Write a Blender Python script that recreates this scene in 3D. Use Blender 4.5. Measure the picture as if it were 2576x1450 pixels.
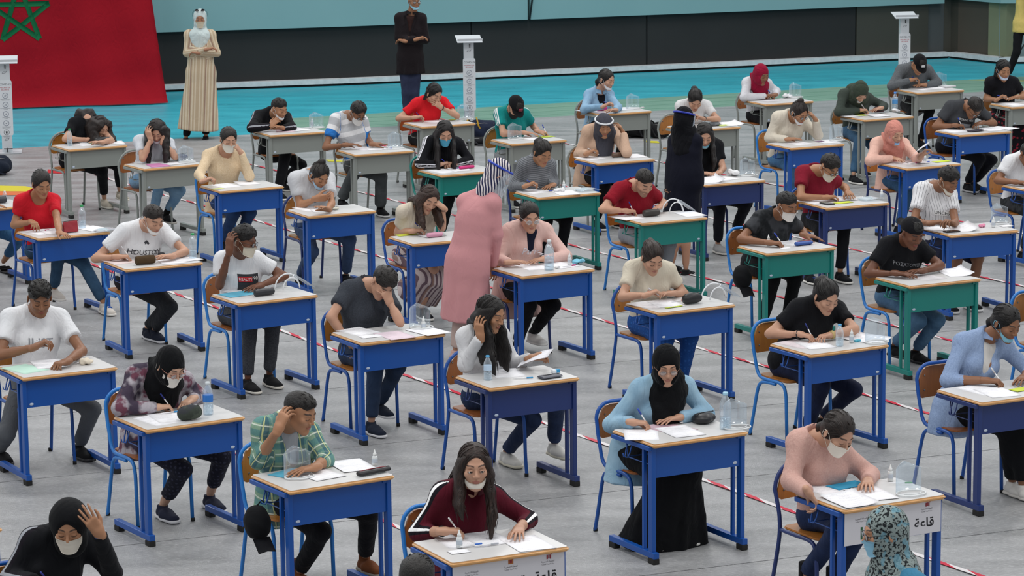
# Exam hall: pupils at single desks, staff, court wall behind.
CAMP = 0.1748142111303186
CAMR = -0.009972520252835038
CAMF = 7507.938203813338
CAMH = 4.865776631715467
WORLD_STRENGTH = 0.66
LAMP_W = 420
EXPOSURE = -0.07
import bpy, math, random
import numpy as np
from mathutils import Vector, Matrix, Euler
from mathutils.bvhtree import BVHTree
R_ = math.radians
rnd = random.Random(7)
SC = bpy.context.scene
COL = SC.collection
for o in list(bpy.data.objects): bpy.data.objects.remove(o)

# ---------------------------------------------------------------- camera, light, exposure
cam_d = bpy.data.cameras.new('camera'); cam = bpy.data.objects.new('camera', cam_d); COL.objects.link(cam)
cam_d.sensor_width = 36; cam_d.lens = CAMF * 36 / 2576; cam_d.clip_end = 200; cam_d.clip_start = .5
cam.location = (0, 0, CAMH)
cam.rotation_euler = (Matrix.Rotation(math.pi/2 - CAMP, 3, 'X') @ Matrix.Rotation(CAMR, 3, 'Z')).to_euler()
cam_d.dof.use_dof = True; cam_d.dof.focus_distance = 21; cam_d.dof.aperture_fstop = 16
SC.camera = cam
w = bpy.data.worlds.new('hall_light'); SC.world = w; w.use_nodes = True
w.node_tree.nodes['Background'].inputs[0].default_value = (.93, .965, 1, 1)
w.node_tree.nodes['Background'].inputs[1].default_value = WORLD_STRENGTH
def area(name, loc, size, energy, rot=(0, 0, 0), col=(1, .98, .95)):
    l = bpy.data.lights.new(name, 'AREA'); l.shape = 'RECTANGLE'; l.size, l.size_y = size; l.energy = energy; l.color = col
    o = bpy.data.objects.new(name, l); COL.objects.link(o); o.location = loc; o.rotation_euler = rot
    return o
for i in range(3):
    for j in range(3):
        area('ceiling_lamp', (-9 + 9*i, 14 + 13*j, 11), (2.2, 3.5), LAMP_W)
SC.view_settings.view_transform = 'Standard'; SC.view_settings.look = 'None'
SC.view_settings.exposure = EXPOSURE; SC.view_settings.gamma = 1
SC.view_settings.use_curve_mapping = False

# ---------------------------------------------------------------- materials
MATS = {}
def srgb(h):
    if isinstance(h, str):
        h = h.lstrip('#'); h = h if len(h) == 6 else ''.join(q*2 for q in h); c = [int(h[i:i+2], 16)/255 for i in (0, 2, 4)]
    else: c = h
    return tuple(x/12.92 if x <= .04045 else ((x+.055)/1.055)**2.4 for x in c) + (1,)
class NT:
    def __init__(s, name):
        s.m = bpy.data.materials.new(name); s.m.use_nodes = True; s.t = s.m.node_tree
        s.b = s.t.nodes['Principled BSDF']
    def n(s, typ, ins=None, **kw):
        d = s.t.nodes.new(typ)
        for k, v in kw.items(): setattr(d, k, v)
        for k, v in (ins or {}).items(): s.set(d.inputs[k], v)
        return d
    def set(s, sock, v):
        if isinstance(v, bpy.types.NodeSocket): s.t.links.new(v, sock)
        elif hasattr(v, 'outputs'): s.t.links.new(v.outputs[0], sock)
        else: sock.default_value = v
    def math(s, op, a, b=0.0, c=None, clamp=False):
        d = s.t.nodes.new('ShaderNodeMath'); d.operation = op; d.use_clamp = clamp
        s.set(d.inputs[0], a); s.set(d.inputs[1], b)
        if c is not None: s.set(d.inputs[2], c)
        return d.outputs[0]
    def mix(s, f, a, b):
        d = s.t.nodes.new('ShaderNodeMix'); d.data_type = 'RGBA'
        s.set(d.inputs['Factor'], f); s.set(d.inputs[6], a); s.set(d.inputs[7], b)
        return d.outputs[2]
    def attr(s, name='pc'):
        a = s.n('ShaderNodeAttribute', attribute_name=name)
        x = s.n('ShaderNodeSeparateXYZ', {0: a.outputs['Vector']})
        return x.outputs[0], x.outputs[1], x.outputs[2]
    def noise(s, scale, detail=2, vec=None, rough=.5):
        if vec is None:
            vec = s.n('ShaderNodeTexCoord').outputs['Object']
        return s.n('ShaderNodeTexNoise', {'Vector': vec, 'Scale': scale, 'Detail': detail, 'Roughness': rough}).outputs[0]
    def bump(s, h, strength=.3, dist=.01):
        d = s.n('ShaderNodeBump', {'Height': h, 'Strength': strength, 'Distance': dist}); s.set(s.b.inputs['Normal'], d.outputs[0])
    def base(s, c): s.set(s.b.inputs['Base Color'], c)
    def rough(s, r): s.set(s.b.inputs['Roughness'], r)
def simple(name, col, rough=.5, metal=0, bump=None, coat=0, spec=.5, var=None):
    key = ('s', name, str(col), rough)
    if key in MATS: return MATS[key]
    t = NT(name); c = srgb(col)
    if var:
        t.base(t.mix(t.noise(var[0], 4), c, srgb(var[1])))
    else: t.base(c)
    t.rough(rough); t.b.inputs['Metallic'].default_value = metal
    t.b.inputs['Specular IOR Level'].default_value = spec
    if coat: t.b.inputs['Coat Weight'].default_value = coat
    if bump: t.bump(t.noise(bump[0], 3), bump[1], bump[2])
    MATS[key] = t.m; return t.m
def paint(col): return simple('painted_steel', col, .35, bump=(60, .05, .002), var=(9, col))
def stepm(t, v, a):  # 1 when v > a
    return t.math('GREATER_THAN', v, a)
def cloth(col, pat='plain', c2='#ffffff', rough=.85, fold=1.0, wool=False):
    key = ('c', str(col), pat, str(c2), fold)
    if key in MATS: return MATS[key]
    t = NT('fabric_' + pat); a = srgb(col); b = srgb(c2)
    s, l, part = t.attr()
    c = a
    if pat == 'hstripe':      # coarse printed bands on a tee
        f = t.math('FRACT', t.math('MULTIPLY', s, 7.5)); m = stepm(t, f, .62); c = t.mix(m, a, b)
        band = t.math('MULTIPLY', stepm(t, s, .10), t.math('LESS_THAN', s, .165)); tr = t.math('LESS_THAN', part, .5)
        c = t.mix(t.math('MULTIPLY', band, tr), c, srgb('#2f74c0'))
        cuff = t.math('MULTIPLY', stepm(t, s, .135), t.math('GREATER_THAN', part, .5)); c = t.mix(cuff, c, srgb('#2f74c0'))
    elif pat == 'fine_h':
        f = t.math('FRACT', t.math('MULTIPLY', s, 55)); c = t.mix(stepm(t, f, .5), a, b)
    elif pat == 'pin_v':
        f = t.math('FRACT', t.math('MULTIPLY', l, 44)); c = t.mix(stepm(t, f, .90), a, b)
    elif pat == 'band_v':
        f = t.math('FRACT', t.math('MULTIPLY', l, 26)); c = t.mix(stepm(t, f, .55), a, b)
        g_ = t.math('FRACT', t.math('MULTIPLY', l, 9.3)); c = t.mix(t.math('MULTIPLY', stepm(t, g_, .84), .8), c, srgb('#8d6f62'))
    elif pat == 'sleeve3':
        fold_l = t.math('ABSOLUTE', l); sl = t.math('GREATER_THAN', part, .5); acc = None
        for o_ in (-.018, 0, .018):
            m = t.math('LESS_THAN', t.math('ABSOLUTE', t.math('ADD', l, o_)), .0055)
            acc = m if acc is None else t.math('MAXIMUM', acc, m)
        c = t.mix(t.math('MULTIPLY', acc, sl), a, b)
    elif pat == 'sleeve1':
        sl = t.math('GREATER_THAN', part, .5)
        m2 = t.math('LESS_THAN', t.math('ABSOLUTE', l), .032); c = t.mix(t.math('MULTIPLY', m2, sl), a, srgb('#17131b'))
        m = t.math('LESS_THAN', t.math('ABSOLUTE', l), .010); c = t.mix(t.math('MULTIPLY', m, sl), c, b)
    elif pat == 'plaid':
        def bands(v, k, lo, ph=0.): return stepm(t, t.math('FRACT', t.math('ADD', t.math('MULTIPLY', v, k), ph)), lo)
        c = t.mix(t.math('MULTIPLY', bands(s, 13, .5), .6), a, b)
        c = t.mix(t.math('MULTIPLY', bands(l, 13, .5), .6), c, srgb('#2f4f68'))
        c = t.mix(t.math('MULTIPLY', bands(s, 13, .9, .3), .8), c, srgb('#d9e0d2'))
        c = t.mix(t.math('MULTIPLY', bands(l, 13, .9, .3), .8), c, srgb('#c9cf8f'))
    elif pat in ('tiedye', 'camo'):
        n1 = t.noise(11 if pat == 'tiedye' else 16, 3)
        r = t.n('ShaderNodeMapRange', {0: n1, 1: .5, 2: .6}); c = t.mix(r.outputs[0], a, b)
        n2 = t.noise(7, 2, vec=t.n('ShaderNodeMapping', {'Vector': t.n('ShaderNodeTexCoord').outputs['Object'], 'Location': (5, 3, 1)}).outputs[0])
        r2 = t.n('ShaderNodeMapRange', {0: n2, 1: .52, 2: .6}); c = t.mix(r2.outputs[0], c, srgb('#3f3645' if pat == 'tiedye' else '#3a3c40'))
    elif pat == 'dots':
        v = t.n('ShaderNodeTexVoronoi', {'Vector': t.n('ShaderNodeTexCoord').outputs['Object'], 'Scale': 34.0, 'Randomness': .25})
        c = t.mix(t.math('LESS_THAN', v.outputs['Distance'], .33), a, b)
    elif pat == 'floral':
        v = t.n('ShaderNodeTexVoronoi', {'Vector': t.n('ShaderNodeTexCoord').outputs['Object'], 'Scale': 22.0})
        c = t.mix(t.math('LESS_THAN', v.outputs['Distance'], .38), a, b)
    elif pat == 'scarfstripe':
        wv = t.n('ShaderNodeTexWave', {'Vector': t.n('ShaderNodeTexCoord').outputs['Object'], 'Scale': 14.0, 'Distortion': 4.0, 'Detail': 1.0, 'Detail Scale': .6})
        c = t.mix(stepm(t, wv.outputs['Fac'], .5), a, b)
    elif pat == 'scarfprint':
        n1 = t.noise(75, 3); c = t.mix(t.n('ShaderNodeMapRange', {0: n1, 1: .5, 2: .56}).outputs[0], a, b)
        n2 = t.noise(20, 1); c = t.mix(t.math('MULTIPLY', t.n('ShaderNodeMapRange', {0: n2, 1: .56, 2: .6}).outputs[0], .7), c, srgb('#6f9fb0' if c2 != '#9a9da2' else '#3a3c40'))
    elif pat == 'jean':
        n1 = t.noise(7, 3); c = t.mix(t.n('ShaderNodeMapRange', {0: n1, 1: .4, 2: .68}).outputs[0], a, b)
    elif pat == 'tone':
        n1 = t.noise(120, 2); c = t.mix(t.n('ShaderNodeMapRange', {0: n1, 1: .35, 2: .65}).outputs[0], a, b)
    t.base(c); t.rough(rough); t.b.inputs['Specular IOR Level'].default_value = .14
    t.b.inputs['Sheen Weight'].default_value = .03
    mp = t.n('ShaderNodeMapping', {'Vector': t.n('ShaderNodeTexCoord').outputs['Object'], 'Scale': (1, 1, .55)})
    nz = t.n('ShaderNodeTexNoise', {'Vector': mp.outputs[0], 'Scale': 9.0, 'Detail': 3.0, 'Distortion': 1.2})
    rg = t.math('ABSOLUTE', t.math('SUBTRACT', nz.outputs[0], .5))
    mp2 = t.n('ShaderNodeMapping', {'Vector': t.n('ShaderNodeTexCoord').outputs['Object'], 'Scale': (1, 1, .45), 'Rotation': (.5, .3, .2)})
    n3 = t.n('ShaderNodeTexNoise', {'Vector': mp2.outputs[0], 'Scale': 4.5, 'Detail': 1.5, 'Distortion': 2.2})
    r3_ = t.math('POWER', t.math('ABSOLUTE', t.math('SUBTRACT', n3.outputs[0], .5)), .7)
    t.bump(t.math('ADD', t.math('MULTIPLY', rg, .7), t.math('MULTIPLY', r3_, .5)), .42 * fold, .05)
    MATS[key] = t.m; return t.m
def skin(tone):
    key = ('skin', tone)
    if key in MATS: return MATS[key]
    t = NT('skin'); base = srgb(tone)
    lip, brow, beard = t.attr('fc')
    n_ = t.noise(14, 3); dk = tuple(x*.86 for x in base[:3]) + (1,)
    c = t.mix(n_, base, dk)
    c = t.mix(t.math('MULTIPLY', lip, .6), c, srgb('#8e3f3f'))
    c = t.mix(t.math('MULTIPLY', beard, .45), c, srgb('#2a211d'))
    c = t.mix(t.math('MULTIPLY', brow, .92), c, srgb('#1c1412'))
    t.base(c); t.rough(.5); t.b.inputs['Subsurface Weight'].default_value = 0
    t.b.inputs['Specular IOR Level'].default_value = .4
    MATS[key] = t.m; return t.m
def hairm(col='#17120f', flow='back'):
    """strands run along the growth direction; attribute pc holds head-space coordinates"""
    key = ('hair', col, flow)
    if key in MATS: return MATS[key]
    t = NT('hair'); a = srgb(col); x, y, z = t.attr()
    if flow == 'back': v = t.n('ShaderNodeCombineXYZ', {0: t.math('MULTIPLY', t.math('ARCTAN2', x, z), 22.0), 1: t.math('MULTIPLY', y, 9.0), 2: 0.0}).outputs[0]
    elif flow == 'down': v = t.n('ShaderNodeCombineXYZ', {0: t.math('MULTIPLY', y, 240.0), 1: t.math('MULTIPLY', x, 60.0), 2: t.math('MULTIPLY', z, 8.0)}).outputs[0]
    else: v = t.n('ShaderNodeCombineXYZ', {0: t.math('MULTIPLY', x, 190.0), 1: t.math('MULTIPLY', y, 110.0), 2: t.math('MULTIPLY', z, 110.0)}).outputs[0]
    nz = t.n('ShaderNodeTexNoise', {'Vector': v, 'Scale': 1.0, 'Detail': 3.0, 'Roughness': .6})
    f = t.n('ShaderNodeMapRange', {0: nz.outputs[0], 1: .35, 2: .7}).outputs[0]
    t.base(t.mix(f, tuple(q*.35 for q in a[:3]) + (1,), tuple(q*1.6 + .002 for q in a[:3]) + (1,)))
    t.rough(.42); t.b.inputs['Specular IOR Level'].default_value = .38
    t.bump(nz.outputs[0], .8, .006); MATS[key] = t.m; return t.m
def clear(name='clear_plastic', alpha=.22, tint=(.93, .97, 1, 1), rough=.08):
    key = ('clr', name)
    if key in MATS: return MATS[key]
    t = NT(name); nt = t.t; out = nt.nodes['Material Output']
    tr = t.n('ShaderNodeBsdfTransparent', {0: tint}); gl = t.n('ShaderNodeBsdfGlossy', {'Color': (.95, .97, 1, 1), 'Roughness': rough})
    df = t.n('ShaderNodeBsdfDiffuse', {'Color': (.8, .86, .9, 1)})
    m1 = t.n('ShaderNodeMixShader', {0: .45, 1: gl.outputs[0], 2: df.outputs[0]})
    lw = t.n('ShaderNodeLayerWeight', {'Blend': .35})
    f = t.math('ADD', t.math('MULTIPLY', lw.outputs['Facing'], .55), alpha*.5, clamp=True)
    mx = t.n('ShaderNodeMixShader', {0: f, 1: tr.outputs[0], 2: m1.outputs[0]})
    nt.links.new(mx.outputs[0], out.inputs[0]); MATS[key] = t.m; return t.m

# ---------------------------------------------------------------- objects
def link(name, me, mat=None, parent=None, loc=None, rot=None):
    o = bpy.data.objects.new(name, me); COL.objects.link(o)
    if mat is not None:
        if len(me.materials) == 0: me.materials.append(None)
        o.material_slots[0].link = 'OBJECT'; o.material_slots[0].material = mat
    if parent is not None: o.parent = parent
    if loc is not None: o.location = loc
    if rot is not None: o.rotation_euler = rot
    return o
def thing(name, label, cat, loc, rotz=0, group=None):
    o = bpy.data.objects.new(name, None); COL.objects.link(o); o.location = loc; o.rotation_euler = (0, 0, rotz)
    o.empty_display_size = .05
    return tag(o, label, cat, group)
def tag(o, label, cat, group=None):
    o['label'] = label; o['category'] = cat
    if group: o['group'] = group
    return o
def me_from(v, f, smooth=True, name='m'):
    me = bpy.data.meshes.new(name)
    v = np.asarray(v, dtype=np.float32); 
    if isinstance(f, np.ndarray) and f.ndim == 2:
        n, k = f.shape
        me.vertices.add(len(v)); me.vertices.foreach_set('co', v.ravel())
        me.loops.add(n*k); me.loops.foreach_set('vertex_index', f.astype(np.int32).ravel())
        me.polygons.add(n); me.polygons.foreach_set('loop_start', np.arange(0, n*k, k, dtype=np.int32))
        me.update(calc_edges=True)
    else:
        me.from_pydata(v.tolist(), [], [list(map(int, q)) for q in f])
    me.polygons.foreach_set('use_smooth', np.full(len(me.polygons), smooth))
    me.update()
    return me
def set_attr(me, name, arr):
    a = me.attributes.new(name, 'FLOAT_VECTOR', 'POINT'); a.data.foreach_set('vector', np.asarray(arr, dtype=np.float32).ravel())
class MB:  # small solid-modelling helper: collects verts and faces
    def __init__(s): s.v = []; s.f = []
    def add(s, v, f):
        n = len(s.v); s.v += [tuple(map(float, q)) for q in v]; s.f += [[i+n for i in q] for q in f]; return s
    def box(s, c, d, rot=None, bev=0.0):
        x, y, z = [q/2 for q in d]
        if bev <= 0:
            v = [(a*x, b*y, e*z) for a in (-1, 1) for b in (-1, 1) for e in (-1, 1)]
            f = [(0, 1, 3, 2), (4, 6, 7, 5), (0, 4, 5, 1), (2, 3, 7, 6), (0, 2, 6, 4), (1, 5, 7, 3)]
        else:
            import bmesh
            bm = bmesh.new(); bmesh.ops.create_cube(bm, size=1)
            bmesh.ops.scale(bm, vec=d, verts=bm.verts)
            bmesh.ops.bevel(bm, geom=bm.edges[:], offset=bev, segments=2, affect='EDGES', profile=.6)
            bm.verts.index_update(); v = [q.co[:] for q in bm.verts]; f = [[q.index for q in t.verts] for t in bm.faces]; bm.free()
        m = (rot if rot is not None else Matrix.Identity(3))
        return s.add([tuple((m @ Vector(q)) + Vector(c)) for q in v], f)
    def tube(s, pts, r, seg=8, cap=True, closed=False):
        P = [Vector(q) for q in pts]; n = len(P); rr = r if isinstance(r, (list, tuple)) else [r]*n
        v = []; f = []; up = None
        for i, q in enumerate(P):
            if closed: t = (P[(i+1) % n] - P[i-1]).normalized()
            else: t = (P[min(i+1, n-1)] - P[max(i-1, 0)]).normalized()
            if up is None:
                up = t.orthogonal().normalized()
            up = (up - t*up.dot(t)).normalized(); sd = t.cross(up)
            for k in range(seg):
                a = 2*math.pi*k/seg; v.append(q + (up*math.cos(a) + sd*math.sin(a))*rr[i])
        for i in range(n if closed else n-1):
            j = (i+1) % n
            for k in range(seg):
                f.append((i*seg+k, i*seg+(k+1) % seg, j*seg+(k+1) % seg, j*seg+k))
        if cap and not closed:
            f.append(tuple(range(seg))[::-1]); f.append(tuple((n-1)*seg+k for k in range(seg)))
        return s.add(v, f)
    def lathe(s, prof, c=(0, 0, 0), seg=14):
        v = []; f = []; n = len(prof)
        for (r, z) in prof:
            for k in range(seg):
                a = 2*math.pi*k/seg; v.append((c[0]+r*math.cos(a), c[1]+r*math.sin(a), c[2]+z))
        for i in range(n-1):
            for k in range(seg): f.append((i*seg+k, i*seg+(k+1) % seg, (i+1)*seg+(k+1) % seg, (i+1)*seg+k))
        f.append(tuple(range(seg))[::-1]); f.append(tuple((n-1)*seg+k for k in range(seg)))
        return s.add(v, f)
    def prism(s, outline, z0, z1):
        n = len(outline); v = [(x, y, z0) for x, y in outline] + [(x, y, z1) for x, y in outline]
        f = [tuple(range(n))[::-1], tuple(range(n, 2*n))] + [(i, (i+1) % n, n+(i+1) % n, n+i) for i in range(n)]
        return s.add(v, f)
    def sheet(s, grid, th=.001):  # grid[i][j] of points, given thickness along its normal
        ni, nj = len(grid), len(grid[0]); G = [[Vector(q) for q in r] for r in grid]
        top = []; bot = []
        for i in range(ni):
            for j in range(nj):
                a = G[min(i+1, ni-1)][j] - G[max(i-1, 0)][j]; b = G[i][min(j+1, nj-1)] - G[i][max(j-1, 0)]
                n = a.cross(b); n = n.normalized() if n.length > 0 else Vector((0, 0, 1)); top.append(G[i][j] + n*th/2); bot.append(G[i][j] - n*th/2)
        N = ni*nj; f = []
        for i in range(ni-1):
            for j in range(nj-1):
                a, b, c, d = i*nj+j, i*nj+j+1, (i+1)*nj+j+1, (i+1)*nj+j
                f.append((a, d, c, b)); f.append((a+N, b+N, c+N, d+N))
        ring = [(i, 0) for i in range(ni)] + [(ni-1, j) for j in range(1, nj)] + [(i, nj-1) for i in range(ni-2, -1, -1)] + [(0, j) for j in range(nj-2, 0, -1)]
        idx = [i*nj+j for i, j in ring]
        for k in range(len(idx)): a, b = idx[k], idx[(k+1) % len(idx)]; f.append((a, b, b+N, a+N))
        return s.add(top+bot, f)
    def me(s, smooth=False, name='m'):
        m = me_from(s.v, s.f, smooth, name); return m
    def build(s, name, mat, parent=None, smooth=False, loc=None, rot=None):
        return link(name, s.me(smooth, name), mat, parent, loc, rot)
def auto_smooth(me, ang=40):
    me.polygons.foreach_set('use_smooth', np.ones(len(me.polygons), dtype=bool))
    try: me.set_sharp_from_angle(angle=R_(ang))
    except Exception: pass
    return me
TXT = {}
def text_mesh(s, size=1.0, ext=0.0, font=None, offset=0.0):
    key = (s, round(size, 4), ext, font, offset)
    if key in TXT: return TXT[key]
    c = bpy.data.curves.new('t', 'FONT'); c.body = s; c.size = size; c.align_x = 'CENTER'; c.align_y = 'CENTER'; c.extrude = ext; c.offset = offset; c.resolution_u = 2
    o = bpy.data.objects.new('t', c); COL.objects.link(o)
    bpy.context.view_layer.update()
    me = bpy.data.meshes.new_from_object(o.evaluated_get(bpy.context.evaluated_depsgraph_get()))
    bpy.data.objects.remove(o); bpy.data.curves.remove(c)
    me.materials.clear(); TXT[key] = me
    return me

# ---------------------------------------------------------------- implicit surfaces
def V(*a): return np.array(a, dtype=np.float64)
def cap(a, b, ra, rb, w=None, s=1.0, flat=0, op='u', k=None, part=0, pl=0):
    return dict(t='c', pl=pl, a=np.asarray(a, float), b=np.asarray(b, float), ra=ra, rb=rb, w=None if w is None else np.asarray(w, float)/np.linalg.norm(w), s=s, flat=flat, op=op, k=k, part=part)
def ell(c, r, R=None, op='u', k=None, part=0):
    return dict(t='e', c=np.asarray(c, float), r=np.asarray(r, float), R=R, op=op, k=k, part=part)
def plane(c, n, op='x', k=None):   # keeps the side n points away from
    return dict(t='p', c=np.asarray(c, float), n=np.asarray(n, float)/np.linalg.norm(n), op=op, k=k)
def pd(p, X, Y, Z):
    if p['t'] == 'c':
        a, b = p['a'], p['b']; ba = b-a; L2 = max(float(ba@ba), 1e-9)
        x, y, z = X-a[0], Y-a[1], Z-a[2]
        tr = (x*ba[0]+y*ba[1]+z*ba[2])/L2; t = np.clip(tr, 0, 1)
        r = p['ra'] + (p['rb']-p['ra'])*t
        if p['pl']:
            th = np.arctan2(Y-a[1]-ba[1]*t, X-a[0]-ba[0]*t); r = r + p['pl']*np.clip(t*1.6, .15, 1)*(np.sin(7*th+.6+2*t)*.6+np.sin(13*th+1.9)*.4)
        x = x-ba[0]*t; y = y-ba[1]*t; z = z-ba[2]*t
        if p['w'] is not None:
            w = p['w']; lw = x*w[0]+y*w[1]+z*w[2]; q = lw*(1/p['s']-1)
            x = x+w[0]*q; y = y+w[1]*q; z = z+w[2]*q
        d = np.sqrt(x*x+y*y+z*z) - r
        L = math.sqrt(L2)
        if p['flat'] & 1: d = np.maximum(d, (tr-1)*L)
        if p['flat'] & 2: d = np.maximum(d, -tr*L)
        return d
    if p['t'] == 'e':
        x, y, z = X-p['c'][0], Y-p['c'][1], Z-p['c'][2]
        if p['R'] is not None:
            M = p['R'].T
            x, y, z = M[0, 0]*x+M[0, 1]*y+M[0, 2]*z, M[1, 0]*x+M[1, 1]*y+M[1, 2]*z, M[2, 0]*x+M[2, 1]*y+M[2, 2]*z
        r = p['r']; k0 = np.sqrt((x/r[0])**2+(y/r[1])**2+(z/r[2])**2); k1 = np.sqrt((x/r[0]**2)**2+(y/r[1]**2)**2+(z/r[2]**2)**2)+1e-9
        return k0*(k0-1)/k1
    if p['t'] == 'p':
        n = p['n']; return (X-p['c'][0])*n[0]+(Y-p['c'][1])*n[1]+(Z-p['c'][2])*n[2]
def bb(p):
    if p['t'] == 'c':
        r = max(p['ra'], p['rb'])*max(1, p['s']); return np.minimum(p['a'], p['b'])-r, np.maximum(p['a'], p['b'])+r
    r = p['r'] if p['R'] is None else np.full(3, p['r'].max()); return p['c']-r, p['c']+r
def sdf_mesh(prims, h, k=.02, noise=0, nf=22., seed=0., smooth=1):
    lo = np.min([bb(p)[0] for p in prims if p['t'] != 'p' and p['op'] == 'u'], 0) - 2.5*h - noise
    hi = np.max([bb(p)[1] for p in prims if p['t'] != 'p' and p['op'] == 'u'], 0) + 2.5*h + noise
    n = np.ceil((hi-lo)/h).astype(int)+1
    big = max(4*h, 2*k)
    G = np.full(n, big, dtype=np.float32)
    ax = [(lo[i]+h*np.arange(n[i])).astype(np.float32) for i in range(3)]
    for p in prims:
        kk = k if p['k'] is None else p['k']
        if p['t'] == 'p': i0 = np.zeros(3, int); i1 = n
        else:
            a, b = bb(p); m = big+kk
            i0 = np.clip(((a-m-lo)/h).astype(int), 0, n-1); i1 = np.clip(((b+m-lo)/h).astype(int)+2, 1, n)
            if np.any(i1 <= i0): continue
        sl = tuple(slice(i0[i], i1[i]) for i in range(3))
        X = ax[0][sl[0]][:, None, None]; Y = ax[1][sl[1]][None, :, None]; Z = ax[2][sl[2]][None, None, :]
        d = pd(p, X, Y, Z).astype(np.float32); g = G[sl]
        if p['op'] == 'u':
            d = np.minimum(d, big)
            if kk > 0:
                q = np.clip(.5+.5*(d-g)/kk, 0, 1); G[sl] = d+(g-d)*q-kk*q*(1-q)
                # blend only where both fields are near
            else: G[sl] = np.minimum(g, d)
        elif p['op'] == 's':
            d = -d
            if kk > 0:
                q = np.clip(.5-.5*(d-g)/kk, 0, 1); G[sl] = d+(g-d)*q+kk*q*(1-q)
            else: G[sl] = np.maximum(g, d)
        else: G[sl] = np.maximum(g, d)
    if noise:
        X = ax[0][:, None, None]; Y = ax[1][None, :, None]; Z = ax[2][None, None, :]
        G += (noise*(np.sin(nf*X+seed+1.7*np.sin(nf*.6*Z))*np.sin(nf*.9*Y+2.1*seed)*.6 + np.sin(nf*1.7*Z+3*np.sin(nf*.5*X+seed))*.4)).astype(np.float32)
    for i in range(3):
        s0 = [slice(None)]*3; s0[i] = 0; G[tuple(s0)] = big; s0[i] = -1; G[tuple(s0)] = big
    B = G < 0
    a = B[:-1, :-1, :-1]; anyb = a.copy(); allb = a.copy()
    cs = [(i, j, l) for i in (0, 1) for j in (0, 1) for l in (0, 1)]
    sh = lambda A, c: A[c[0]:A.shape[0]-1+c[0], c[1]:A.shape[1]-1+c[1], c[2]:A.shape[2]-1+c[2]]
    for c in cs[1:]:
        q = sh(B, c); anyb |= q; allb &= q
    act = anyb & ~allb; ci = np.argwhere(act)
    if len(ci) == 0: return np.zeros((0, 3)), np.zeros((0, 4), int)
    idx = np.full(act.shape, -1, dtype=np.int64); idx[act] = np.arange(len(ci))
    val = {c: G[ci[:, 0]+c[0], ci[:, 1]+c[1], ci[:, 2]+c[2]] for c in cs}
    acc = np.zeros((len(ci), 3)); cnt = np.zeros(len(ci))
    for c in cs:
        for axn in range(3):
            if c[axn]: continue
            d = list(c); d[axn] = 1; d = tuple(d); v0, v1 = val[c], val[d]
            m = (v0 < 0) != (v1 < 0); t = np.where(m, v0/(v0-v1+1e-12), 0)
            pos = np.tile(np.array(c, float), (len(ci), 1)); pos[:, axn] += t
            acc += pos*m[:, None]; cnt += m
    vert = lo + h*(ci + acc/cnt[:, None])
    F = []
    for axn in range(3):
        o1, o2 = [i for i in range(3) if i != axn]
        s0 = [slice(1, -1)]*3; s0[axn] = slice(0, -1); s1 = [slice(1, -1)]*3; s1[axn] = slice(1, None)
        q0 = B[tuple(s0)]; q1 = B[tuple(s1)]; e = np.argwhere(q0 != q1)
        if len(e) == 0: continue
        flip = q0[e[:, 0], e[:, 1], e[:, 2]]
        off = np.array([1, 1, 1]); off[axn] = 0; e = e+off
        def id_(d1, d2):
            w_ = e.copy(); w_[:, o1] -= d1; w_[:, o2] -= d2; return idx[w_[:, 0], w_[:, 1], w_[:, 2]]
        q = np.stack([id_(1, 1), id_(0, 1), id_(0, 0), id_(1, 0)], 1)
        if axn == 1: flip = ~flip
        q[~flip] = q[~flip][:, ::-1]; F.append(q)
    F = np.concatenate(F); F = F[(F >= 0).all(1)]
    if smooth:
        I = F.ravel(); J = np.roll(F, -1, axis=1).ravel(); n_ = len(vert)
        c_ = np.bincount(I, minlength=n_) + np.bincount(J, minlength=n_)
        for _ in range(smooth):
            s_ = np.stack([np.bincount(I, vert[J, q], n_) + np.bincount(J, vert[I, q], n_) for q in range(3)], 1)
            vert = vert*.5 + .5*s_/np.maximum(c_, 1)[:, None]
    return vert, F
KERB = .105
BZ0 = BZ1 = .90
STAR = (2.06, 1.33, .45, .036)
STARROT = 0
TAPES = [(-2.2, 3.2, 17.45, 'red and white tape line nearest the camera, behind the front desks'),
 (-6.3, 3.6, 22.1, 'red and white tape line running behind the plaid and burgundy pupils'),
 (-5.0, 4.6, 27.2, 'red and white tape line through the middle of the hall'),
 (-3.6, 5.4, 31.05, 'red and white tape line passing behind the row of grey desks'),
 (-2.4, 5.8, 35.37, 'red and white tape line second from the court'),
 (-1.5, 6.5, 39.4, 'red and white tape line nearest the blue court')]
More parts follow.
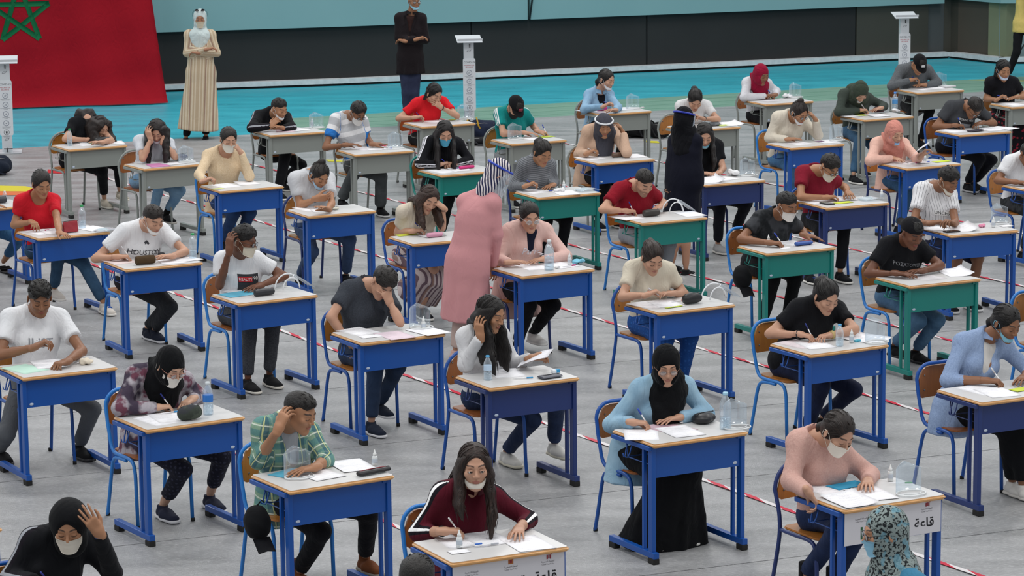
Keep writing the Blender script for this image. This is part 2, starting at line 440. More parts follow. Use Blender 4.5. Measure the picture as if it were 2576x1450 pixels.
DESKS = {'A1': [-4.798, 32.148, 0.5257], 'A2': [-3.78, 30.513, 0.5704], 'A3': [-2.841, 28.82, 0.5082], 'A4': [-2.692, 33.232, 0.47], 'A5': [-1.868, 27.136, 0.4816], 'B1': [-4.174, 25.987, 0.5586], 'B2': [-3.192, 24.302, 0.4958], 'B3': [-2.111, 22.668, 0.5497], 'B4': [-1.084, 21.025, 0.5223], 'B5': [-0.154, 19.411, 0.5074], 'C1': [-3.337, 19.907, 0.5174], 'C2': [-2.298, 18.252, 0.563], 'C3': [-1.284, 16.621, 0.5585], 'C4': [-0.329, 15.027, 0.4689], 'PAR': [0.081, 23.767, 0.5199], 'SK': [-0.853, 25.468, 0.4826], 'TG': [0.255, 28.174, 0.4698], 'TA': [-0.702, 29.811, 0.5247], 'ST': [-1.655, 31.476, 0.456], 'RT': [-1.01, 33.89, 0.4857], 'TC': [0.012, 32.243, 0.4966], 'DP': [1.066, 34.933, 0.4652], 'TR': [0.897, 30.585, 0.4812], 'CB': [2.999, 31.673, 0.4831], 'GH': [4.076, 34.133, 0.4798], 'DC': [5.056, 36.881, 0.4297], 'VN': [5.953, 35.24, 0.4068], 'BT': [4.95, 32.645, 0.4541], 'PH': [4.014, 29.974, 0.5123], 'UN': [3.823, 25.66, 0.3942], 'MB': [2.921, 27.335, 0.4514], 'DG': [1.903, 28.935, 0.4652], 'RP': [1.176, 26.521, 0.4865], 'MM': [2.146, 24.781, 0.4553], 'PT': [3.135, 23.144, 0.4796], 'CT': [1.104, 22.098, 0.5089], 'BG': [2.08, 20.436, 0.5327], 'HG': [0.854, 17.706, 0.5146], 'PS': [1.831, 16.056, 0.4992], 'DD': [3.018, 18.809, 0.4854], 'DW': [2.0, 33.3, 0.485], 'CH': [3.08, 35.8, 0.475], 'AW': [5.0, 28.3, 0.485], 'LD': [-5.17, 27.66, 0.53], 'HD': [-2.42, 13.9, 0.53], 'LB': [-3.4, 15.5, 0.53], 'RX': [4.1, 21.5, 0.485]}
HELD = [([0.147, 20.006, 0.851], (0.35, 1.0, 0.25), (0.85, -0.1, 0.62), 'white sheet held up by the girl in the white blouse', (0.15, 0.24)), ([4.154, 30.136, 0.932], (0.45, 1.0, 0.2), (0.62, -0.1, 0.8), 'white sheet held up by the girl in the peach headscarf', (0.15, 0.24))]
BAGS = [(-0.38, 38.7, 0.3, 'dark blue and yellow bag on the floor behind the girl in the bright red tee', '#1d2438', 0.55, 0.34, 0.26, '#a8842c', 1), (-0.42, 38.2, 0.1, 'flat black bag beside the yellow-strapped bag', '#141418', 0.36, 0.24, 0.1, '#2c2c30', 2), (1.62, 38.85, 0.2, 'black leather backpack on the floor behind the girl in the light denim jacket', '#141416', 0.5, 0.34, 0.26, None, 3), (1.93, 38.75, -0.2, 'smaller black bag beside the leather backpack', '#1a1a1d', 0.28, 0.24, 0.2, None, 4), (-6.25, 35.8, 0.4, 'dark blue bag on the floor at the left edge', '#1b2230', 0.45, 0.3, 0.24, None, 5)]
STICKERS = [([(-6.6, 34.95), (-5.7, 34.74), (-5.4, 34.28), (-6.5, 34.4)], 'large yellow floor sign at the left edge', '#d8cc2c', '#111111'), ([(-6.5, 34.39), (-5.4, 34.27), (-5.36, 33.98), (-6.4, 34.05)], 'orange strip of the floor sign at the left edge', '#d9703a', '#111111'), ([(-5.66, 36.2), (-5.4, 36.05), (-5.38, 35.8), (-5.62, 35.88)], 'small red floor sticker under the chair of the curly-haired girl', '#c0242c', '#ffffff'), ([(-2.3, 36.85), (-2.08, 36.8), (-2.04, 36.62), (-2.26, 36.68)], 'small yellow floor sticker behind the boy in the banded tee', '#c9c22a', '#111111'), ([(1.72, 38.42), (1.9, 38.36), (1.92, 38.16), (1.76, 38.22)], 'small yellow floor sticker beside the black leather backpack', '#c9c22a', '#111111')]
# ---------------------------------------------------------------- heads, hands, hair
def npR(m): return np.array([[m[i][j] for j in range(3)] for i in range(3)])
HEADS = {}
def head_prims(fem):
    j = .92 if fem else 1.0
    P = [ell((0, .012, .035), (.076, .094, .083)), ell((0, -.03, -.028), (.060*j+.002, .064, .080), k=.03)]
    for s in (-1, 1):
        P += [cap((s*.050*j, .0, -.052), (s*.018*j, -.068, -.098), .019, .017, k=.025), ell((s*.040, -.066, -.022), (.022, .022, .02), k=.02)]
    P += [cap((0, -.066, -.092), (0, -.074, -.100), .019, .017, k=.02), cap((-.034, -.080, .020), (.034, -.080, .020), .011, .011, k=.018)]
    P += [cap((0, -.088, .010), (0, -.110, -.026), .0065, .0098, k=.01)]
    for s in (-1, 1): P += [ell((s*.011, -.099, -.031), (.0085, .010, .0075), k=.006)]
    for s in (-1, 1): P += [ell((s*.031, -.101, .001), (.017, .016, .012), op='s', k=.012)]
    for s in (-1, 1): P += [ell((s*.031, -.080, -.001), (.0145, .0125, .0105), k=.004)]
    P += [ell((0, -.092, -.056), (.022, .009, .0055), k=.004), ell((0, -.090, -.066), (.018, .010, .0062), k=.004)]
    P += [ell((0, -.104, -.0612), (.019, .006, .0014), op='s', k=.002)]
    for s in (-1, 1):
        P += [ell((s*.079, .012, -.008), (.007, .019, .031), R=npR(Matrix.Rotation(s*.35, 3, 'Z')), k=.006), ell((s*.087, .010, -.006), (.004, .010, .018), op='s', k=.004)]
    return P
def head_mesh(fem, lod, beard=0):
    key = (fem, lod, beard)
    if key in HEADS: return HEADS[key]
    h = (.0044, .0066)[lod]
    v, f = sdf_mesh(head_prims(fem), h, k=.02, smooth=1)
    x, y, z = v.T; ax = np.abs(x); front = y < -.045
    lip = ((x/.022)**2 + ((z+.061)/.0095)**2 < 1) & (y < -.085)
    arch = .030 - ((ax-.034)/.02)**2*.005
    brow = np.clip(1.75-np.abs(z-arch)/(.0036 if not fem else .0029), 0, 1)*np.clip((ax-.010)/.003, 0, 1)*np.clip((.054-ax)/.006, 0, 1)*front
    lash = np.clip(1.7-np.abs(z+.0078-((ax-.031)/.0145)**2*.003)/.0022, 0, 1)*np.clip((.0165-np.abs(ax-.031))/.003, 0, 1)*(y < -.076)
    brd = ((z < -.035) & (y < .01) & ~((x/.026)**2 + ((z+.061)/.013)**2 < 1) | ((z < -.044) & (z > -.053) & (ax < .026))) & (z < -.03 - .0*ax) if beard else np.zeros(len(v), bool)
    fc = np.stack([lip, np.maximum(brow, lash), brd], 1).astype(float)
    HEADS[key] = (v, f, fc); return HEADS[key]
HANDS = {}
POSE = {'flat': ((6, 10, 6), (30, 8), 0), 'curl': ((38, 55, 30), (38, 20), 0), 'write': ((48, 58, 25), (26, 30), 1), 'cheek': ((22, 38, 22), (34, 14), 0), 'fold': ((30, 35, 20), (40, 10), 0), 'spread': ((8, 16, 12), (20, 8), 0)}
def hand_mesh(pose, side, lod):
    """wrist at the origin, fingers along +X, back of the hand +Z, thumb towards side*Y"""
    key = (pose, side, lod)
    if key in HANDS: return HANDS[key]
    c, th, wr = POSE[pose]; P = []
    FL = [(.027, .042, .026, .020, .0083), (.009, .046, .029, .021, .0086), (-.010, .043, .027, .020, .0082), (-.027, .033, .020, .017, .0072)]
    for i, (y, a, b, d, r) in enumerate(FL):
        y *= side; kn = V(.088-.004*abs(i-1), y, .004)
        P.append(cap((.0, y*.55, 0), kn, .0155, .0115, k=.014))
        ang = 0; q = kn; cc = [c[0]+3*i, c[1], c[2]]
        if wr and i == 0: cc = [42, 46, 14]
        for L, an, r0, r1 in ((a, cc[0], r, r*.95), (b, cc[1], r*.95, r*.88), (d, cc[2], r*.88, r*.74)):
            ang += R_(an); n = q + V(math.cos(ang)*L, side*(.006-.004*i)*L/.04, -math.sin(ang)*L)
            P.append(cap(q, n, r0, r1, k=.0028)); q = n
    t0 = V(.018, side*.022, -.008); t1 = V(.056, side*(.050 if not wr else .044), -.020); t2 = V(.084, side*(.056 if not wr else .036), -.030 if not wr else -.040); t3 = V(.106, side*(.056 if not wr else .026), -.036 if not wr else -.052)
    P += [cap(t0, t1, .0165, .0125, k=.014), cap(t1, t2, .011, .0095, k=.004), cap(t2, t3, .0095, .0078, k=.003)]
    P += [cap((-.03, 0, 0), (.01, 0, 0), .023, .024, w=(0, 1, 0), s=1.25, k=.015)]
    HANDS[key] = sdf_mesh(P, (.0050, .0072)[lod], k=.006, smooth=1); return HANDS[key]
class Body:
    def __init__(s): s.V = []; s.F = []; s.C = []; s.n = 0
    def add(s, v, f, c=None):
        s.V.append(v); s.F.append(f+s.n); s.C.append(np.zeros((len(v), 3)) if c is None else c); s.n += len(v)
    def build(s, name, mat, parent, an='fc'):
        me = me_from(np.concatenate(s.V), np.concatenate(s.F), True, name); set_attr(me, an, np.concatenate(s.C)); return link(name, me, mat, parent)
def pc_for(v, segs):
    """segs: (a, b, out, part) -> distance along, signed distance across, part"""
    best = np.full(len(v), 1e9); out = np.zeros((len(v), 3))
    for a, b, w, part in segs:
        a = np.asarray(a, float); b = np.asarray(b, float); ba = b-a; L = np.linalg.norm(ba); u = ba/L; q = v-a; tr = q@u; t = np.clip(tr, 0, L); d = np.linalg.norm(q-t[:, None]*u, axis=1)
        if part == 0: d = d*.55
        w = w - u*(w@u); w = w/np.linalg.norm(w); n = np.cross(u, w)
        if part == 0: lat = np.abs(q@w)
        else:
            lat = np.abs(np.arctan2(q@n, q@w))*.055
        m = d < best; best = np.where(m, d, best)
        out[m] = np.stack([tr, lat, np.full(len(v), part)], 1)[m]
    return out
SHOE = {}
def shoe_meshes(kind):
    if kind in SHOE: return SHOE[kind]
    # ankle at z=.095 above the ground, toes along +X, origin at the ankle
    w = (0, 1, 0); up = [cap((-.035, 0, -.060), (.045, 0, -.058), .034, .038, w=w, s=1.02), cap((.045, 0, -.060), (.150, .004, -.070), .038, .026, w=w, s=1.45, k=.02), cap((-.015, 0, -.045), (-.008, 0, -.008 if kind != 'boot' else .07), .034, .038, k=.02)]
    if kind == 'sandal': up = [cap((.02, -.035, -.06), (.05, .035, -.05), .014, .014), cap((.05, -.04, -.07), (.09, .04, -.062), .012, .014), cap((-.04, -.03, -.055), (-.04, .03, -.055), .010, .010)]
    up += [plane((0, 0, -.084), (0, 0, -1)), plane((0, 0, -.004 if kind != 'boot' else .075), (0, 0, 1))]
    u = sdf_mesh(up, .006, k=.012); so = [cap((-.04, 0, -.084), (.05, 0, -.084), .041, .043, w=w, s=1.0), cap((.05, 0, -.084), (.152, .004, -.084), .043, .036, w=w, s=1.2), plane((0, 0, -.095), (0, 0, -1)), plane((0, 0, -.074 if kind != 'sandal' else -.08), (0, 0, 1))]
    s2 = sdf_mesh(so, .006, k=.02)
    l = MB()
    if kind == 'lace':
        for i in range(4): x = .035+.018*i; z = -.018-.0095*i; l.tube([(x-.004, -.022, z-.008), (x, 0, z+.004), (x-.004, .022, z-.008)], .0028, 5)
    SHOE[kind] = (me_from(*u, True, 'shoe'), me_from(*s2, True, 'sole'), l.me(True, 'laces') if kind == 'lace' else None)
    return SHOE[kind]
HAIR = {}
def hair_mesh(style, lod):
    key = (style, lod)
    if key in HAIR: return HAIR[key]
    h = (.0062, .0090)[lod]; nz = .0012; nf = 60
    face = [ell((0, -.108, -.036), (.070, .075, .108), op='s', k=.006)]
    capm = [ell((0, .014, .038), (.083, .101, .088))]
    if style in ('short', 'curly', 'fade', 'wavy'):
        P = [ell((0, .016, .037), (.0775, .0960, .0855))]
        tv = {'short': ((0, .000, .062), (.071, .088, .066)), 'curly': ((0, -.004, .066), (.079, .094, .077)), 'fade': ((0, -.010, .072), (.058, .084, .054)), 'wavy': ((0, -.004, .062), (.078, .093, .073))}[style]
        P += [ell(*tv, k=.012)] + face + [plane((0, 0, -.030), (0, .35, -1)), ell((0, -.11, -.03), (.11, .055, .06), op='s', k=.01)]
        if style == 'curly': nz, nf = .0060, 85
        if style == 'wavy': nz, nf = .004, 55
    elif style in ('bun', 'tail', 'lowtail', 'bob', 'part'):
        P = capm[:] + [ell((0, .03, -.01), (.078, .085, .075), k=.02)]
        P += [ell((0, -.106, -.030), (.069, .075, .110), op='s', k=.006), plane((0, .0, -.078), (0, .1, -1))]
        if style in ('part', 'bob', 'lowtail'): P += [cap((0, -.12, .118), (0, .02, .137), .006, .0035, op='s', k=.010)]
        if style == 'part':
            for s in (-1, 1): P += [cap((s*.074, .03, .0), (s*.072, .045, -.10), .026, .020, k=.02)]
        for s in (-1, 1): P += [ell((s*.095, .005, -.012), (.022, .03, .03), op='s', k=.004)]
        if style == 'bun': P += [ell((0, .045, .128), (.038, .036, .034), k=.008)]; nz = .003
        if style == 'tail': P += [ell((0, .085, .085), (.03, .03, .03), k=.01), cap((0, .10, .085), (0, .135, .03), .026, .03, k=.01), cap((0, .135, .03), (0, .13, -.09), .03, .012, k=.01)]; nz = .002
        if style == 'lowtail': P += [cap((0, .095, -.03), (0, .12, -.075), .03, .028, k=.02), cap((0, .12, -.075), (0, .10, -.16), .028, .012, k=.01)]
    elif style == 'hood':
        P = [ell((0, .02, .03), (.098, .115, .108)), cap((0, .03, -.02), (0, .05, -.12), .09, .085, k=.03), ell((0, -.135, -.03), (.066, .085, .115), op='s', k=.02)]; nz, nf = .003, 26
    elif style == 'cap':
        P = [ell((0, .014, .045), (.087, .104, .086)), plane((0, 0, .028), (0, -.12, -1))]; nz = 0
    vv, ff = sdf_mesh(P, h, k=.012, noise=nz, nf=nf, smooth=1)
    if style not in ('cap', 'hood'):
        m = strands(style, lod); vv, ff = np.concatenate([vv, np.array(m.v)]), np.concatenate([ff, np.array(m.f)+len(vv)])
    HAIR[key] = (vv, ff); return HAIR[key]
def in_cut(q): return (q[0]/.070)**2+((q[1]+.108)/.078)**2+((q[2]+.036)/.113)**2 < 1
def strands(style, lod):
    rr = random.Random(style); m = MB(); n_ = {'short': 230, 'fade': 150, 'curly': 230, 'wavy': 220}.get(style, 150); n_ = n_*3//4 if lod == 0 else n_//3
    top = style in ('short', 'fade', 'curly', 'wavy')
    C_, Q_ = {'short': (V(0, .004, .058), V(.074, .091, .071)), 'curly': (V(0, -.002, .064), V(.081, .095, .079)), 'fade': (V(0, -.008, .070), V(.061, .087, .057)), 'wavy': (V(0, .0, .060), V(.080, .095, .075))}.get(style, (V(0, .014, .038), V(.084, .102, .0885)))
    B_ = {'bun': V(0, .045, .125), 'tail': V(0, .10, .085), 'lowtail': V(0, .12, -.03)}.get(style)
    for i in range(n_):
        th = rr.uniform(0, 6.283); cz = rr.uniform(-.2 if not top else -.05, 1); sz = math.sqrt(1-cz*cz); q = C_+Q_*V(sz*math.cos(th), sz*math.sin(th), cz)
        if in_cut(q) or (q[1] < 0 and q[2] < .02 and not B_ is None) : continue
        if top and q[2] < .02: continue
        off = 1+rr.uniform(.0, .03); pts = []; L = {'short': .007, 'fade': .005, 'curly': .006, 'wavy': .009}.get(style, .022); ph = rr.uniform(0, 6.28)
        for j in range(5):
            if B_ is not None: d_ = B_-q
            elif style in ('part', 'bob'): d_ = V((1 if q[0] > 0 else -1)*.7, .35, -1.)
            elif style == 'curly': a = ph+j*1.35; d_ = V(math.cos(a), math.sin(a), math.cos(a*1.3))
            elif style == 'wavy': d_ = V(.5*math.sin(ph+j), -1, .3*math.cos(ph))
            else: d_ = V(.25*math.cos(ph), -1, -.1)
            pts.append(tuple(C_+(q-C_)*off)); q = q+nrm(d_)*L; u = (q-C_)/Q_; q = C_+Q_*u/np.linalg.norm(u)
            if in_cut(q): break
        if len(pts) < 3: continue
        r = {'short': .0019, 'fade': .0014, 'curly': .0030, 'wavy': .0032}.get(style, .0017)
        mm = MB(); mm.tube(pts, [r*.7]+[r]*(len(pts)-2)+[r*.35], 4, cap=False); m.add(mm.v, mm.f)
    return m
def cap_brim():
    g = []
    for i in range(7):
        r = []
        for j in range(4):
            a = R_(-62+124*i/6); e = j/3
            x = math.sin(a)*(.086+.0*e); y = -math.cos(a)*(.098) - e*.075*math.cos(a*.8); r.append((x*(1-.08*e), y+.012, .036-.02*e-.012*abs(math.sin(a))*0+.010*math.cos(a)))
        g.append(r)
    return MB().sheet(g, .004)
def mask_mesh(chin):
    key = ('mask', chin)
    if key in HAIR: return HAIR[key]
    hv, hf, _ = head_mesh(0, 0); bv = BVHTree.FromPolygons([tuple(q) for q in hv], [tuple(map(int, q)) for q in hf])
    g = []; n = 15
    for i in range(n):
        u = -1+2*i/(n-1); az = R_(u*84); r = []
        for j in range(8):
            v = j/7
            z = (-.020 - .090*v*(1-.30*u*u) - .010*u*u) if not chin else (-.074 - .040*v*(1-.55*u*u) + .034*u*u)
            zc = max(z, -.098); org = Vector((.2*math.sin(az), -.03-.2*math.cos(az), zc)); hit = bv.ray_cast(org, (Vector((0, -.03, zc))-org).normalized(), .3)[0]
            q = hit if hit is not None else Vector((.055*math.sin(az), -.03-.05*math.cos(az), zc))
            q = q + Vector((math.sin(az), -math.cos(az), 0))*.004; q.z = z
            if z < -.098: q.y += (-.098-z)*1.1
            if not chin:
                bul = .012*math.exp(-(u*1.9)**2)*math.sin(math.pi*min(1, .25+v*.7)); q.y -= bul
                q.y = min(q.y, -.020-.088*math.cos(az)*(1-.25*max(0, v-.55)))
            r.append(tuple(q))
        g.append(r)
    for _ in range(2): g = [[g[i][j] if i in (0, n-1) else tuple((g[i-1][j][k]+2*g[i][j][k]+g[i+1][j][k])/4 for k in range(3)) for j in range(8)] for i in range(n)]
    m = MB().sheet(g, .0024)
    for s in (-1, 1):
        e = g[0 if s < 0 else -1]; m.tube([e[0], (s*.079, -.012, .006), (s*.084, .026, .014)], .0015, 5); m.tube([e[-1], (s*.078, .0, -.040), (s*.084, .030, -.030), (s*.086, .030, .010)], .0015, 5)
    HAIR[key] = (np.array(m.v), m.f); return HAIR[key]
def glasses_mb():
    m = MB()
    for s in (-1, 1):
        m.tube([(s*.033+.021*math.cos(a), -.106+.004*abs(math.cos(a)), -.004+.0175*math.sin(a)) for a in [2*math.pi*i/16 for i in range(16)]], .0017, 5, closed=True)
        m.tube([(s*.054, -.102, .004), (s*.078, -.06, .006), (s*.082, .01, .002)], .0015, 5)
    m.tube([(-.012, -.108, .0), (0, -.110, .003), (.012, -.108, .0)], .0016, 5)
    return m
def eyes_mb():
    m = MB(); w_ = MB()
    for s in (-1, 1):
        w_.lathe([(.0001, -.0125), (.006, -.011), (.0105, -.0065), (.0122, 0), (.0105, .0065), (.006, .011), (.0001, .0125)], (0, 0, 0), 12)
    return w_
def M4(R, t):
    M = np.eye(4); M[:3, :3] = R; M[:3, 3] = t; return Matrix(M.tolist())
def xf(v, R, t): return np.asarray(v) @ R.T + t
def nrm(a): return a/max(np.linalg.norm(a), 1e-9)

# ---------------------------------------------------------------- people
def person(d):
    """d: joints in world space plus the look; builds an Empty at the seat/feet with one continuous body, clothes, hair ... as parts"""
    J = {k: np.array(v, float) for k, v in d['J'].items()}
    base = V(J['P'][0], J['P'][1], 0)
    for k in J:
        if k not in ('e', 'b', 'foot'): J[k] = J[k]-base
    o = thing('person', d['label'], 'person', tuple(base), 0, d.get('group'))
    lod = d.get('lod', 0); fem = d.get('f', 0); hv = (.0105, .0145)[lod]
    P, N, H = J['P'], J['N'], J['H']; S, E, W, T = J['S'], J['E'], J['W'], J['T']; A, K = J['A'], J['K']
    y, p, r = d['rot']; RH = npR(Matrix.Rotation(R_(y), 3, 'Z') @ Matrix.Rotation(R_(p), 3, 'X') @ Matrix.Rotation(R_(r), 3, 'Y'))
    wS = nrm(S[1]-S[0]); M = (S[0]+S[1])/2; up = nrm(N-P); fwd = nrm(np.cross(wS, up))
    hp = [P-J['e']*.085, P+J['e']*.085]; wP = J['e']
    big = d.get('big', 1.0); st = d.get('stand', 0)
    Wst = P + (M-P)*.34 - fwd*-.0; Ch = P + (M-P)*.68
    tw = .100 if fem else .108; sx = 1.34 if fem else 1.42
    ex = .0
    def torso(g):   # g = cloth thickness
        q = [cap(P+V(0, 0, .025), Wst, (.108+g)*big, (.092+g)*big, w=wP, s=1.40, k=.03), cap(Wst, Ch, (.092+g)*big, (tw+g)*big, w=wS, s=sx, k=.04),
             cap(Ch, M-up*.05, (tw+g)*big, .082+g, w=wS, s=sx*1.08, k=.04), cap(S[0]-up*.01, S[1]-up*.01, .056+g, .056+g, k=.045)]
        for s_ in (0, 1): q.append(cap(S[s_]+up*.012, N+up*.005, .040+g, (.046 if not st else .034)+g, k=.04))
        if fem:
            for s_ in (-1, 1): q.append(ell(Ch+up*.01+fwd*(.060*big)+wS*s_*.068, (.058, .060, .058), k=.045))
        return q
    # ---- the body: one surface
    nkv = H - RH@V(0, -.02, .075); bprims = torso(-.014) + [cap(N-up*.03, H+RH@V(0, .022, -.05), .056 if fem else .062, .052 if fem else .059, k=.03)]
    for i in (0, 1):
        bprims += [cap(S[i], E[i], .046*(.9 if fem else 1), .037, k=.03), cap(E[i], E[i]+(W[i]-E[i])*.35, .038, .037, k=.015), cap(E[i]+(W[i]-E[i])*.35, W[i], .037, .0255, k=.015)]
        bprims += [cap(hp[i], K[i], .074, .050, k=.04), cap(K[i], K[i]+(A[i]-K[i])*.4, .050, .048, k=.02), cap(K[i]+(A[i]-K[i])*.4, A[i]+V(0, 0, .0), .048, .030, k=.02)]
    B = Body(); B.add(*sdf_mesh(bprims, hv*(1.65 if lod == 0 else 1.5), k=.02, smooth=2))
    hm = head_mesh(fem, lod, d.get('beard', 0)); B.add(xf(hm[0], RH, H), hm[1], hm[2])
    HR = []
    for i in (0, 1):
        xh = nrm(T[i]-W[i]); ps = d.get('pose', ('flat', 'flat'))[i]
        zh = V(0, 0, 1) if ps != 'cheek' else nrm((W[i]-H)*V(1, 1, .2)); zh = zh + fwd*.0
        if i in d.get('zh', {}): zh = np.array(d['zh'][i], float)
        if abs(zh@xh) > .92: zh = nrm(fwd)
        zh = nrm(zh-xh*(zh@xh)); yh = np.cross(zh, xh); R = np.stack([xh, yh, zh], 1)
        # persons face the camera: image-left arm is the right arm, its thumb points to image right (+Y of the hand frame when palm down)
        side = 1 if i == 0 else -1
        hm2 = hand_mesh(ps, side, lod); sc = .92 if fem else 1.0
        B.add(xf(hm2[0]*sc, R, W[i]), hm2[1]); HR.append((R, side, sc))
    body = B.build('body', skin(d['skin']), o)
    mh = M4(RH, H)
    def hp_(name, vf, mat, par=None):   # a part in head space
        me = me_from(xf(vf[0], RH, H), vf[1], True, name); return link(name, me, mat, par or o)
    if d.get('eyes'):
        for s_ in (-1, 1):
            m = MB().lathe([(.0002, -.0125), (.006, -.011), (.0105, -.0065), (.0124, 0), (.0105, .0065), (.006, .011), (.0002, .0125)], (0, 0, 0), 12)
            hp_('eye', (np.array(m.v)*.93+V(s_*.031, -.0822, -.003), m.f), simple('eye_white', '#d9d4cf', .25))
            m = MB().lathe([(.0060, 0), (.0052, .0012), (.0002, .0018)], (0, 0, 0), 12); q = np.array(m.v); q = np.stack([q[:, 0], -q[:, 2], q[:, 1]], 1)
            hp_('iris', (q+V(s_*.031+.001, -.0932, -.0035), m.f), simple('iris', '#1d120c', .15))
            g = [[(s_*.031+.0150*math.cos(a), -.0865-.0075*math.sin(a)-.0008*b, .0035+(.0035-.0035*b)*math.sin(a)-.0005*b) for b in (-1, 0, 1)] for a in [math.pi*i/8 for i in range(9)]]
            m = MB().sheet(g, .001); hp_('eyelid', (np.array(m.v), m.f), skin(d['skin']))
    # ---- top
    t = d['top']; kind = t['k']; g = t.get('g', .012); mat = cloth(t['c'], t.get('p', 'plain'), t.get('c2', '#ffffff'), fold=t.get('fold', 1.0))
    long_ = kind not in ('tee', 'polo'); tp = torso(g); segs = [(P, M, wS, 0)]
    sl = t.get('sl', 1.0 if long_ else .62)
    for i in (0, 1):
        rs = (.045 if fem else .056)+g*.8; out = nrm(S[i]-M)+up*.6
        if sl < 1: e_ = S[i]+(E[i]-S[i])*sl; tp.append(cap(S[i], e_, rs, rs*.95+.004, flat=1, k=.03))
        else:
            wr = W[i]-(W[i]-E[i])*(.03+t.get('cuff', 0)); tp += [cap(S[i], E[i], rs, .037+g, k=.03), cap(E[i], wr, .038+g, .027+g*.8, flat=1, k=.02)]
            u1 = nrm(E[i]-S[i]); u2 = nrm(W[i]-E[i]); ax_ = np.cross(u1, u2); o1 = nrm(out-u1*(out@u1))
            if np.linalg.norm(ax_) > .05:
                R2 = npR(Matrix.Rotation(math.acos(max(-1, min(1, u1@u2))), 3, Vector(ax_).normalized())); o2 = R2@o1
            else: o2 = o1
            segs.append((E[i], W[i], o2, 2))
        segs.append((S[i], E[i], out, 1))
    if st and kind in ('coat', 'djellaba', 'blazer'): tp.append(cap(M-up*.10, P, (tw+g)*big, (.112+g)*big, w=wP, s=1.36, k=.03))
    if kind in ('jacket', 'shirt_open', 'cardigan', 'hoodie', 'coat'):
        tp.append(cap(P+V(0, 0, -.06), Wst, .125+g, .10+g, w=wP, s=1.45, k=.03))
    if t.get('skirt') is not None:    # long hem
        zb, rb, rt = t['skirt']; rb, rt = (rb, rt) if st else (rb*.80, rt*.85); c0 = V(P[0], P[1], P[2]+.02); c1 = V((P[0]+A[0][0]+A[1][0])/3 if st else P[0], (P[1]+A[0][1]+A[1][1])/3 if st else P[1], zb-.0)
        tp.append(cap(c0, c1, rt, rb, w=wP, s=1.3, flat=1, k=.05, pl=.010 if st else .007)); segs[0] = (V(c1[0], c1[1], c1[2]), M, wP, 0)
    if st and t.get('skirt') is None: tp.append(cap(P, P+V(0, 0, -.13), .118+g, .122+g, w=wP, s=1.38, flat=1, k=.03))
    # neck opening
    nk = t.get('neck', 'crew'); cN = N+up*.055+fwd*.02
    if nk == 'crew': tp.append(cap(N-up*.0+fwd*.012, N+up*.16+fwd*.05, .056, .085, op='s', k=.006))
    elif nk == 'scoop': tp.append(cap(N-up*.02+fwd*.045, N+up*.15+fwd*.05, .070, .09, op='s', k=.006))
    elif nk == 'vee': tp += [cap(M-up*.09+fwd*.13, N+up*.12+fwd*.06, .010, .085, op='s', k=.006)]
    elif nk == 'deep': tp += [cap(M-up*.22+fwd*.155, M+up*.02+fwd*.11, .030, .060, op='s', k=.006), cap(M+fwd*.11, N+up*.12+fwd*.06, .06, .085, op='s', k=.006)]
    elif nk == 'high': tp += [cap(N-up*.02, N+up*.035+fwd*.014, .064, .060, flat=1, k=.02)]
    v, f = sdf_mesh(tp, hv*(1 if t.get('p') in ('sleeve3', 'plaid') else 1.15), k=.02, noise=.0022*t.get('fold', 1), nf=24, seed=d.get('seed', 0), smooth=1)
    me = me_from(v, f, True, 'top'); set_attr(me, 'pc', pc_for(v, segs))
    tn = {'tee': 'tee_shirt', 'polo': 'polo_shirt', 'long': 'sweater', 'blouse': 'blouse', 'jacket': 'jacket', 'shirt_open': 'shirt', 'cardigan': 'cardigan', 'hoodie': 'hoodie', 'coat': 'coat', 'djellaba': 'djellaba', 'blazer': 'blazer', 'tunic': 'tunic'}.get(kind, 'top')
    top = link(tn, me, mat, o)
    if t.get('under'):   # what shows in the opening
        up_ = torso(g*.4)[:4] + [cap(N+fwd*.008, N+up*.16+fwd*.05, .058, .085, op='s', k=.006)]
        vv, ff = sdf_mesh(up_, hv*1.6, k=.02); mu = me_from(vv, ff, True, 'undershirt'); set_attr(mu, 'pc', pc_for(vv, segs[:1])); link('undershirt', mu, cloth(t['under']), o)
    if kind in ('polo', 'shirt_open', 'jacket', 'blazer') or t.get('collar'):
        cc = t.get('collar') or t['c']; m = MB()
        for s_ in (-1, 1):
            gr = []
            for i in range(5):
                a = R_(8+150*i/4); q0 = N+up*.030+(fwd*math.cos(a)+wS*s_*math.sin(a))*.062+fwd*.012; q1 = q0-up*(.034+.010*math.cos(a))+(fwd*math.cos(a)+wS*s_*math.sin(a))*.026; gr.append([tuple(q0), tuple((q0+q1)/2+up*.004), tuple(q1)])
            m.sheet(gr, .003)
        m.build('collar', cloth(cc), o, True)
    if kind in ('blazer',):
        m = MB()
        for s_ in (-1, 1):
            gr = [[tuple(M+up*(.04-.07*i)+fwd*(.118+.004*i)+wS*s_*(.055-.012*i)), tuple(M+up*(.04-.07*i)+fwd*(.110+.004*i)+wS*s_*(.095-.020*i))] for i in range(5)]
            m.sheet(gr, .004)
        m.build('lapel', cloth(t['c']), o, True)
    # ---- bottoms
    b = d['bot']; bk = b['k']
